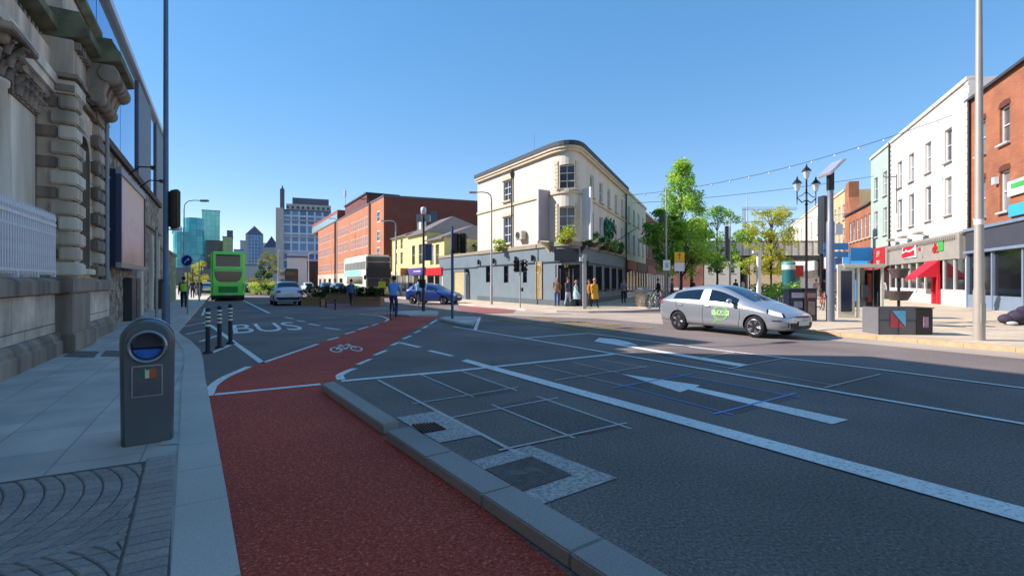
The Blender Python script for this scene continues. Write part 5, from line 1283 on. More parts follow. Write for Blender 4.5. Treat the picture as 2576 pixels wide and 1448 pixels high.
MB().box((-w / 2 - .9, 6, za / 2), (2.2, 14, za), stonec).build('stair_tower', rs); q = MB(); q.box((-w / 2 - .3, 4, (zt_ + za) / 2), (1.3, 2, zt_ - za), slatef); q.lathe((-w / 2 - .3, 4, zt_), [(.5, 0), (.05, 1.4)], slatef, 6); q.build('roof_mast', rs)
z2_ = at(760, 515, 165).z; z3_ = at(760, 497, 165).z
MB().box((.6, 7, (zs_ + z2_) / 2 + .2), (w - .8, 12, z2_ - zs_), stonec).build('top_storey', rs)
for i in range(9): MB().box((-w / 2 + 1.4 + i * w / 9.3, .92, (zs_ + z2_) / 2 + .2), (.7, .1, .9), glass).build('porthole', rs)
MB().box((1.2, 8, (z2_ + z3_) / 2 + .3), (w - 3.2, 9, z3_ - z2_), slatef).build('roof_storey', rs)
for i in range(4): MB().box((0, -.12, zs_ * (.22 + .22 * i)), (w, .25, .5), stonec).build('floor_band', rs)
rr2, w, zt = block('white_house', 'small white gabled building in front of the slab office block', 722, 772, 648, 120, mat('far_white', (206, 208, 206), .8, 0, .05, .5), 12, roofm=slatef)
q = MB(); q.mesh([(-w / 2, 0, zt), (w / 2, 0, zt), (w / 2, 12, zt), (-w / 2, 12, zt), (-w / 2, 6, zt + 1.6), (w / 2, 6, zt + 1.6)], [(0, 1, 5, 4), (2, 3, 4, 5), (1, 2, 5), (3, 0, 4)], slatef); q.build('pitched_roof', rr2)
block('brick_house', 'dark brown brick building between white house and orange office', 772, 800, 660, 130, brickmat('far_brick', (96, 70, 62), (84, 62, 56), (80, 66, 60)), 12)
block('stone_building', 'long pale stone building under the pyramid towers', 598, 706, 668, 230, stonec, 10)
block('stone_building', 'grey stone building at the far end of left pavement', 440, 540, 676, 210, mat('far_grey', (120, 118, 112), .8, 0, .12, .3), 10)
# spire and crane beyond the trees
sp = thing('spire', 'slender white steel spire rising far beyond the street trees', 'monument', (*at(1879, 700, 690).xy, 0)); zt = at(1879, 474, 690).z
MB().lathe((0, 0, 0), [(2.4, 0), (1.9, zt * .35), (1.0, zt * .75), (.25, zt)], mat('spire_steel', (206, 210, 216), .3, .6, .04, .2), 12).build('shaft', sp)
ckm = mat('crane_paint', (120, 84, 84), .6, 0, .1, 1)
ck = thing('tower_crane', 'thin lattice tower crane beyond the bridge beside the white spire', 'crane', (*at(1871, 700, 300).xy, 0)); zt = at(1871, 527, 300).z
q = MB()
for x in (-.7, .7):
    for y in (-.7, .7): q.tube([(x, y, 0), (x, y, zt + 1)], .1, ckm, 4)
for i in range(26): z = i * zt / 26; s_ = 1 if i % 2 else -1; q.tube([(-.7 * s_, -.7, z), (.7 * s_, -.7, z + zt / 26)], .07, ckm, 4)
q.build('mast', ck)
q = MB(); L_ = (at(2004, 527, 300) - at(1871, 527, 300)).length
for y, z in ((-.6, zt), (.6, zt), (0, zt + 1.3)): q.tube([(-1, y, z), (L_, y, z)], .1, ckm, 4)
for i in range(22): x = i * L_ / 22; q.tube([(x, -.6, zt), (x + L_ / 44, 0, zt + 1.3), (x + L_ / 22, -.6, zt)], .06, ckm, 4)
q.build('jib', ck)
# railway bridge across the right-hand street
br = thing('railway_bridge', 'grey steel railway bridge with ribbed parapet spanning the right hand street', 'bridge', (24, 70, 0))
gsteel = mat('bridge_grey', (214, 216, 212), .55, .1, .1, 1.2); dsteel = mat('bridge_dark', (52, 56, 62), .6, .1, .15, 1)
BX0, BX1, BY = 19.5, 46, 71.0
q = MB(); q.box(((BX0 + BX1) / 2, BY + 3, 5.05), (BX1 - BX0, 7, .6), dsteel); q.build('deck', br, world=True)
q = MB(); q.box(((BX0 + BX1) / 2, BY - .6, 6.25), (BX1 - BX0, .12, 1.9), gsteel); q.box(((BX0 + BX1) / 2, BY + 6.6, 6.25), (BX1 - BX0, .12, 1.9), gsteel); q.build('parapet', br, world=True)
for i in range(27): MB().box((BX0 + .4 + i * (BX1 - BX0 - .8) / 26, BY - .76, 6.25), (.16, .22, 1.95), gsteel).build('rib', br, world=True)
q = MB(); q.box(((BX0 + BX1) / 2, BY - .66, 7.28), (BX1 - BX0, .35, .16), dsteel); q.build('handrail', br, world=True)
for x in (BX0 + 1, 33.5, BX1 - 1.2): MB().lathe((x, BY + 1, 0), [(.5, 0), (.42, .3), (.42, 4.4), (.6, 4.8)], dsteel, 12).build('column', br, world=True)
fin = thing('billboard_fin', 'tall dark billboard edge standing above the pavement beside the beige building', 'billboard', (*at(2072, 700, 48).xy, .1))
z0, z1 = at(2072, 640, 48).z, at(2072, 497, 48).z
MB().box((0, 0, (z0 + z1) / 2), (.5, .9, z1 - z0), mat('fin_dark', (44, 38, 40), .6, 0, .1, 1)).build('panel', fin); MB().tube([(0, .4, 0), (0, .4, z0)], .16, black, 10).build('post', fin)
MB().box((-.27, 0, (z0 + z1) / 2), (.05, 1.0, z1 - z0 + .1), darkgrey).build('frame', fin)
# ================================================================ trees and planting
lf = {k: leafmat('leaf_' + k, c) for k, c in dict(bright=(146, 190, 62), lime=(180, 206, 80), mid=(122, 172, 58), dark=(78, 124, 48), deep=(34, 66, 30), gold=(188, 188, 58), ochre=(190, 164, 56), olive=(146, 156, 56), brown=(140, 104, 60), hedge=(44, 64, 32), hedge2=(62, 82, 36), yellowgreen=(188, 190, 60)).items()}
bark = mat('bark', (74, 62, 52), .9, 0, .3, 8, bump=.5)
def foliage(name, root, clumps, n, size, mats, seed, flat=.7):
    rn = random.Random(seed); vs = []; fs = []; ms = []
    for (c, r, wgt) in clumps:
        m0 = rn.randrange(len(mats))
        for _ in range(max(3, int(n * wgt))):
            while True:
                p = Vector((rn.uniform(-1, 1), rn.uniform(-1, 1), rn.uniform(-1, 1)))
                if p.length < 1: break
            p = Vector(c) + Vector((p.x * r[0], p.y * r[1], p.z * r[2])) 
            a = Vector((rn.gauss(0, 1), rn.gauss(0, 1), rn.gauss(0, flat))).normalized(); b = a.cross(Vector((rn.gauss(0, 1), rn.gauss(0, 1), rn.gauss(0, 1)))).normalized()
            s = size * rn.uniform(.6, 1.3); i = len(vs)
            vs += [tuple(p - a * s), tuple(p - b * s * .45), tuple(p + a * s), tuple(p + b * s * .45)]; fs.append((i, i + 1, i + 2, i + 3))
            ms.append(m0 if rn.random() < .65 else rn.randrange(len(mats)))
    me = bpy.data.meshes.new(name); me.from_pydata(vs, [], fs)
    for m in mats: me.materials.append(m)
    me.polygons.foreach_set('material_index', ms); me.update()
    return link(name, me, root)
def tree(label, base, H, z0, rx, shape, mats, n, leaf, seed, tr=.16, name='street_tree', nc=46, group='street trees beyond the car'):
    r = thing(name, label, 'tree', base, 0, group); rn = random.Random(seed); t = MB()
    t.tube([(0, 0, 0), (.05, 0, z0 * .6), (0, .05, z0 + (H - z0) * .35), (.05, 0, H * .92)], [tr, tr * .8, tr * .55, tr * .12], bark, 8)
    cl = []
    for i in range(nc):
        f = rn.random() ** .9; z = z0 + (H - z0) * f
        if shape == 'cone': rad = rx * (1 - f) ** .75 * (.35 + .65 * min(1, f / .15)) + .15
        elif shape == 'vase': rad = rx * (.35 + .65 * math.sin(min(1, f * 1.15) * math.pi * .62)) * (1 if f < .9 else .7)
        else: rad = rx * math.sqrt(max(.06, 1 - (2 * f - 1) ** 2))
        a = rn.random() * 2 * math.pi; q = rad * math.sqrt(rn.uniform(.15, 1)); c = (q * math.cos(a), q * math.sin(a), z)
        s = rn.uniform(.32, .62) * (.5 + .25 * rx)
        cl.append((c, (s, s, s * .75), 1.0 / nc * rn.uniform(.5, 1.5)))
        if i % 3 == 0 and f > .1: t.tube([(0, 0, max(z0 * .8, z - rad * .9)), (c[0] * .5, c[1] * .5, z - rad * .2), c], [tr * .32, tr * .2, tr * .06], bark, 5)
    t.build('trunk', r); foliage('crown', r, cl, n, leaf, mats, seed); return r
def P(u, Y, z=.1): return Vector(((u - CU) / F * Y, Y, z))
tree('tall cone shaped street tree with bright spring green leaves', P(1712, 45), 12.2, 2.2, 3.5, 'cone', [lf['bright'], lf['lime'], lf['lime'], lf['mid']], 12500, .13, 5, nc=150)
tree('darker low spreading tree left of the tall bright cone tree', P(1676, 44), 8.0, 3.0, 2.0, 'ball', [lf['dark'], lf['mid'], lf['bright']], 6000, .13, 6, nc=50)
tree('mid green tree with round crown right of tall cone tree', P(1738, 48), 7.4, 3.2, 2.0, 'ball', [lf['mid'], lf['bright'], lf['lime']], 7000, .13, 8, nc=55)
tree('airy pale green tree in front of the railway bridge', P(1803, 58), 10.0, 2.8, 3.2, 'ball', [lf['mid'], lf['bright'], lf['dark'], lf['lime']], 6500, .14, 7, nc=70)
tree('golden yellow spring tree before the right end of bridge', P(1938, 62), 10.4, 2.6, 3.1, 'vase', [lf['gold'], lf['yellowgreen'], lf['olive'], lf['yellowgreen'], lf['gold']], 10000, .13, 9, nc=110)
tree('small clipped ball tree under the railway bridge', P(1884, 52), 3.9, 2.3, 1.1, 'ball', [lf['lime'], lf['yellowgreen']], 700, .13, 10, tr=.06, nc=18)
tree('pale green tree seen over the bridge parapet', P(1878, 88), 10.6, 5.0, 3.2, 'ball', [lf['lime'], lf['mid']], 3500, .18, 12, nc=40)
g_ = 'trees far down the left street'
tree('brownish spring tree in front of the pale tower far left street', P(676, 120), 8.6, 2.5, 2.6, 'ball', [lf['brown'], lf['olive'], lf['dark']], 5000, .12, 13, group=g_, nc=60)
tree('dark green tree standing lower below the brownish tree', P(664, 105), 5.6, 1.2, 1.7, 'ball', [lf['dark'], lf['deep']], 2400, .14, 14, group=g_, nc=30)
tree('yellow leaved tree left of the green bus by the pole', P(506, 90), 5.0, 1.0, 1.7, 'ball', [lf['gold'], lf['yellowgreen'], lf['ochre']], 2200, .13, 15, group=g_, nc=30)
tree('second yellow leaved tree nearest the blue road sign', P(484, 84), 4.2, 1.0, 1.3, 'ball', [lf['gold'], lf['olive'], lf['yellowgreen']], 1800, .13, 16, group=g_, nc=26)
def shrub(label, base, rx, h, mats, n, leaf, seed, name='shrub', cat='shrub', group=None, ry=None):
    r = thing(name, label, cat, base, 0, group); rn = random.Random(seed); t = MB(); cl = []
    for i in range(16):
        a = rn.random() * 6.28; q = rx * math.sqrt(rn.random()); c = (q * math.cos(a), q * math.sin(a) * (ry or rx) / rx, h * rn.uniform(.25, .85))
        cl.append((c, (rx * .4, rx * .4, h * .25), 1 / 16))
        if i % 2 == 0: t.tube([(c[0] * .2, c[1] * .2, 0), c], [.03, .01], bark, 5)
    t.build('stem', r); foliage('foliage', r, cl, n, leaf, mats, seed); return r
def spiky(label, base, h, rad, m, seed, n=46, name='palm_shrub'):
    r = thing(name, label, 'plant', base); rn = random.Random(seed); q = MB()
    MB().tube([(0, 0, 0), (0, 0, h * .45)], [.08, .06], bark, 7).build('trunk', r)
    for i in range(n):
        a = rn.random() * 6.28; el = rn.uniform(-.1, 1.3); L_ = rad * rn.uniform(.75, 1.1); d = Vector((math.cos(a), math.sin(a), 0)); s = Vector((-d.y, d.x, 0)) * .05
        pts = []
        for k in range(5):
            f = k / 4; pts.append(Vector((0, 0, h * .45)) + d * L_ * f * math.cos(el * (1 - .5 * f)) + Vector((0, 0, 1)) * (L_ * f * math.sin(el) - .55 * L_ * f * f))
        for k in range(4):
            w0, w1 = 1 - k / 4.2, 1 - (k + 1) / 4.2; q.face([pts[k] - s * w0, pts[k] + s * w0, pts[k + 1] + s * w1, pts[k + 1] - s * w1], m)
    q.build('fronds', r); return r
spiky('yellow green spiky palm shrub behind the grey taxi roof', P(1772, 33), 1.9, 1.0, lf['lime'], 21)
shrub('low green shrub bed behind the taxi windscreen', P(1962, 31), 1.0, 1.5, [lf['mid'], lf['olive'], lf['bright']], 500, .12, 22)
shrub('bushy green shrub beside the black street bins', P(1935, 36), 1.3, 1.5, [lf['mid'], lf['dark']], 500, .13, 23)
shrub('bright yellow green bush on the median behind white car', P(662, 60), 1.6, 1.4, [lf['yellowgreen'], lf['lime']], 2400, .09, 24)
shrub('brown and green bush on the median left of white car', P(648, 72), 2.2, 2.0, [lf['brown'], lf['olive'], lf['hedge2']], 2400, .1, 25)
shrub('dark clipped bush touching the white car bonnet side', P(688, 50), 1.0, 1.2, [lf['hedge2'], lf['hedge'], lf['olive']], 1800, .08, 26)
# timber planters with hedges on the crossing island
oak = brickmat('planter_timber', (176, 136, 96), (160, 120, 82), (96, 70, 48), 3.0, .14, .012, var=.12, nscale=2, bump=.4)
def planter(u0, u1, Y, vt, vb, lab1, lab2, seed, dp=1.0):
    a, b = P(u0, Y, 0), P(u1, Y, 0); z = EYE - (vt - HV) / F * Y; w = (b - a).length; c = (a + b) / 2
    r = thing('timber_planter', lab1, 'planter', (c.x, Y, 0), 0, 'timber planters on the crossing island')
    q = MB(); q.box((0, dp / 2, z / 2), (w, dp, z), oak); q.build('box', r); q = MB(); q.box((0, -.02, z + .02), (w + .06, .1, .05), oak); q.build('rim', r)
    for x in (-w / 2 + .04, w / 2 - .04): MB().box((x, -.02, z / 2), (.1, .06, z), oak).build('corner_post', r)
    hz = EYE - (vb - HV) / F * Y; h = thing('hedge', lab2, 'hedge', (c.x, Y + dp / 2, z), 0, 'hedges in the timber planters'); cl = []; rn = random.Random(seed)
    for i in range(int(w * 12)): cl.append(((rn.uniform(-w / 2, w / 2), rn.uniform(-dp * .35, dp * .35), rn.uniform(.06, hz - z - .1)), (.28, .22, .2), 1 / (w * 12)))
    foliage('foliage', h, cl, int(w * 2200), .055, [lf['hedge'], lf['hedge2'], lf['deep']], seed)
    q = MB()
    for i in range(int(w * 3)): x = -w / 2 + .15 + i * (w - .3) / max(1, int(w * 3) - 1); q.tube([(x, 0, 0), (x + .05, 0, (hz - z) * .8)], [.025, .01], bark, 5)
    q.build('stems', h)
planter(758, 808, 33, 748, 716, 'timber planter box nearest the white car', 'dark hedge growing in the planter nearest the white car', 31)
planter(811, 884, 37, 739, 717, 'timber planter box in the middle, set furthest back', 'dark hedge growing in the middle planter furthest back', 32)
planter(888, 957, 33.5, 747, 722, 'timber planter box nearest the cyclist on the red lane', 'dark hedge growing in the planter nearest the cyclist', 33)
# hanging baskets on the pub
pot = mat('basket_liner', (90, 70, 48), .9, 0, .2, 12)
def basket(label, path, d, z, off, r_, h, mats, seed, n=420):
    p, t = along(path, d); nn = Vector((t.y, -t.x)); c = p + nn * off
    r = thing('hanging_basket', label, 'hanging basket', (c.x, c.y, z), 0, 'flower baskets on the pub front')
    MB().lathe((0, 0, -.1), [(.08, -.12), (r_ * .5, 0), (r_ * .62, .16)], pot, 12).build('pot', r)
    cl = []; rn = random.Random(seed)
    for i in range(14): a = rn.random() * 6.28; q = r_ * .75 * math.sqrt(rn.random()); cl.append(((q * math.cos(a), q * math.sin(a), rn.uniform(-.1, h)), (r_ * .4, r_ * .4, h * .28), 1 / 14))
    foliage('foliage', r, cl, n, .085, mats, seed)
    MB().tube([(0, 0, .05), (-nn.x * off, -nn.y * off, .3)], .015, black, 5).build('bracket', r)
YG = [lf['yellowgreen'], lf['lime'], lf['bright'], lf['olive']]; DG = [lf['dark'], lf['mid'], lf['deep']]
basket('yellow green flower basket below the left side windows of pub', ppath, (lw_(1268, 600, 1270, 610)[0]), 4.0, .45, .5, .7, YG, 41)
basket('largest bright green flower basket over the rounded corner door', ppath, dcm, 4.05, .5, .72, .8, YG, 42, 700)
for k, lab in enumerate(('dark green flower basket next to the white wing board of pub', 'dark green flower basket under the green wall sculpture', 'dark green flower basket right of the wall sculpture', 'dark green flower basket furthest along the pub side')):
    basket(lab, ppath, dc[-2] + (1.6, 5.0, 7.6, 10.4)[k], 4.05, .45, .55, .7, DG, 43 + k)
# green sculpture on the pub side wall
d0 = rw_(1500, 545, 1545, 605); p, t = along(ppath, (d0[0] + d0[1]) / 2); nn = Vector((t.y, -t.x)); zc = (d0[2] + d0[3]) / 2; hh = (d0[3] - d0[2]) / 2
wsx = thing('wall_sculpture', 'green and black ragged metal wall sculpture on the pub side', 'sculpture', (p.x + nn.x * .12, p.y + nn.y * .12, zc), ang(t))
gsc = mat('sculpt_green', (18, 116, 76), .4, .2, .15, 5); rn = random.Random(77)
for nm, m_, x0, sgn in (('green_leaf_mass', gsc, -.45, -1), ('dark_leaf_mass', black, .5, 1)):
    q = MB()
    for i in range(26):
        a = rn.random() * 6.28; c = Vector((x0 + rn.uniform(-.7, .7), -rn.uniform(.02, .3), rn.uniform(-hh * .75, hh * .7))); d = Vector((math.cos(a), -.25, math.sin(a))); s = Vector((-d.z, 0, d.x)) * .16; L_ = rn.uniform(.35, .7)
        tip = c + d * L_; mid = c + d * L_ * .45; q.mesh([c, mid + s, tip, mid - s, mid + Vector((0, -.1, 0)), mid + Vector((0, .08, 0))], [(0, 1, 4), (1, 2, 4), (2, 3, 4), (3, 0, 4), (1, 0, 5), (2, 1, 5), (3, 2, 5), (0, 3, 5)], m_)
    q.ball((x0 * .8, 0, 0), .6, m_, 12, 8, (1, .25, hh / .75)); q.build(nm, wsx)
# ================================================================ vehicles
tyre = mat('tyre', (22, 22, 23), .85, 0, .15, 20); alloy = mat('alloy', (176, 178, 182), .3, .8, .06, 10); arch = mat('wheel_well', (12, 12, 13), .9, 0, .1, 5)
carglass = mat('car_glass', (14, 20, 26), .04, 0, .2, 1, spec=.9, coat=.5)
plastic = mat('black_plastic', (26, 27, 29), .55, 0, .1, 10); lamp_c = mat('headlamp', (206, 212, 218), .12, .3, .08, 30, coat=.6); lamp_r = mat('tail_lamp', (150, 16, 20), .2, 0, .15, 20, coat=.6); platew = mat('plate', (214, 210, 190), .5, 0, .05, 5)
skin = mat('skin', (190, 140, 116), .6, 0, .06, 10)
def wheel_meshes(r, w):
    Rx = Matrix.Rotation(R(90), 4, 'X'); t = MB()
    t.lathe((0, 0, 0), [(r * .66, -w / 2), (r * .9, -w / 2), (r, -w * .34), (r, w * .34), (r * .9, w / 2), (r * .66, w / 2)], tyre, 28, Rx)
    m = MB(); m.lathe((0, 0, 0), [(r * .3, w * .30), (r * .66, w * .36)], plastic, 24, Rx)
    m2 = MB(); m2.lathe((0, 0, 0), [(r * .69, w * .3), (r * .69, w * .5), (r * .61, w * .5), (r * .6, w * .32)], alloy, 28, Rx); m2.lathe((0, 0, 0), [(r * .16, w * .2), (r * .16, w * .46), (r * .02, w * .48)], alloy, 14, Rx)
    for k in range(5):
        a = 2 * math.pi * k / 5
        for da in (-.16, .16):
            p0 = Vector((math.cos(a) * r * .12, -w * .42, math.sin(a) * r * .12)); p1 = Vector((math.cos(a + da) * r * .63, -w * .45, math.sin(a + da) * r * .63)); m2.tube([p0, p1], [r * .05, r * .06], alloy, 6)
    return t.data('tyre'), m2.data('rim'), m.data('hub')
def car(name, label, loc, rz, st, glassx, paint, wheels, wr=.315, L=4.4, group=None, driver=False, rearx=None, detail=True, cat='car'):
    # st: (x from nose, z bottom, z shoulder, z roof, half width, roof half width); glassx = windscreen base, top, side start, pillar, side end, rear top, rear base
    root = thing(name, label, cat, loc, rz, group)
    pts = []
    for (x, zb, zs, zr, w, wrf) in st:
        X = L / 2 - x; zm = zb + (zs - zb) * .5
        pts.append([(X, 0, zb), (X, w * .86, zb), (X, w * .97, zb + .1), (X, w, zm), (X, w * .985, zs - .06), (X, w * .955, zs), (X, wrf + .045, max(zs + .015, zr - .075)), (X, wrf - .05, max(zs + .03, zr - .018)), (X, 0, zr + .012)])
    npt = 9; vs = []; idx = {}
    for i, row in enumerate(pts):
        for j, p in enumerate(row):
            idx[(i, j, 1)] = len(vs); vs.append(p)
            if j in (0, npt - 1): idx[(i, j, -1)] = idx[(i, j, 1)]
            else: idx[(i, j, -1)] = len(vs); vs.append((p[0], -p[1], p[2]))
    fs = []; ms = []
    wsb, wst, ss, pil_, se, rt, rbm = glassx
    for i in range(len(pts) - 1):
        x0, x1 = st[i][0], st[i + 1][0]; xm = (x0 + x1) / 2
        for j in range(npt - 1):
            for sd_ in (1, -1):
                q = [idx[(i, j, sd_)], idx[(i, j + 1, sd_)], idx[(i + 1, j + 1, sd_)], idx[(i + 1, j, sd_)]]
                k = 0
                if j == 7 and wsb <= xm <= wst: k = 1
                if (j == 7 or (j == 6 and name != 'taxi_car')) and rt <= xm <= rbm: k = 2
                if j == 5 and ss <= xm <= se and not (pil_[0] <= xm <= pil_[1]): k = (3 if xm < pil_[0] else 4) + (0 if sd_ < 0 else 2)
                fs.append(tuple(q if sd_ > 0 else q[::-1])); ms.append(k)
    for i, rev in ((0, False), (len(pts) - 1, True)):
        for j in range(npt - 1):
            q = [idx[(i, j, 1)], idx[(i, j, -1)], idx[(i, j + 1, -1)], idx[(i, j + 1, 1)]]
            q = list(dict.fromkeys(q))
            fs.append(tuple(q[::-1] if rev else q)); ms.append(0)
    me = bpy.data.meshes.new('raw'); me.from_pydata(vs, [], fs)
    for _ in range(7): me.materials.append(paint)
    me.materials.append(arch)
    me.polygons.foreach_set('material_index', ms)
    bm = bmesh.new(); bm.from_mesh(me); bmesh.ops.recalc_face_normals(bm, faces=bm.faces); bm.to_mesh(me); bm.free()
    for p in me.polygons: p.use_smooth = True
    o = bpy.data.objects.new('raw', me); col.objects.link(o)
    cut_ = []
    W = max(s[4] for s in st)
    for wx in wheels:
        for sd_ in (1, -1):
            c = MB(); c.lathe((L / 2 - wx, sd_ * (W - .06), wr), [(wr * 1.13, -.2), (wr * 1.13, .2)], arch, 32, Matrix.Rotation(R(90), 4, 'X'), smooth=False); m_ = c.data('cut'); cut_.append(m_)
    full = cut(o, cut_, 2); bpy.data.objects.remove(o)
    bm = bmesh.new(); bm.from_mesh(full)
    nmat = {0: ('body', paint), 1: ('windscreen', carglass), 2: ('rear_window', carglass), 3: ('side_window', carglass), 4: ('side_window', carglass), 5: ('side_window', carglass), 6: ('side_window', carglass)}
    body = None
    groups = {}
    for f in bm.faces: groups.setdefault(f.material_index if f.material_index in nmat else 7, []).append(f)
    bm.verts.index_update()
    for k in sorted(groups):
        used = {}; V = []; Fc = []
        for f in groups[k]:
            row = []
            for v in f.verts:
                if v.index not in used: used[v.index] = len(V); V.append(tuple(v.co))
                row.append(used[v.index])
            Fc.append(row)
        nm, m_ = nmat.get(k, ('wheel_arch', arch)); m2 = bpy.data.meshes.new(nm); m2.from_pydata(V, [], Fc); m2.materials.append(m_)
        for p in m2.polygons: p.use_smooth = True
        ob_ = link(nm, m2, root)
        if k == 0: body = ob_
    tree_ = BVHTree.FromBMesh(bm); bm.free()
    def side(x, z, sd_, off=.006):
        h = tree_.ray_cast(Vector((x, sd_ * 3, z)), Vector((0, -sd_, 0)))
        return Vector((x, h[0].y + sd_ * off, z)) if h[0] else Vector((x, sd_ * W, z))
    def front(y, z, dx, off=.006):
        h = tree_.ray_cast(Vector((dx * 6, y, z)), Vector((-dx, 0, 0)))
        return Vector((h[0].x + dx * off, y, z)) if h[0] else Vector((dx * L / 2, y, z))
    tm, rm, hm = wheel_meshes(wr, .21)
    for wx in wheels:
        for sd_ in (-1, 1):
            wo = link('wheel', tm, root, (L / 2 - wx, sd_ * (W - .135), wr), (0, 0, 0 if sd_ < 0 else math.pi)); link('rim', rm, wo); link('hub', hm, wo)
    def patch(nm, pf, us, zs_, m_):                        # a panel draped on the shell
        q = MB(); g = [[pf(u, z) for u in us] for z in zs_]
        for a in range(len(zs_) - 1):
            for b in range(len(us) - 1): q.face([g[a][b], g[a][b + 1], g[a + 1][b + 1], g[a + 1][b]], m_, True)
        return q.build(nm, root)
    def lsp(a, b, n): return [a + (b - a) * i / n for i in range(n + 1)]
    return root, side, front, patch, lsp, W, tree_
lamp_w = mat('headlamp_white', (236, 240, 244), .15, 0, .04, 20, coat=.6)
# --- grey taxi hatchback
silver = mat('silver_paint', (172, 179, 183), .24, .55, .03, 1, coat=.7)
P_ST = [(0, .32, .58, .63, .42, .34), (.06, .24, .62, .68, .62, .5), (.3, .2, .68, .78, .80, .66), (.75, .19, .80, .93, .865, .71), (1.1, .19, .87, 1.02, .872, .70), (1.45, .19, .89, 1.17, .875, .66), (1.9, .19, .915, 1.365, .875, .59), (2.25, .19, .925, 1.47, .875, .56), (2.5, .19, .93, 1.5, .875, .55), (2.6, .19, .935, 1.505, .875, .55), (2.7, .19, .94, 1.505, .875, .55), (3.2, .19, .96, 1.475, .875, .55), (3.6, .2, .985, 1.40, .87, .545), (3.86, .22, 1.0, 1.335, .86, .54), (4.1, .25, 1.02, 1.24, .85, .55), (4.32, .28, 1.02, 1.13, .83, .58), (4.42, .3, .95, 1.07, .79, .6), (4.5, .38, .78, .92, .7, .5)]
pm_ = (G(1703, 828) + G(1897, 850)) / 2
hdg = ang(-DA) + R(1)
fwd = Vector((math.cos(hdg), math.sin(hdg), 0)); rgt = Vector((fwd.y, -fwd.x, 0))
pc_ = pm_ - rgt * .80 + fwd * .07
tx, side, front, patch, lsp, W, bvh = car('taxi_car', 'silver grey hatchback taxi with green roundel on its front door', pc_, hdg, P_ST, (1.1, 2.25, 1.45, (2.5, 2.7), 3.86, 3.2, 4.1), silver, (.92, 3.62), .315, 4.5)
L_ = 4.5
for sd_ in (1, -1):
    def diag(a_, z):
        d_ = Vector((math.cos(a_), sd_ * math.sin(a_), 0)); c_ = Vector((L_ / 2 - .95, 0, z)); h = bvh.ray_cast(c_ + d_ * 4, -d_)
        return h[0] + d_ * .008
    hg = MB(); n_a = 8
    for i_ in range(n_a):
        a0, a1 = R(38) + R(27) * i_ / n_a, R(38) + R(27) * (i_ + 1) / n_a
        def zb_(i2): return .605 + .10 * i2 / n_a
        def zt3(i2): return .715 + .115 * i2 / n_a
        for k_ in range(3):
            def zz_(i2, k2): return zb_(i2) + (zt3(i2) - zb_(i2)) * k2 / 3
            hg.face([diag(a0, zz_(i_, k_)), diag(a1, zz_(i_ + 1, k_)), diag(a1, zz_(i_ + 1, k_ + 1)), diag(a0, zz_(i_, k_ + 1))], lamp_w if 0 < i_ < 7 else plastic, True)
    hg.build('headlight', tx)
    patch('tail_light', lambda u, z: side(L_ / 2 - u, z, sd_), lsp(4.28, 4.44, 3), [.86, .94, 1.02], lamp_r)
    q = MB(); q.ball((L_ / 2 - 1.62, sd_ * (W + .1), 1.02), .11, silver, 12, 8, (.7, 1, .72)); q.tube([(L_ / 2 - 1.6, sd_ * (W - .06), .97), (L_ / 2 - 1.62, sd_ * (W + .06), 1.0)], .03, plastic, 6); q.build('wing_mirror', tx)
    for x0, x1 in ((2.38, 2.56), (3.42, 3.58)):
        q = MB(); q.tube([side(L_ / 2 - x0, .84, sd_, .02), side(L_ / 2 - x1, .85, sd_, .02)], .016, silver, 6); q.build('door_handle', tx)
    for path_ in ([(1.42, .3), (1.36, .55), (1.38, .88)], [(2.64, .28), (2.65, .6), (2.62, .93)], [(3.42, .55), (3.62, .72), (3.72, .95)], [(1.42, .3), (2.64, .28), (3.2, .3), (3.42, .55)]):
        q = MB(); pts = []
        for a, b in zip(path_, path_[1:]):
            for k in range(4): f = k / 4; pts.append(side(L_ / 2 - (a[0] + (b[0] - a[0]) * f), a[1] + (b[1] - a[1]) * f, sd_, .001))
        pts.append(side(L_ / 2 - path_[-1][0], path_[-1][1], sd_, .001)); q.tube(pts, .006, plastic, 5); q.build('door_seam', tx)
patch('lower_grille', lambda u, z: front(u, z, 1), lsp(-.6, .6, 12), lsp(.25, .46, 4), plastic)
patch('upper_grille', lambda u, z: front(u, z, 1), lsp(-.34, .34, 8), [.60, .635], plastic)
for sd_ in (1, -1): patch('fog_slot', lambda u, z: side(L_ / 2 - u, z, sd_), lsp(.2, .42, 4), [.5, .53], plastic)
q = MB(); p = front(0, .44, 1, .02); q.box(p, (.02, .5, .12), platew); q.build('number_plate', tx)
q = MB(); q.box((-L_ / 2 - .0, 0, .7), (.03, .5, .12), platew); q.build('number_plate', tx)
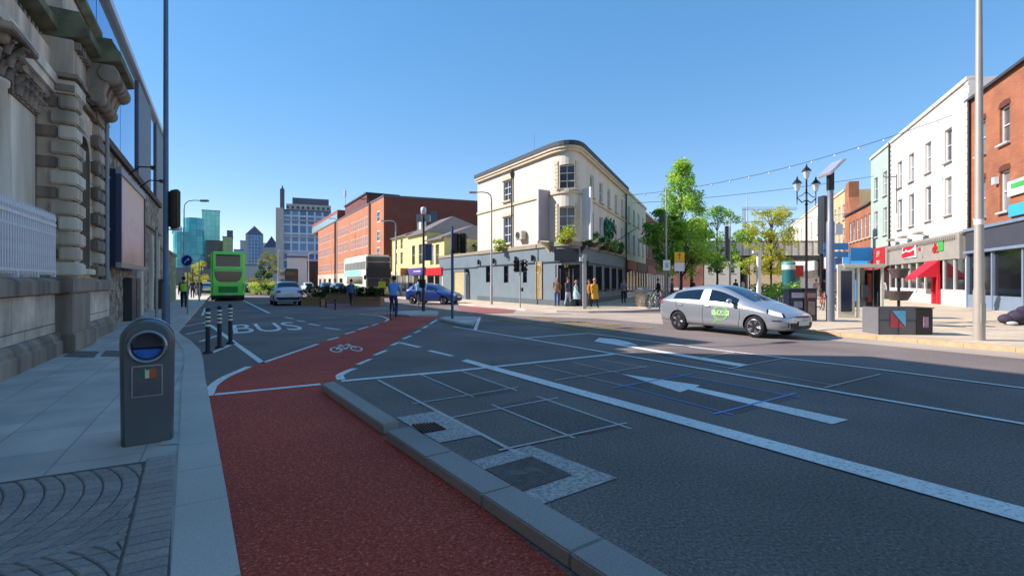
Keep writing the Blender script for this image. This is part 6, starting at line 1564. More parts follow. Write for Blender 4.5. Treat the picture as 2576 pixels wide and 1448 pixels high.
# green roundel with TAXI, tail of the roundel
dg = mat('decal_green', (124, 172, 104), .4, 0, .06, 6); dgd = mat('decal_dark', (40, 104, 44), .4, 0, .05, 6)
for sd_ in (-1, 1):
    q = MB(); cx, cz = L_ / 2 - 2.0, .66; n_ = 26
    ring = [(cx + .27 * math.cos(2 * math.pi * k / n_), cz + .25 * math.sin(2 * math.pi * k / n_)) for k in range(n_)]; inner = [(cx + .2 * math.cos(2 * math.pi * k / n_), cz + .18 * math.sin(2 * math.pi * k / n_)) for k in range(n_)]
    for k in range(n_):
        j = (k + 1) % n_; q.face([side(*ring[k], sd_, .007), side(*ring[j], sd_, .007), side(*inner[j], sd_, .007), side(*inner[k], sd_, .007)][::-sd_], dg)
    for k in range(6):
        x0, x1 = cx - .3 + k * .1, cx - .2 + k * .1; q.face([side(x0, cz - .075, sd_, .008), side(x1, cz - .075, sd_, .008), side(x1, cz + .075, sd_, .008), side(x0, cz + .075, sd_, .008)][::-sd_], mat('decal_pale', (176, 214, 150), .4, 0, .05, 6))
    for a, b in (((cx - .12, cz - .2), (cx - .36, cz - .36)), ((cx + .14, cz + .2), (cx + .42, cz + .34))):
        d = Vector((b[0] - a[0], b[1] - a[1])); s_ = Vector((-d.y, d.x)).normalized() * .05
        q.face([side(a[0] - s_.x, a[1] - s_.y, sd_, .007), side(b[0], b[1], sd_, .007), side(a[0] + s_.x, a[1] + s_.y, sd_, .007)], dg)
    q.build('roundel', tx)
    me = text_mesh('TAXI', .17, dgd, 0)
    for v in me.vertices: v.co = side(cx + (v.co.x if sd_ < 0 else -v.co.x), cz + v.co.y, sd_, .011)
    link('roundel_lettering', me, tx)
# --- white suv seen from behind
S_ST = [(0, .3, .7, .78, .6, .5), (.1, .22, .78, .88, .78, .66), (.5, .2, .88, 1.0, .87, .72), (1.1, .2, .96, 1.1, .89, .7), (1.5, .2, .98, 1.32, .89, .64), (1.95, .2, 1.0, 1.56, .89, .6), (2.5, .2, 1.0, 1.62, .89, .59), (2.6, .2, 1.0, 1.62, .89, .59), (3.3, .2, 1.03, 1.61, .89, .58), (3.7, .22, 1.06, 1.58, .88, .57), (3.85, .24, 1.08, 1.54, .88, .57), (4.2, .26, 1.06, 1.22, .87, .62), (4.32, .28, .98, 1.08, .84, .62), (4.38, .36, .8, .92, .76, .55)]
whitep = mat('white_car_paint', (214, 220, 226), .3, 0, .03, 1, coat=.7)
hA = ang(DA)
sv, side, front, patch, lsp, W, bvh = car('white_car', 'white family car driving away beside the timber planters', P(718, 34.6, 0), hA, S_ST, (1.1, 1.95, 1.5, (2.5, 2.6), 3.7, 3.75, 4.2), whitep, (.85, 3.5), .34, 4.38)
def rear_kit(rt, side, front, patch, lsp, W, L, zt=(.86, 1.0)):
    for sd_ in (1, -1):
        patch('tail_light', lambda u, z: front(sd_ * u, z, -1), lsp(.5, .8, 4), lsp(zt[0], zt[1], 2), lamp_r)
        q = MB(); q.ball((L / 2 - 1.55, sd_ * (W + .12), 1.08), .12, plastic, 10, 6, (.6, 1, .7)); q.tube([(L / 2 - 1.55, sd_ * (W - .05), 1.03), (L / 2 - 1.55, sd_ * (W + .06), 1.06)], .03, plastic, 5); q.build('wing_mirror', rt)
    patch('rear_bumper', lambda u, z: front(u, z, -1), lsp(-.76, .76, 8), lsp(.32, .58, 4), plastic)
    q = MB(); p = front(0, .72, -1, .015); q.box(p, (.02, .52, .12), platew); q.build('number_plate', rt)
rear_kit(sv, side, front, patch, lsp, W, 4.38)
# --- blue hatchback turning at the island
H_ST = [(0, .28, .6, .66, .55, .45), (.1, .22, .68, .75, .74, .6), (.45, .2, .8, .9, .84, .68), (.95, .2, .88, 1.0, .86, .68), (1.3, .2, .9, 1.18, .86, .63), (1.75, .2, .92, 1.42, .86, .58), (2.25, .2, .94, 1.49, .86, .56), (2.35, .2, .94, 1.49, .86, .56), (3.0, .2, .97, 1.47, .86, .55), (3.4, .22, 1.0, 1.4, .85, .54), (3.55, .24, 1.02, 1.34, .85, .55), (3.85, .27, 1.0, 1.1, .82, .6), (3.96, .33, .82, .95, .74, .55)]
bluep = mat('blue_car_paint', (58, 84, 150), .28, .4, .04, 1, coat=.8)
bh = ang(Vector((.93, -.37)))
bc_, side, front, patch, lsp, W, bvh = car('blue_car', 'metallic blue hatchback turning behind the traffic island poles', P(1092, 35.5, 0), bh, H_ST, (.95, 1.75, 1.3, (2.25, 2.35), 3.4, 3.45, 3.85), bluep, (.78, 3.25), .3, 3.96)
for sd_ in (1, -1):
    patch('headlight', lambda u, z: front(sd_ * u, z, 1), lsp(.42, .7, 4), lsp(.62, .76, 3), lamp_c)
    q = MB(); q.ball((3.96 / 2 - 1.4, sd_ * (W + .1), 1.0), .11, bluep, 10, 6, (.6, 1, .7)); q.tube([(3.96 / 2 - 1.4, sd_ * (W - .05), .96), (3.96 / 2 - 1.4, sd_ * (W + .05), .99)], .03, plastic, 5); q.build('wing_mirror', bc_)
patch('grille', lambda u, z: front(u, z, 1), lsp(-.5, .5, 8), lsp(.32, .5, 3), plastic); q = MB(); q.box(front(0, .54, 1, .02), (.02, .5, .11), platew); q.build('number_plate', bc_)
# --- dark car ahead of the bus
navy = mat('navy_car_paint', (46, 54, 92), .3, .3, .04, 1, coat=.7)
nv, side, front, patch, lsp, W, bvh = car('dark_blue_car', 'dark navy hatchback driving away just right of the green bus', P(628, 62, 0), hA, H_ST, (.95, 1.75, 1.3, (2.25, 2.35), 3.4, 3.45, 3.85), navy, (.78, 3.25), .3, 3.96)
rear_kit(nv, side, front, patch, lsp, W, 3.96, (.78, .92))
sg2, side, front, patch, lsp, W, bvh = car('silver_car', 'small silver car parked far off left of green bus', P(519, 58, 0), hA, H_ST, (.95, 1.75, 1.3, (2.25, 2.35), 3.4, 3.45, 3.85), silver, (.78, 3.25), .3, 3.96)
rear_kit(sg2, side, front, patch, lsp, W, 3.96, (.78, .92))
# parked cars along the brick office, only roofs seen over the hedges
for k, (u, lab, m_) in enumerate(((775, 'pale parked car roof seen over planters, furthest left', whitep), (822, 'dark parked car seen over the middle hedge before the brick office', navy), (852, 'silver parked car seen over hedge nearest the far bus', silver))):
    ob2, side, front, patch, lsp, W, bvh = car('parked_car', lab, P(u, (75, 66, 60)[k], 0), hA + math.pi, H_ST, (.95, 1.75, 1.3, (2.25, 2.35), 3.4, 3.45, 3.85), m_, (.78, 3.25), .3, 3.96, 'cars parked before the brick office')
# --- buses
busglass = mat('bus_glass', (36, 38, 46), .1, 0, .2, .8, spec=.6)
def bus(name, label, loc, rz, L, W, H, paint, low, kind):
    r = thing(name, label, 'bus', loc, rz)
    b = MB(); b.box((0, 0, .32 + (H - .32) / 2), (L, W, H - .32), paint); b.build('body', r, bevel=.16, seg=3)
    b = MB(); b.box((0, 0, .3), (L - .4, W - .12, .24), plastic); b.build('skirt', r)
    t = wheel_meshes(.48, .28)
    for x in (L / 2 - 2.6, -L / 2 + 3.0):
        for sd_ in (-1, 1):
            wo = link('wheel', t[0], r, (x, sd_ * (W / 2 - .13), .48), (0, 0, 0 if sd_ < 0 else math.pi)); link('rim', t[1], wo)
    for sd_ in (-1, 1):
        for z0, z1, x0, x1 in ((1.35, 2.15, -L / 2 + 1.6, L / 2 - 1.4), (2.85, 3.65, -L / 2 + .5, L / 2 - .3)):
            n = 6; wd_ = (x1 - x0) / n
            for k in range(n): MB().box((x0 + (k + .5) * wd_, sd_ * (W / 2 + .004), (z0 + z1) / 2), (wd_ - .08, .03, z1 - z0), busglass).build('side_window', r)
        for x in (L / 2 - 2.6, -L / 2 + 3.0):
            MB().lathe((x, sd_ * (W / 2 - .1), .5), [(.56, -.115), (.56, .115)], arch, 24, Matrix.Rotation(R(90), 4, 'X'), smooth=False).build('wheel_arch', r)
    return r
busg = mat('bus_green', (110, 248, 84), .35, 0, .04, .6, coat=.5)
br_ = P(574, 41.2, 0) + Vector((*DA, 0)) * 5.2
gbus = bus('double_decker_bus', 'bright green double decker bus seen from behind in the bus lane', br_, hA, 10.4, 2.5, 4.1, busg, None, 'rear')
X = -5.2
MB().box((X - .004, 0, 3.32), (.03, 1.75, .92), busglass).build('upper_rear_window', gbus, bevel=.0)
MB().box((X - .02, 0, 3.78), (.04, 1.7, .1), plastic).build('destination_slot', gbus)
low = [(-1.0, 2.45), (1.0, 2.45), (.98, 2.1), (.85, 1.75), (.6, 1.56), (-.6, 1.56), (-.85, 1.75), (-.98, 2.1)]
q = MB(); q.mesh([(X - .02, y, z) for y, z in low] + [(X + .05, y, z) for y, z in low], [tuple(range(8))] + [(i, (i + 1) % 8, (i + 1) % 8 + 8, i + 8) for i in range(8)], busglass); q.build('lower_rear_window', gbus)
q = MB(); q.box((X - .02, 0, 2.6), (.05, 2.2, .09), mat('bus_pale', (150, 214, 140), .4)); q.build('waist_band', gbus)
for sd_ in (-1, 1):
    for z in (.95, 1.15, 1.35): MB().lathe((X, sd_ * 1.1, z), [(.07, 0), (.06, .03)], lamp_r if z > 1 else mat('amber', (210, 120, 20), .3), 10, Matrix.Rotation(R(-90), 4, 'Y')).build('tail_light', gbus)
MB().box((X - .01, 0, .95), (.03, 1.4, .5), mat('bus_green_dark', (44, 140, 56), .45)).build('engine_cover', gbus); MB().box((X - .02, 0, .52), (.03, .52, .12), platew).build('number_plate', gbus)
MB().box((X + .02, 0, .36), (.06, 2.3, .16), plastic).build('rear_bumper', gbus)
busc = mat('bus_cream', (236, 234, 208), .4, 0, .05, .6, coat=.4)
fr_ = P(953, 50, 0)                                        # front of the far bus
bp2 = Vector(fr_) + Vector((*DA, 0)) * 5.4
cbus = bus('double_decker_bus', 'cream and pale blue double decker bus with black front behind planters', bp2, hA + math.pi, 10.6, 2.5, 4.3, busc, None, 'front')
X = 5.3
MB().box((X + .004, 0, 3.85), (.04, 2.3, .5), busglass).build('destination_blind', cbus); MB().box((X + .004, 0, 3.25), (.04, 2.3, .62), busglass).build('upper_windscreen', cbus); MB().box((X + .008, 0, 2.45), (.05, 2.42, 1.0), plastic).build('front_panel', cbus); MB().box((X + .004, 0, 1.5), (.04, 2.3, .86), busglass).build('windscreen', cbus); MB().box((X + .01, 0, .72), (.05, 2.3, .6), mat('bus_yellow', (222, 190, 40), .4)).build('front_bumper', cbus)
for sd_ in (-1, 1): MB().box((X + .02, sd_ * .9, .75), (.05, .35, .2), lamp_c).build('headlight', cbus); q = MB(); q.tube([(X, sd_ * 1.2, 2.3), (X + .3, sd_ * 1.45, 2.2)], .03, plastic, 5); q.box((X + .3, sd_ * 1.45, 2.0), (.1, .2, .4), plastic); q.build('mirror', cbus)
for sd_ in (-1, 1):
    MB().box((-1.0, sd_ * 1.262, 2.5), (8, .02, .62), mat('bus_aqua', (150, 214, 206), .4)).build('side_panel', cbus); MB().box((1.2, sd_ * 1.262, .85), (2.2, .02, .7), mat('bus_leaf', (76, 190, 96), .4)).build('side_panel', cbus); MB().box((-3.5, sd_ * 1.262, .85), (3.0, .02, .7), mat('bus_aqua', (150, 214, 206), .4)).build('side_panel', cbus)
fb = bus('double_decker_bus', 'tiny distant dark green bus facing us before the white house', P(733, 100, 0) + Vector((*DA, 0)) * 5, hA + math.pi, 10.4, 2.5, 4.2, mat('bus_dark', (40, 44, 48), .4), None, 'front')
MB().box((5.21, 0, 3.2), (.04, 2.2, .8), busglass).build('upper_windscreen', fb); MB().box((5.21, 0, 1.6), (.04, 2.2, 1.0), busglass).build('windscreen', fb); MB().box((5.22, 0, .75), (.04, 2.3, .5), busg).build('front_bumper', fb)
# ================================================================ bicycles
def bicycle(name, label, loc, rz, colr, group=None, lean=0.0):
    r = thing(name, label, 'bicycle', loc, rz, group); r.rotation_euler = (lean, 0, rz)
    wr_ = .34; fm = mat('bike_%d_%d_%d' % colr, colr, .4, .1, .05, 6)
    for x in (-.52, .52):
        q = MB(); q.tube([(wr_ * math.cos(t), 0, wr_ * math.sin(t)) for t in [2 * math.pi * k / 28 for k in range(29)]], .019, tyre, 6); w = q.build('wheel', r, loc=(x, 0, wr_))
        q = MB(); q.tube([(.318 * math.cos(t), 0, .318 * math.sin(t)) for t in [2 * math.pi * k / 28 for k in range(29)]], .009, alloy, 5)
        for k in range(14): a = 2 * math.pi * k / 14; q.tube([(0, (.02 if k % 2 else -.02), 0), (.318 * math.cos(a), 0, .318 * math.sin(a))], .0022, alloy, 3)
        q.tube([(0, -.05, 0), (0, .05, 0)], .018, alloy, 6); q.build('rim', w)
    bb_, st_, hd, rr, fr2 = Vector((-.08, 0, .3)), Vector((-.2, 0, .82)), Vector((.36, 0, .84)), Vector((-.52, 0, wr_)), Vector((.52, 0, wr_))
    q = MB()
    for a, b in ((bb_, st_), (st_, hd), (bb_, Vector((.38, 0, .74)))): q.tube([a, b], .016, fm, 7)
    for y in (-.05, .05): q.tube([bb_, rr + Vector((0, y, 0))], .01, fm, 6); q.tube([st_, rr + Vector((0, y, 0))], .009, fm, 6)
    q.build('frame', r)
    q = MB(); q.tube([Vector((.345, 0, .92)), Vector((.40, 0, .66))], .018, fm, 7)
    for y in (-.045, .045): q.tube([Vector((.40, y, .66)), fr2 + Vector((0, y, 0))], .012, fm, 6)
    q.build('fork', r)
    q = MB(); q.tube([(.345, 0, .92), (.34, 0, 1.0)], .014, black, 6); q.tube([(.26, -.28, 1.02), (.36, -.2, 1.01), (.36, .2, 1.01), (.26, .28, 1.02)], .013, black, 6); q.build('handlebar', r)
    q = MB(); q.tube([st_, (-.23, 0, .94)], .013, alloy, 6); q.build('seat_post', r); q = MB(); q.ball((-.25, 0, .96), .12, black, 10, 6, (1.15, .55, .3)); q.build('saddle', r)
    q = MB(); q.lathe(bb_ + Vector((0, -.06, 0)), [(.09, 0), (.09, .01)], alloy, 16, Matrix.Rotation(R(90), 4, 'X')); q.tube([bb_ + Vector((0, -.07, 0)), bb_ + Vector((.02, -.09, -.16))], .01, alloy, 5); q.tube([bb_ + Vector((0, .07, 0)), bb_ + Vector((-.02, .09, .16))], .01, alloy, 5); q.box(bb_ + Vector((.02, -.14, -.17)), (.1, .09, .02), black); q.box(bb_ + Vector((-.02, .14, .17)), (.1, .09, .02), black); q.build('crank', r)
    return r
# ================================================================ people
def person(label, loc, rz, h=1.75, top=(60, 70, 90), legs=(40, 44, 60), shoe=(30, 30, 32), hair=(50, 38, 30), sk=(190, 140, 116), stride=.0, arms='down', coat=0.0, ride=False, hairlen=0, hood=False, vest=None, bald=False, group=None, lean=0.0):
    r = thing('person', label, 'person', loc, rz, group); s = h / 1.75
    m_top = mat('cloth_%d_%d_%d' % top, top, .85, 0, .12, 14, bump=.2, bscale=50); m_leg = mat('cloth_%d_%d_%d' % legs, legs, .85, 0, .12, 14, bump=.2, bscale=50); m_sh = mat('shoe_%d_%d_%d' % shoe, shoe, .6, 0, .1, 10); m_sk = mat('skin_%d_%d_%d' % sk, sk, .55, 0, .06, 14); m_hr = mat('hair_%d_%d_%d' % hair, hair, .7, 0, .2, 30)
    V, E, RR, TG = [], [], [], []
    def v(p, rad, tg, par=None):
        V.append(Vector(p) * s); RR.append(rad * s); i = len(V) - 1
        if par is not None: E.append((par, i)); TG.append(tg)
        return i
    px, pz = (0, .93)
    tilt = lean
    def T(z, x=0): return (x + math.sin(tilt) * (z - pz), 0, pz + (z - pz) * math.cos(tilt))
    if ride: pz = 1.0
    o0 = pz - .93
    pel = v((px, 0, pz), .135, 'leg'); w1 = v(T(pz + .2), .125, 'top', pel); chs = v(T(pz + .38), .15, 'top', w1); nk0 = v(T(pz + .5), .085, 'top', chs); nk = v(T(pz + .58, .01), .055, 'skin', nk0)
    hd0 = v(T(pz + .645, .03), .074, 'skin', nk); hd1 = v(T(pz + .72, .03), .09, 'skin', hd0); hd2 = v(T(pz + .775, .02), .07, 'skin', hd1)
    for sd_ in (1, -1):
        ph = stride * sd_
        hip = v((px, .095 * sd_, pz - .05), .098, 'leg', pel)
        if ride:
            if sd_ > 0: kn, an_, toe = (.28, .12, .74), (.12, .12, .36), (.27, .12, .31)
            else: kn, an_, toe = (.2, -.12, .56), (.0, -.12, .17), (.15, -.12, .13)
        else:
            kn = (math.sin(ph) * .44 + .02, .1 * sd_, .06 + .86 - math.cos(ph) * .42 - .01); bk = ph * 1.0 if ph > 0 else ph * 1.5
            an_ = (kn[0] + math.sin(bk) * .42 - .02, .1 * sd_, max(.075, kn[2] - math.cos(bk) * .41)); toe = (an_[0] + .15, .115 * sd_, max(.035, an_[2] - .045))
        k_ = v(kn, .066, 'leg', hip); c_ = v(tuple((Vector(kn) * .6 + Vector(an_) * .4)), .06, 'leg', k_); a_ = v(an_, .045, 'leg', c_); t_ = v(toe, .036, 'shoe', a_)
        sh = v(T(pz + .46, 0)[:1] + (.165 * sd_,) + T(pz + .46, 0)[2:], .066, 'top', chs)
        S = V[sh] / s
        if ride: el, wri = S + Vector((.17, .05 * sd_, -.22)), S + Vector((.42, .06 * sd_, -.38))
        elif arms == 'pocket': el, wri = S + Vector((-.06, .07 * sd_, -.27)), S + Vector((.08, .0, -.46))
        elif arms == 'fold': el, wri = S + Vector((.04, .06 * sd_, -.27)), S + Vector((.24, -.08 * sd_, -.2))
        else: el, wri = S + Vector((-.03 - stride * sd_ * .25, .055 * sd_, -.28)), S + Vector((.04 - stride * sd_ * .55, .065 * sd_, -.52))
        e_ = v(el, .05, 'top', sh); w_ = v(wri, .034, 'top', e_); dirh = (Vector(wri) - Vector(el)).normalized(); pm2 = v(Vector(wri) + dirh * .08, .036, 'skin', w_)
        side_ = dirh.cross(Vector((0, 1, 0))).normalized()
    me = bpy.data.meshes.new('person_body'); me.from_pydata([tuple(x) for x in V], E, [])
    o = bpy.data.objects.new('tmp', me); col.objects.link(o); sm_ = o.modifiers.new('skin', 'SKIN'); sm_.use_smooth_shade = True
    for i, d in enumerate(me.skin_vertices[0].data): d.radius = (RR[i] * (1.0), RR[i]); d.use_root = (i == 0)
    for i in (w1, chs): me.skin_vertices[0].data[i].radius = (RR[i] * 1.22, RR[i] * .86) if True else None
    sb_ = o.modifiers.new('sub', 'SUBSURF'); sb_.levels = sb_.render_levels = 2
    bpy.context.view_layer.update(); fin = bpy.data.meshes.new_from_object(o.evaluated_get(bpy.context.evaluated_depsgraph_get())); bpy.data.objects.remove(o)
    fin.materials.clear(); order = {'skin': 0, 'top': 1, 'leg': 2, 'shoe': 3}
    for m_ in (m_sk, m_top, m_leg, m_sh): fin.materials.append(m_)
    for p in fin.polygons:
        c = p.center; best = None
        for (a, b), tg in zip(E, TG):
            A_, B_ = V[a], V[b]; ab = B_ - A_; f = max(0, min(1, (c - A_).dot(ab) / max(1e-9, ab.length_squared))); d = (c - (A_ + ab * f)).length - (RR[a] * (1 - f) + RR[b] * f) * .6
            if best is None or d < best[0]: best = (d, tg)
        tg = best[1]
        if tg == 'leg' and c.z > (pz - .06 - coat * .2) * s and not ride: tg = 'top'
        if ride and tg == 'leg' and c.z > (pz + .02) * s: tg = 'top'
        p.material_index = order[tg]; p.use_smooth = True
    # fingers, thumb, nose, eyes and ears are grown onto the same mesh
    ex_ = MB(); base_i = [i for i in range(len(V))]
    for (a, b), tg in zip(E, TG):
        if tg == 'skin' and RR[b] < .04 * s:
            d = (V[b] - V[a]).normalized(); sd2 = Vector((0, 0, 1)).cross(d); sd2 = (sd2 if sd2.length > .1 else Vector((0, 1, 0))).normalized(); fw = d.cross(sd2).normalized()
            if abs(fw.x) < .5: fw, sd2 = sd2, fw
            for k in range(4):
                o_ = fw * (.028 * (k - 1.5) * .75) * s; L_ = (.062, .072, .068, .052)[k] * s; q0 = V[b] + o_ + d * .012 * s
                ex_.tube([q0, q0 + d * L_ * .6, q0 + d * L_ + sd2 * .012 * s], [.0095 * s, .0085 * s, .006 * s], m_sk, 6)
            q0 = V[b] + fw * .03 * s - d * .03 * s; ex_.tube([q0, q0 + fw * .02 * s + d * .03 * s, q0 + fw * .022 * s + d * .055 * s], [.011 * s, .01 * s, .007 * s], m_sk, 6)
    hc_ = V[hd1]
    fx = hc_ + Vector((.086 * s, 0, 0)); ex_.tube([fx + Vector((.0, 0, .015 * s)), fx + Vector((.022 * s, 0, -.025 * s)), fx + Vector((.004 * s, 0, -.034 * s))], [.008 * s, .014 * s, .009 * s], m_sk, 6)
    for y in (-.034, .034): ex_.ball(fx + Vector((-.008 * s, y * s, .008 * s)), .011 * s, black, 8, 6); ex_.ball(hc_ + Vector((-.005, y * 2.55 * s, -.01 * s)), .024 * s, m_sk, 8, 6, (.7, .4, 1.1))
    ex_.ball(fx + Vector((-.01 * s, 0, -.058 * s)), .02 * s, mat('lips', (150, 84, 78), .5), 8, 6, (.4, 1, .3))
    em = ex_.data('x'); bm = bmesh.new(); bm.from_mesh(fin); k0 = len(fin.materials)
    mp_ = {}
    for m_ in em.materials:
        if m_.name in [x.name for x in fin.materials]: mp_[list(em.materials).index(m_)] = [x.name for x in fin.materials].index(m_.name)
        else: fin.materials.append(m_); mp_[list(em.materials).index(m_)] = len(fin.materials) - 1
    for p in em.polygons: p.material_index = mp_[p.material_index]
    bm.from_mesh(em); bm.to_mesh(fin); bm.free()
    link('body', fin, r)
    if not bald or hood:
        q = MB(); c = hc_ + Vector((-.014 * s, 0, .022 * s)); rad = (.112 if not hood else .13) * s; vs = []; fs = []; nu, nv = 14, 7
        for j in range(nv + 1):
            for k in range(nu):
                th = 2 * math.pi * k / nu; back_ = .5 - .5 * math.cos(th); mx_ = (.38 + .34 * back_ + (hairlen * .3 * back_)) * math.pi; pp2 = mx_ * j / nv
                vs.append(c + Vector((rad * math.sin(pp2) * math.cos(th) * 1.02, rad * math.sin(pp2) * math.sin(th) * .9, rad * math.cos(pp2) * 1.05 - (hairlen * .05 * back_ * j / nv))))
        for j in range(nv):
            for k in range(nu): fs.append((j * nu + k, (j + 1) * nu + k, (j + 1) * nu + (k + 1) % nu, j * nu + (k + 1) % nu))
        q.mesh(vs, fs, m_top if hood else m_hr, True); q.build('hood' if hood else 'hair', r)
    if coat:
        q = MB(); z1_, z0_ = (pz + .16), (pz - .12 - coat * .35); prof = []
        vs = []; fs = []; nu = 18
        for j, (z, a_, b_) in enumerate(((z1_, .17, .145), (pz, .2, .17), ((pz + z0_) / 2, .215, .19), (z0_, .24, .215))):
            for k in range(nu): th = 2 * math.pi * k / nu; w_ = 1 + .05 * math.sin(th * 5) * j; vs.append((b_ * math.cos(th) * s * w_ + stride * .04 * j, a_ * math.sin(th) * s * w_, z * s))
        for j in range(3):
            for k in range(nu): fs.append((j * nu + k, (j + 1) * nu + k, (j + 1) * nu + (k + 1) % nu, j * nu + (k + 1) % nu))
        q.mesh(vs, fs, m_top, True); q.build('coat_skirt', r)
    if vest:
        q = MB(); mv = mat('vest_%d_%d_%d' % vest, vest, .6, 0, .1, 20); nu = 18; vs = []; fs = []
        rows = ((pz + .02, .2, .165), (pz + .2, .195, .15), (pz + .36, .22, .17), (pz + .47, .17, .12))
        for z, a_, b_ in rows:
            for k in range(nu): th = 2 * math.pi * k / nu; vs.append((b_ * math.cos(th) * s, a_ * math.sin(th) * s, z * s))
        for j in range(3):
            for k in range(nu): fs.append((j * nu + k, j * nu + (k + 1) % nu, (j + 1) * nu + (k + 1) % nu, (j + 1) * nu + k))
        q.mesh(vs, fs, mv, True); q.build('vest', r)
    return r
TOC = lambda p: ang(Vector((-p[0], -p[1])))                # facing the camera
# cyclist on the red track, riding away
hc2 = R(93); cp = P(991, 21.4, Z0)
bicycle('bicycle', 'dark bicycle under the cyclist on the red track', cp, hc2, (40, 44, 58))
person('cyclist in blue shirt and dark trousers riding away on the red track', cp + Vector((math.cos(hc2), math.sin(hc2), 0)) * -.24, hc2, 1.78, (110, 160, 226), (52, 66, 116), (30, 34, 60), (24, 22, 24), ride=True, lean=.32)
cp = P(1052, 33.5, 0); bicycle('bicycle', 'bicycle of the rider in pale blue behind the camera pole', cp, R(100), (60, 60, 66)); person('cyclist in pale blue top riding beyond the camera pole', cp + Vector((.04, -.24, 0)), R(100), 1.72, (150, 196, 226), (50, 58, 70), ride=True, lean=.3, hair=(30, 26, 24))
cp = P(961, 37, 0); bicycle('bicycle', 'delivery bicycle between planter and far bus', cp, R(105), (40, 40, 44)); person('delivery rider with big yellow backpack beyond the planter', cp + Vector((.05, -.24, 0)), R(105), 1.7, (60, 74, 50), (40, 44, 46), ride=True, lean=.25, hair=(30, 26, 24))
bx = thing('delivery_bag', 'big square yellow delivery backpack on the rider by planter', 'bag', cp + Vector((.13, -.5, 1.2)), R(105)); MB().box((0, 0, .2), (.36, .5, .52), mat('bag_yellow', (222, 206, 40), .6, 0, .06, 4)).build('case', bx, bevel=.04); MB().box((-.01, 0, .44), (.38, .51, .03), plastic).build('flap', bx)
MB().box((.2, .12, .2), (.05, .05, .5), plastic).build('strap', bx)
W2 = lambda u, Y, z=.1: P(u, Y, z)
p = W2(883, 32.6, 0); person('pedestrian in denim jacket standing in front of the middle planter', p, R(80), 1.74, (92, 112, 150), (48, 54, 66), hair=(30, 26, 24), stride=.2)
p = W2(462, 28); person('pavement worker in black with yellow green high visibility vest', p, ang(DA), 1.75, (30, 34, 34), (30, 34, 44), hair=(24, 22, 22), stride=.22, vest=(170, 214, 60))
p = W2(484, 44); person('pedestrian in dark purple jacket far along the left pavement', p, ang(DA), 1.7, (70, 56, 90), (40, 40, 50), stride=.25)
p = W2(502, 47); person('pedestrian in black coat nearest the green bus', p, ang(DA), 1.72, (34, 30, 36), (40, 40, 46), stride=.3, coat=.6)
p = W2(493, 52); person('pedestrian in pink jacket furthest along the left pavement', p, ang(DA) + 3, 1.68, (180, 120, 130), (60, 60, 80), stride=.2)
p = W2(1401, 30.3); person('bald man in tan jacket and blue jeans by the pub door', p, TOC(p), 1.78, (150, 116, 84), (52, 72, 128), bald=True, arms='pocket')
p = W2(1428, 29.9); person('man in dark grey jacket and pale jeans outside the pub door', p, TOC(p) + .9, 1.74, (74, 78, 92), (160, 176, 200), hair=(60, 50, 44), stride=.15)
p = W2(1448, 28.4); person('shorter woman in pale aqua coat walking past the pub', p, R(-20), 1.56, (176, 212, 212), (50, 46, 50), hair=(150, 120, 96), hairlen=.8, stride=.42, coat=.7)
p = W2(1495, 28.3); person('person in bright mustard yellow coat walking from the pub', p, R(-75), 1.66, (214, 160, 40), (60, 40, 34), hair=(190, 160, 130), stride=.25, coat=.75)
p = W2(1482, 29.6); person('person in rusty orange jacket half hidden by white post', p, R(200), 1.62, (160, 96, 50), (60, 50, 54), hair=(50, 30, 26), stride=.2)
p = W2(1568, 34.5); person('person in grey hoodie standing by the pub drainpipe', p, TOC(p) + .4, 1.72, (130, 128, 140), (40, 40, 60), hair=(120, 110, 110), arms='fold')
p = W2(2053, 43); person('person in pink floral top walking behind the solar post', p, R(220), 1.68, (190, 150, 140), (220, 216, 214), hair=(60, 44, 36), hairlen=.6, stride=.3)
p = W2(2073, 44); person('person in black clothes behind the solar post', p, R(60), 1.76, (30, 30, 34), (34, 34, 38), hair=(24, 22, 22), stride=.2)
p = W2(2220, 40.5); person('person in white shirt and pale jeans outside the red sign shop', p, R(210), 1.72, (216, 216, 222), (150, 156, 176), hair=(40, 34, 30), stride=.15)
for k, (u, Y, t_, l_, lab) in enumerate(((1850, 46, (60, 66, 100), (40, 44, 60), 'person in navy top under the bridge beside ball tree'), (1868, 50, (190, 186, 176), (70, 74, 90), 'person in cream top under the bridge furthest back'), (1655, 37, (36, 34, 40), (34, 34, 40), 'person in black behind the parked bikes by the cafe'), (1742, 47, (40, 44, 66), (40, 40, 50), 'person in dark blue beneath the mid green tree'), (1690, 40, (120, 84, 96), (50, 48, 60), 'person in plum top near the yellow and white sign'))):
    p = W2(u, Y); person(lab, p, R(40 + 70 * k), 1.7, t_, l_, stride=.25, hair=(40, 32, 28))
# ================================================================ street furniture, right side and crossing
tan = mat('pole_tan_grey', (168, 162, 148), .5, .2, .06, 3)
def lantern_arm(q, p0, p1, r, m): q.tube([p0, p0.lerp(p1, .5) + Vector((0, 0, .25)), p1], r, m, 7)
# tall tan lamp column at the right
lc = thing('lamp_column', 'very tall plain tan grey lamp column on the right pavement before brick building', 'lamp post', G(2462, 855, .1))
MB().tube([(0, 0, 0), (0, 0, 1.25), (0, 0, 1.35), (0, 0, 11)], [.125, .12, .105, .055], tan, 18).build('column', lc)
MB().lathe((0, 0, 2.95), [(.104, 0), (.104, .14)], white, 18).build('collar', lc)
q = MB(); q.tube([(0, 0, 10.9), (-.5, .1, 11.3), (-1.4, .2, 11.4)], .04, tan, 8); q.box((-1.7, .24, 11.4), (.7, .22, .1), darkgrey); q.build('lamp_head', lc)
MB().box((0, -.118, .7), (.12, .02, .5), tan).build('hatch', lc)
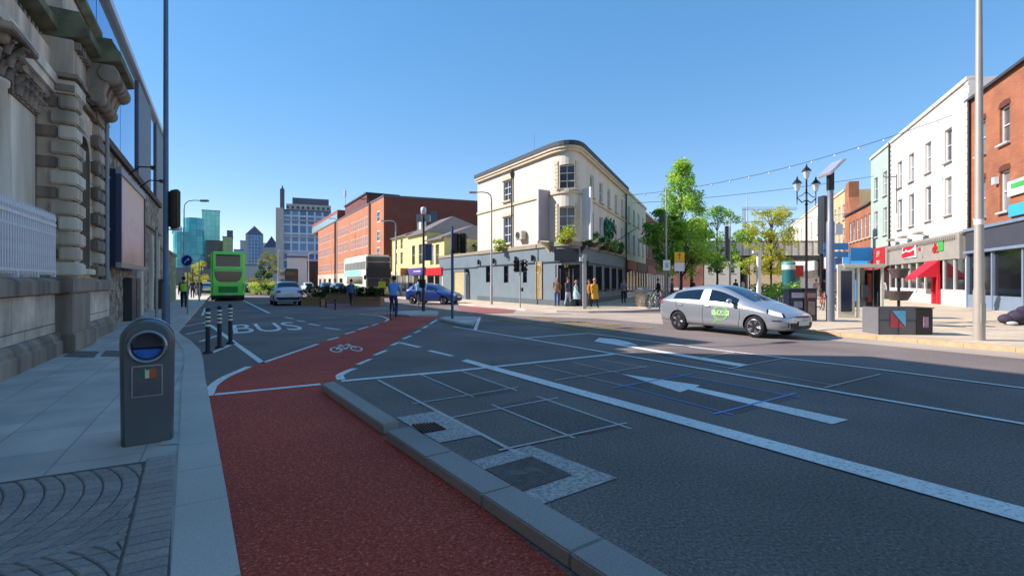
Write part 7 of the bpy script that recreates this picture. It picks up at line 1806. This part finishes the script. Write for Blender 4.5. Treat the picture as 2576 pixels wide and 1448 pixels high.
# street lamps with curved arm
def street_lamp(label, base, h, arm, r, m, rz=math.pi, group='street lamps with a curved arm'):
    t = thing('street_lamp', label, 'street lamp', base, 0, group); d = Vector((math.cos(rz), math.sin(rz), 0))
    MB().tube([(0, 0, 0), (0, 0, 1.2), (0, 0, 1.3), (0, 0, h - .5)], [r * 1.4, r * 1.4, r, r * .75], m, 12).build('pole', t)
    q = MB(); b = Vector((0, 0, h - .5)); q.tube([b, b + Vector((0, 0, .28)) + d * .05, b + Vector((0, 0, .45)) + d * .25, b + Vector((0, 0, .5)) + d * arm * .6, b + Vector((0, 0, .48)) + d * arm], r * .6, m, 8); q.build('arm', t)
    e = b + Vector((0, 0, .47)) + d * (arm + .22); MB().box(e, (.5, .2, .12), m, rz).build('lamp_head', t, bevel=.03)
    return t
lgrey = mat('lamp_grey', (178, 176, 168), .5, .2, .08, 4)
street_lamp('curved arm street lamp standing against the cream pub wall', P(1236, 32.8), 7.4, 1.0, .07, lgrey)
street_lamp('street lamp with arm in front of the yellow houses', P(995, 51.5), 7.8, 1.0, .08, lgrey)
street_lamp('tall brown street lamp against the orange brick office, nearer one', P(929, 60.8), 11.6, .6, .1, mat('lamp_brown', (120, 84, 66), .6, .1, .1, 3))
street_lamp('tall street lamp against the orange brick office, further one', P(847, 78), 11.4, .7, .1, lgrey)
street_lamp('thin street lamp on the left pavement with arm over the road', P(463, 29.7), 6.35, 1.0, .04, lgrey, 0.0)
street_lamp('pale post left of the green bus beyond the road sign', P(501, 38), 3.5, .3, .045, lgrey, 0.0)
street_lamp('tall lamp on the median in front of the slab office', P(776, 95), 7.0, 1.5, .12, lgrey, 0.3)
street_lamp('pale lamp left of white house on the median', P(700, 110), 8.5, .8, .13, lgrey, 0.5)
# camera pole on the crossing island
dkp = mat('pole_dark', (70, 66, 64), .5, .2, .1, 5)
cpz = thing('camera_pole', 'brown grey pole on island with camera boxes on top and sign plate', 'pole', G(1065, 782, .104)); Yc = cpz.location.y; zz = lambda v: EYE - (v - HV) / F * Yc - .104
MB().tube([(0, 0, 0), (0, 0, 1.2), (0, 0, zz(548))], [.09, .07, .055], dkp, 12).build('pole', cpz)
for sd_ in (-1, 1): MB().box((sd_ * .21, -.02, zz(549)), (.26, .3, .36), mat('cam_grey', (160, 162, 160), .5, 0, .08, 4)).build('camera_box', cpz, bevel=.02)
MB().lathe((0, 0, zz(538)), [(.12, 0), (.14, .1), (.14, .3), (.04, .36)], mat('antenna_white', (214, 210, 214), .4, 0, .05, 3), 12).build('antenna', cpz)
MB().box((.25, .02, (zz(614) + zz(654)) / 2), (.32, .05, zz(614) - zz(654)), mat('sign_back', (84, 90, 112), .5, .2, .1, 4)).build('sign_plate', cpz); MB().box((.25, .02, (zz(614) + zz(654)) / 2), (.38, .03, zz(614) - zz(654) + .06), white).build('sign_border', cpz)
MB().box((-.04, -.1, zz(713)), (.3, .22, .42), black).build('pedestrian_signal', cpz, bevel=.02)
# traffic lights
def signal(root, x, zc, w, h, facing, back=True, y=-.02):
    M = Matrix.Rotation(facing, 4, 'Z'); q = MB(); c = Vector((x, y, zc)); q.box(c, (w, .2, h), black, facing); o = q.build('signal_head', root, bevel=.03)
    for k, cl_ in enumerate(((90, 14, 14), (110, 70, 10), (14, 80, 40))):
        z = zc + h * (.32 - .32 * k); n = M @ Vector((0, -1, 0)); p = Vector((x, y, z)) + n * .1
        q = MB(); q.lathe(p, [(h * .125, 0), (h * .1, .015)], mat('lens_%d' % k, cl_, .25, 0, .1, 6), 12, M @ Matrix.Rotation(R(90), 4, 'X')); l = q.build('lens', o)
        q = MB(); vs = []; fs = []
        for j in range(9):
            a = math.pi * j / 8 * 1.1 - .15; vs += [p + M @ Vector((math.cos(a) * h * .14, 0, math.sin(a) * h * .14)), p + M @ Vector((math.cos(a) * h * .14, -.14, math.sin(a) * h * .14 - .02))]
        for j in range(8): fs.append((2 * j, 2 * j + 1, 2 * j + 3, 2 * j + 2))
        q.mesh(vs, fs, black); q.build('visor', o)
    return o
bpole = mat('signal_pole_blue', (66, 96, 132), .45, .2, .08, 5)
tl = thing('traffic_light', 'tall blue pole traffic light with two black signal backs on island', 'traffic light', G(1137.5, 801, .104)); Yt = tl.location.y; zt2 = lambda v: EYE - (v - HV) / F * Yt - .104
MB().tube([(0, 0, 0), (0, 0, zt2(572))], .055, bpole, 12).build('pole', tl); MB().lathe((0, 0, zt2(572)), [(.06, 0), (.02, .04)], black, 12).build('cap', tl)
for x in (.13, .43): signal(tl, x, (zt2(587) + zt2(637)) / 2, .26, zt2(587) - zt2(637), R(165))
q = MB(); q.tube([(0, 0, zt2(590)), (.5, -.02, zt2(590))], .02, black, 6); q.tube([(0, 0, zt2(634)), (.5, -.02, zt2(634))], .02, black, 6); q.build('bracket', tl)
t2 = thing('traffic_light', 'slim pedestrian crossing traffic light with two heads in front of pub', 'traffic light', G(1308, 774.5, .1)); Yt = t2.location.y
MB().tube([(0, 0, 0), (0, 0, zt2(684) + .1)], .045, lgrey, 10).tube([(0, 0, zt2(684)), (0, 0, zt2(652))], .03, lgrey, 8).build('pole', t2)
for x, f in ((-.2, R(-25)), (.2, R(40))): signal(t2, x, (zt2(653) + zt2(684)) / 2, .28, zt2(653) - zt2(684), f)
MB().box((.12, -.05, 1.05), (.12, .1, .2), black).build('push_button', t2)
wp_ = thing('signal_post', 'square white grey post with small camera before the pub corner', 'post', P(1470, 27.3)); 
MB().box((0, 0, 1.5), (.2, .2, 3.0), lgrey).build('post', wp_, bevel=.02); q = MB(); q.box((-.18, 0, 2.72), (.2, .16, .24), white); q.build('camera_box', wp_, bevel=.02); q = MB(); q.box((.14, -.02, 2.5), (.14, .12, .3), black); q.build('detector', wp_)
# slim black bollards by the planters
bo = None
for lab, u, v in (('slim black bollard furthest left in front of the planters', 806, 770.5), ('slim black bollard in the middle in front of the planters', 820, 774), ('slim black bollard nearest us in front of the planters', 843, 778.5)):
    if bo is None:
        bo = t = thing('bollard', lab, 'bollard', G(u, v), 0, 'slim black bollards'); MB().lathe((0, 0, 0), [(.07, 0), (.07, .04), (.05, .06), (.045, .5), (.06, .52), (.03, .58)], black, 12).build('post', t); MB().lathe((0, 0, .4), [(.05, 0), (.05, .04)], steel, 12).build('band', t)
    else: t = copy_tree(bo); t.location = G(u, v); t['label'] = lab
# three-lantern ornamental lamp
tr3_ = thing('ornamental_lamp', 'tall black ornamental lamp with three glass lanterns', 'street lamp', P(2028, 26.8)); orn = mat('lamp_black', (34, 36, 42), .4, .2, .1, 6)
MB().lathe((0, 0, 0), [(.2, 0), (.2, .1), (.13, .25), (.13, .9), (.09, 1.0), (.065, 1.2), (.055, 5.6), (.09, 5.65), (.05, 5.75), (.045, 7.0)], orn, 14).build('pole', tr3_)
lgm = mat('lantern_glass', (196, 206, 214), .15, 0, .05, 4)
q = MB()
for a in (R(15), R(195)):
    d = Vector((math.cos(a), math.sin(a), 0)); q.tube([(0, 0, 5.9), d * .3 + Vector((0, 0, 5.75)), d * .62 + Vector((0, 0, 6.0)), d * .62 + Vector((0, 0, 6.35))], .03, orn, 7); q.tube([d * .62 + Vector((0, 0, 6.0)), d * .62 + Vector((0, 0, 5.6))], [.03, .015], orn, 6); q.tube([(0, 0, 6.35), d * .35 + Vector((0, 0, 6.1)), d * .55 + Vector((0, 0, 6.05))], .02, orn, 6)
q.build('scroll_arms', tr3_)
for d, z in ((Vector((math.cos(R(15)), math.sin(R(15)), 0)) * .62, 6.35), (Vector((math.cos(R(195)), math.sin(R(195)), 0)) * .62, 6.3), (Vector((0, 0, 0)), 7.0)):
    q = MB(); q.lathe((d.x, d.y, z), [(.05, 0), (.1, .05), (.2, .42), (.2, .44)], lgm, 8, smooth=False); l = q.build('lantern', tr3_)
    q = MB(); q.lathe((d.x, d.y, z + .44), [(.25, 0), (.2, .08), (.09, .2), (.05, .24), (.05, .3), (.005, .44)], orn, 8, smooth=False); q.build('lantern_cap', l)
# solar powered post
sp_ = thing('solar_post', 'grey post with tilted solar panel and control boxes on the right pavement', 'post', G(2088, 808, .1)); Ys = sp_.location.y; zs2 = lambda v: EYE - (v - HV) / F * Ys - .1
sgm = mat('solar_grey', (124, 130, 138), .45, .3, .06, 4)
MB().tube([(0, 0, 0), (0, 0, zs2(560)), (0, 0, zs2(555)), (0, 0, zs2(470))], [.145, .14, .11, .1], sgm, 16).build('post', sp_)
MB().box((0, 0, zs2(455)), (.2, .2, .75), black).build('control_box', sp_, bevel=.02)
q = MB(); q.box((.05, 0, zs2(424)), (.78, .8, .06), mat('panel_frame', (196, 196, 190), .4, .2, .06, 4), 0, 0, R(-45)); q.build('panel_frame', sp_)
q = MB(); q.box((.02, 0, zs2(424) + .035), (.72, .74, .02), mat('solar_cells_glare', (150, 154, 164), .25, 0, .1, 8), 0, 0, R(-45)); q.build('solar_panel', sp_)  # pale cell colour stands in for the sun's reflection
MB().box((.22, -.05, zs2(577)), (.3, .25, .4), white).build('cabinet', sp_, bevel=.02)
# black recycling bins
rb_ = thing('recycling_bin', 'dark blue black recycling bin with white lettering behind the taxi bonnet', 'bin', P(1999, 19.3), R(-8)); nb = mat('bin_navy', (26, 32, 50), .4, .1, .1, 4)
MB().box((0, 0, .6), (.64, .6, 1.2), nb).build('body', rb_, bevel=.03); MB().box((0, 0, 1.22), (.68, .64, .06), mat('bin_green_lid', (40, 70, 60), .4, 0, .1, 4)).build('lid', rb_, bevel=.02); MB().box((0, -.305, .98), (.46, .02, .2), mat('bin_slot', (150, 152, 170), .5, 0, .3, 30)).build('label_panel', rb_)
me = text_mesh('BIN', .16, nb, .01); 
MB().box((0, -.305, .62), (.3, .02, .26), mat('poster_grey', (120, 124, 140), .5, 0, .3, 14)).build('poster', rb_)
r2 = thing('recycling_bin', 'dark brown litter bin beside the navy recycling bin', 'bin', P(2032, 19.1), R(-8)); br2 = mat('bin_brown', (58, 46, 44), .45, .1, .12, 4)
MB().box((0, 0, .6), (.4, .6, 1.2), br2).build('body', r2, bevel=.03); MB().box((0, 0, 1.22), (.44, .64, .06), br2).build('lid', r2, bevel=.02); MB().box((0, -.305, .98), (.28, .02, .18), mat('bin_rust', (150, 112, 108), .5, 0, .25, 20)).build('label_panel', r2); MB().box((0, -.305, .5), (.22, .02, .5), mat('bin_poster', (130, 110, 106), .5, 0, .3, 9)).build('poster', r2)
# phone kiosk
kr = thing('phone_kiosk', 'pale cream steel phone kiosk with dark glass side panel', 'kiosk', P(2168, 20.6), R(-14)); km = mat('kiosk_cream', (200, 196, 176), .5, .1, .06, 4)
q = MB(); q.box((-.6, 0, 1.1), (.62, .12, 2.2), km); q.box((-.6, -.07, 1.1), (.4, .02, 1.7), mat('kiosk_screen', (22, 30, 56), .1, 0, .1, 2)); q.build('display_panel', kr)
MB().box((.05, .35, 2.15), (1.5, .9, .16), km).build('roof', kr, bevel=.02)
for x, y in ((-.15, .0), (.72, .0), (.72, .75), (-.6, .75)): MB().box((x, y, 1.05), (.09, .09, 2.1), km).build('post', kr)
MB().box((.3, .74, 1.2), (.8, .03, 1.6), glass2).build('glass_panel', kr); MB().box((.715, .38, 1.2), (.03, .66, 1.6), glass2).build('glass_panel', kr)
q = MB(); q.box((.05, .6, 1.25), (.12, .12, 1.2), mat('poster_blue', (50, 130, 190), .5)); q.box((.5, .6, 1.25), (.12, .12, 1.2), mat('poster_red', (170, 70, 54), .5)); q.build('poster', kr)
MB().box((.3, .45, 1.1), (.26, .2, .5), darkgrey).build('telephone', kr)
# grey planter box with graphic, dark bin beside it
gp1 = thing('planter_box', 'large grey planter box with red and blue triangle graphic', 'planter', P(2238, 14.45), R(-6)); gpm = mat('planter_grey', (112, 112, 112), .6, .1, .06, 4)
q = MB(); q.box((0, 0, .38), (1.08, .8, .76), gpm); q.build('box', gp1, bevel=.015)
for x in (-.54, -.02, .54): MB().box((x, -.405, .38), (.025, .02, .76), mat('planter_seam', (70, 70, 72), .6)).build('seam', gp1)
MB().box((0, -.405, .4), (1.04, .016, .02), mat('planter_seam', (70, 70, 72), .6)).build('seam', gp1)
q = MB(); q.face([(-.24, -.415, .66), (-.24, -.415, .2), (.14, -.415, .2)], mat('graphic_red', (206, 74, 84), .5)); q.build('red_triangle', gp1); q = MB(); q.face([(-.2, -.4155, .68), (.16, -.4155, .22), (.16, -.4155, .68)], mat('graphic_blue', (110, 190, 224), .5)); q.build('blue_triangle', gp1)
q = MB(); q.box((0, 0, .755), (.96, .68, .02), mat('soil', (60, 48, 40), .95, 0, .2, 20)); q.build('soil', gp1)
gp2 = thing('planter_box', 'dark brown cube bin with small picture next to the grey planter', 'bin', P(2304, 14.3), R(-6)); MB().box((0, 0, .37), (.42, .7, .74), mat('cube_dark', (44, 38, 38), .5, 0, .12, 4)).build('box', gp2, bevel=.015); MB().box((.02, -.355, .36), (.13, .02, .3), mat('pic', (170, 130, 150), .5, 0, .4, 12)).build('picture', gp2); MB().box((0, 0, .755), (.46, .74, .03), black).build('lid', gp2)
# tiered flower stand
fs_ = thing('flower_stand', 'two tier dark bowl flower stand behind grey planter box', 'planter', P(2260, 17)); bwl = mat('bowl_dark', (84, 74, 70), .8, 0, .2, 10, bump=.3)
MB().tube([(0, 0, 0), (0, 0, 1.75)], .045, orn, 10).build('pole', fs_)
for z, r_ in ((.86, .4), (1.62, .3)):
    MB().lathe((0, 0, z), [(r_ * .62, 0), (r_, .3), (r_ * 1.03, .32), (r_ * .95, .32), (r_ * .9, .27)], bwl, 20).build('bowl', fs_); MB().lathe((0, 0, z), [(r_ * .9, .26), (r_ * .3, .32)], mat('soil', (60, 48, 40), .95), 20).build('soil', fs_)
# stone litter drum
sd2 = thing('stone_bin', 'pale stone drum litter bin on the pub side pavement edge', 'bin', P(1612, 30)); smt = mat('bin_stone', (186, 172, 150), .85, 0, .2, 6, bump=.4)
MB().lathe((0, 0, 0), [(.36, 0), (.38, .05), (.36, .8)], smt, 20).build('drum', sd2); MB().lathe((0, 0, .82), [(.36, 0), (.42, .06), (.42, .2), (.34, .32), (.1, .36)], mat('bin_lid', (150, 148, 136), .7, 0, .15, 6), 20).build('lid', sd2); MB().box((0, -.36, .45), (.3, .06, .4), mat('bin_cream', (214, 200, 170), .7)).build('panel', sd2)
# signs in the right-hand street
s1 = thing('street_sign', 'rectangular white sign board on grey post left of yellow sign', 'road sign', P(1676, 30)); Yq = 30; z_ = lambda v: EYE - (v - HV) / F * Yq - .1
MB().tube([(0, 0, 0), (0, 0, z_(650))], .035, steel, 8).build('post', s1); MB().box((0, -.045, (z_(654) + z_(680)) / 2), (.44, .02, z_(654) - z_(680)), white).build('board', s1); MB().box((0, -.058, z_(667)), (.2, .008, .3), mat('sign_mark', (150, 186, 186), .5)).build('symbol', s1)
s3 = thing('street_sign', 'yellow and white double sign board on pale post', 'road sign', P(1708, 30))
MB().tube([(0, 0, 0), (0, 0, z_(634))], .035, lgrey, 8).build('post', s3); MB().box((0, -.045, (z_(634) + z_(659)) / 2), (.6, .02, z_(634) - z_(659)), mat('sign_yellow', (230, 180, 30), .5, 0, .05, 4)).build('yellow_board', s3); MB().box((0, -.045, (z_(660) + z_(682)) / 2), (.6, .02, z_(660) - z_(682)), white).build('white_board', s3)
q = MB(); q.box((0, -.058, z_(645)), (.06, .008, .4), mat('sign_ink', (170, 110, 20), .5)); q.box((0, -.058, z_(641)), (.2, .008, .05), mat('sign_ink', (170, 110, 20), .5)); q.build('symbol', s3)
s4 = thing('portal_post', 'tall plain white post with short crossbar behind taxi roof', 'post', P(1908, 29)); MB().box((0, 0, 1.65), (.2, .2, 3.3), white).build('post', s4, bevel=.02); MB().box((-.2, 0, 3.22), (.3, .16, .14), white).build('crossbar', s4)
for u, Y, hh_, lab in ((1836, 52, 8.2, 'tall grey banner pole with dark box before the bridge'), (1675, 41, 9.2, 'ornamental pale lamp pole in front of the dark tree')):
    t = thing('banner_pole', lab, 'pole', P(u, Y)); MB().tube([(0, 0, 0), (0, 0, hh_)], [.1, .06], lgrey, 10).build('pole', t); MB().box((-.35, 0, hh_ - 2.6), (.34, .25, 3.4 if u > 1700 else .5), darkgrey).build('banner_box', t)
# teal hoarding and red board beyond the bridge
th = thing('teal_kiosk', 'slim teal column kiosk with white band under the bridge end', 'kiosk', P(1983, 50)); MB().lathe((0, 0, 0), [(.6, 0), (.6, 2.7)], mat('kiosk_teal', (30, 104, 104), .5, 0, .06, 2), 20).build('drum', th); MB().lathe((0, 0, 2.7), [(.62, 0), (.62, .5)], mat('kiosk_band', (206, 222, 206), .5), 20).build('band', th); MB().lathe((0, 0, 3.2), [(.64, 0), (.62, .25), (.5, .3)], mat('kiosk_roof', (60, 150, 140), .5), 20).build('roof', th)
rbx = thing('red_stall', 'tall red advertising board beside the teal kiosk', 'sign', P(2006, 52)); MB().box((0, 0, 1.6), (1.0, .4, 3.2), mat('board_red', (196, 60, 48), .5, 0, .1, 3)).build('board', rbx, bevel=.02); MB().box((0, -.21, 1.4), (.6, .02, .5), mat('board_pale', (220, 150, 130), .5)).build('panel', rbx)
wbx = thing('white_stall', 'plain white box stall right of the red board', 'stall', P(2029, 50)); MB().box((0, 0, .95), (1.9, 1.0, 1.9), white).build('box', wbx, bevel=.02); MB().box((0, 0, 1.95), (2.1, 1.2, .1), creamd).build('roof', wbx)
for u, Y, lab, c_ in ((2100, 44, 'blue double sign board with arm behind the solar post', (40, 120, 190)),):
    t = thing('finger_sign', lab, 'road sign', P(u + 20, Y)); MB().tube([(0, 0, 0), (0, 0, 5.2)], .07, lgrey, 8).build('post', t); MB().box((-.7, -.09, 4.6), (2.2, .04, .6), mat('finger_blue', c_, .5, 0, .05, 3)).build('board', t); MB().box((-.7, -.09, 3.9), (2.2, .04, .5), mat('finger_blue', c_)).build('board', t)
bs_ = thing('shop_banner', 'bright blue hanging sign panel before the gabled brick house', 'sign', P(2166, 44)); z_2 = lambda v: EYE - (v - HV) / F * 44 - .1
MB().box((0, 0, (z_2(623) + z_2(656)) / 2), (1.9, .1, z_2(623) - z_2(656)), mat('banner_blue', (16, 140, 214), .5, 0, .04, 2)).build('panel', bs_); MB().tube([(-1.0, 0, 0), (-1.0, 0, z_2(620))], .06, lgrey, 8).build('post', bs_)
# parked bikes
bg = 'bicycles parked at the stands'
for k, (u, Y, rz, c_, lab) in enumerate(((1636, 28.6, R(60), (120, 150, 60), 'green bicycle parked left by the stone drum bin'), (1648, 28.2, R(35), (196, 196, 190), 'white bicycle parked in the middle by the stone drum'), (1660, 27.8, R(70), (170, 60, 60), 'red bicycle parked nearest the taxi boot'), (2066, 26.5, R(65), (206, 80, 70), 'bright red bicycle parked behind the solar post'), (2100, 26, R(40), (60, 62, 70), 'dark bicycle parked right of solar post'), (2114, 25.4, R(75), (150, 150, 156), 'grey bicycle parked nearest the phone kiosk'))):
    bicycle('bicycle', lab, P(u, Y), rz, c_, bg, R(5))
for k, (u, Y) in enumerate(((1642, 28.9), (1656, 28.5), (2086, 26.2), (2108, 26))):
    t = thing('bike_stand', ('steel hoop bike stand by the green bicycle', 'steel hoop bike stand by the red bicycle near taxi', 'steel hoop bike stand between bright red and dark bicycles', 'steel hoop bike stand nearest the phone kiosk')[k], 'bike stand', P(u, Y), R(50), 'bike stands'); MB().tube([(-.35, 0, 0), (-.35, 0, .65), (-.25, 0, .78), (.25, 0, .78), (.35, 0, .65), (.35, 0, 0)], .025, steel, 8).build('hoop', t)
    for x in (-.35, .35): MB().lathe((x, 0, 0), [(.06, 0), (.06, .012)], steel, 10).build('foot', t)
# seated person with bags against the blue grey shopfront
p = P(2566, 17.2); fb2 = thing('bag_heap', 'dark bundle of bags lying on the pavement at the right edge', 'bag', p)
bgm = mat('bag_black', (56, 48, 62), .8, 0, .3, 10, bump=.6, bscale=12)
for k, (x, y, z, r_, s3_) in enumerate(((0, 0, .28, .36, (1.2, .8, .75)), (-.35, .1, .2, .26, (1.1, .9, .7)), (.3, .15, .42, .3, (.9, .8, .8)))): MB().ball((x, y, z), r_, bgm, 14, 10, s3_).build('bag', fb2)
MB().ball((-.48, -.2, .08), .12, white, 10, 6, (1.6, .8, .5)).build('white_wrap', fb2)
# cafe tables under the awning
for k, (u, Y) in enumerate(((1600, 37), (1624, 40))):
    t = thing('cafe_table', ('small dark cafe table under awning, nearer one', 'small dark cafe table under awning, further one')[k], 'table', P(u, Y), 0, 'cafe tables'); MB().lathe((0, 0, .72), [(.35, 0), (.35, .03)], black, 16).build('table_top', t); MB().tube([(0, 0, 0), (0, 0, .72)], .03, black, 8).build('leg', t); MB().lathe((0, 0, 0), [(.22, 0), (.2, .03)], black, 14).build('base', t)
# overhead wires with bulbs
wire = mat('wire', (60, 62, 70), .6, 0, .05, 2); bulb = mat('bulb', (214, 220, 226), .2, 0, .05, 4)
def cable(label, p0, p1, sag, r, bulbs=0):
    t = thing('cable', label, 'cable', p0); p0 = Vector(p0); p1 = Vector(p1); n = 24
    pts = [(p1 - p0) * (k / n) + Vector((0, 0, -4 * sag * (k / n) * (1 - k / n))) for k in range(n + 1)]
    MB().tube(pts, r, wire, 5).build('wire', t)
    me = None
    for k in range(bulbs):
        f = (k + .5) / bulbs; p = (p1 - p0) * f + Vector((0, 0, -4 * sag * f * (1 - f) - .1))
        if me is None: q = MB(); q.ball((0, 0, 0), .07, bulb, 8, 6, (1, 1, 1.2)); me = q.data('bulb')
        link('bulb', me, t, p)
ca = PT + DT * 14 + Vector((DT.y, -DT.x)) * 0
c2p, tt, nn = onwall(wpth, wu(2400), 12.0, .1)
cable('string of pale bulbs slung high across the right hand street', (ca.x, ca.y, 9.2), c2p, .9, .02, 16)
cb0 = PT + DT * 20; cb1, tt, nn = onwall(gpth, 1.5, 11.6, .1)
cable('upper bare wire crossing behind the tall cone tree', (cb0.x, cb0.y, 9.4), cb1, .3, .022)
cb0 = PT + DT * 30; cb1, tt, nn = onwall(rpth, 4, 9.2, .1)
cable('lower bare wire crossing above the golden tree', (cb0.x, cb0.y, 8.6), cb1, .5, .025)
# closing row at the far end of the right-hand street
stoneb = mat('far_pale', (196, 186, 166), .8, 0, .08, .6)
E_ = PT + DT * 150 - Vector((DT.y, -DT.x)) * 2
for k, (x0, x1, hh_, m_, lab) in enumerate(((-14, -3, 11, redbrick, 'brick building closing the far end of street, left one'), (-2.8, 9, 9.5, stoneb, 'pale building closing the far end of the street, middle one'), (9.2, 22, 12, beige, 'beige building closing far end of street, right one'), (22.2, 40, 10, orbrick, 'orange brick building far beyond the golden tree'))):
    nn_ = Vector((DT.y, -DT.x)); a = PT + DT * 125 + nn_ * (x0 + 6); b = PT + DT * 125 + nn_ * (x1 + 6)
    L0 = (b - a).length; house('far_building', lab, [a, b], 10, 0, hh_, grid(int(L0 // 3), 1, 3, 1.2, [(4, 5.8), (6.6, 8.2)]), m_, slate, sill=creamd)
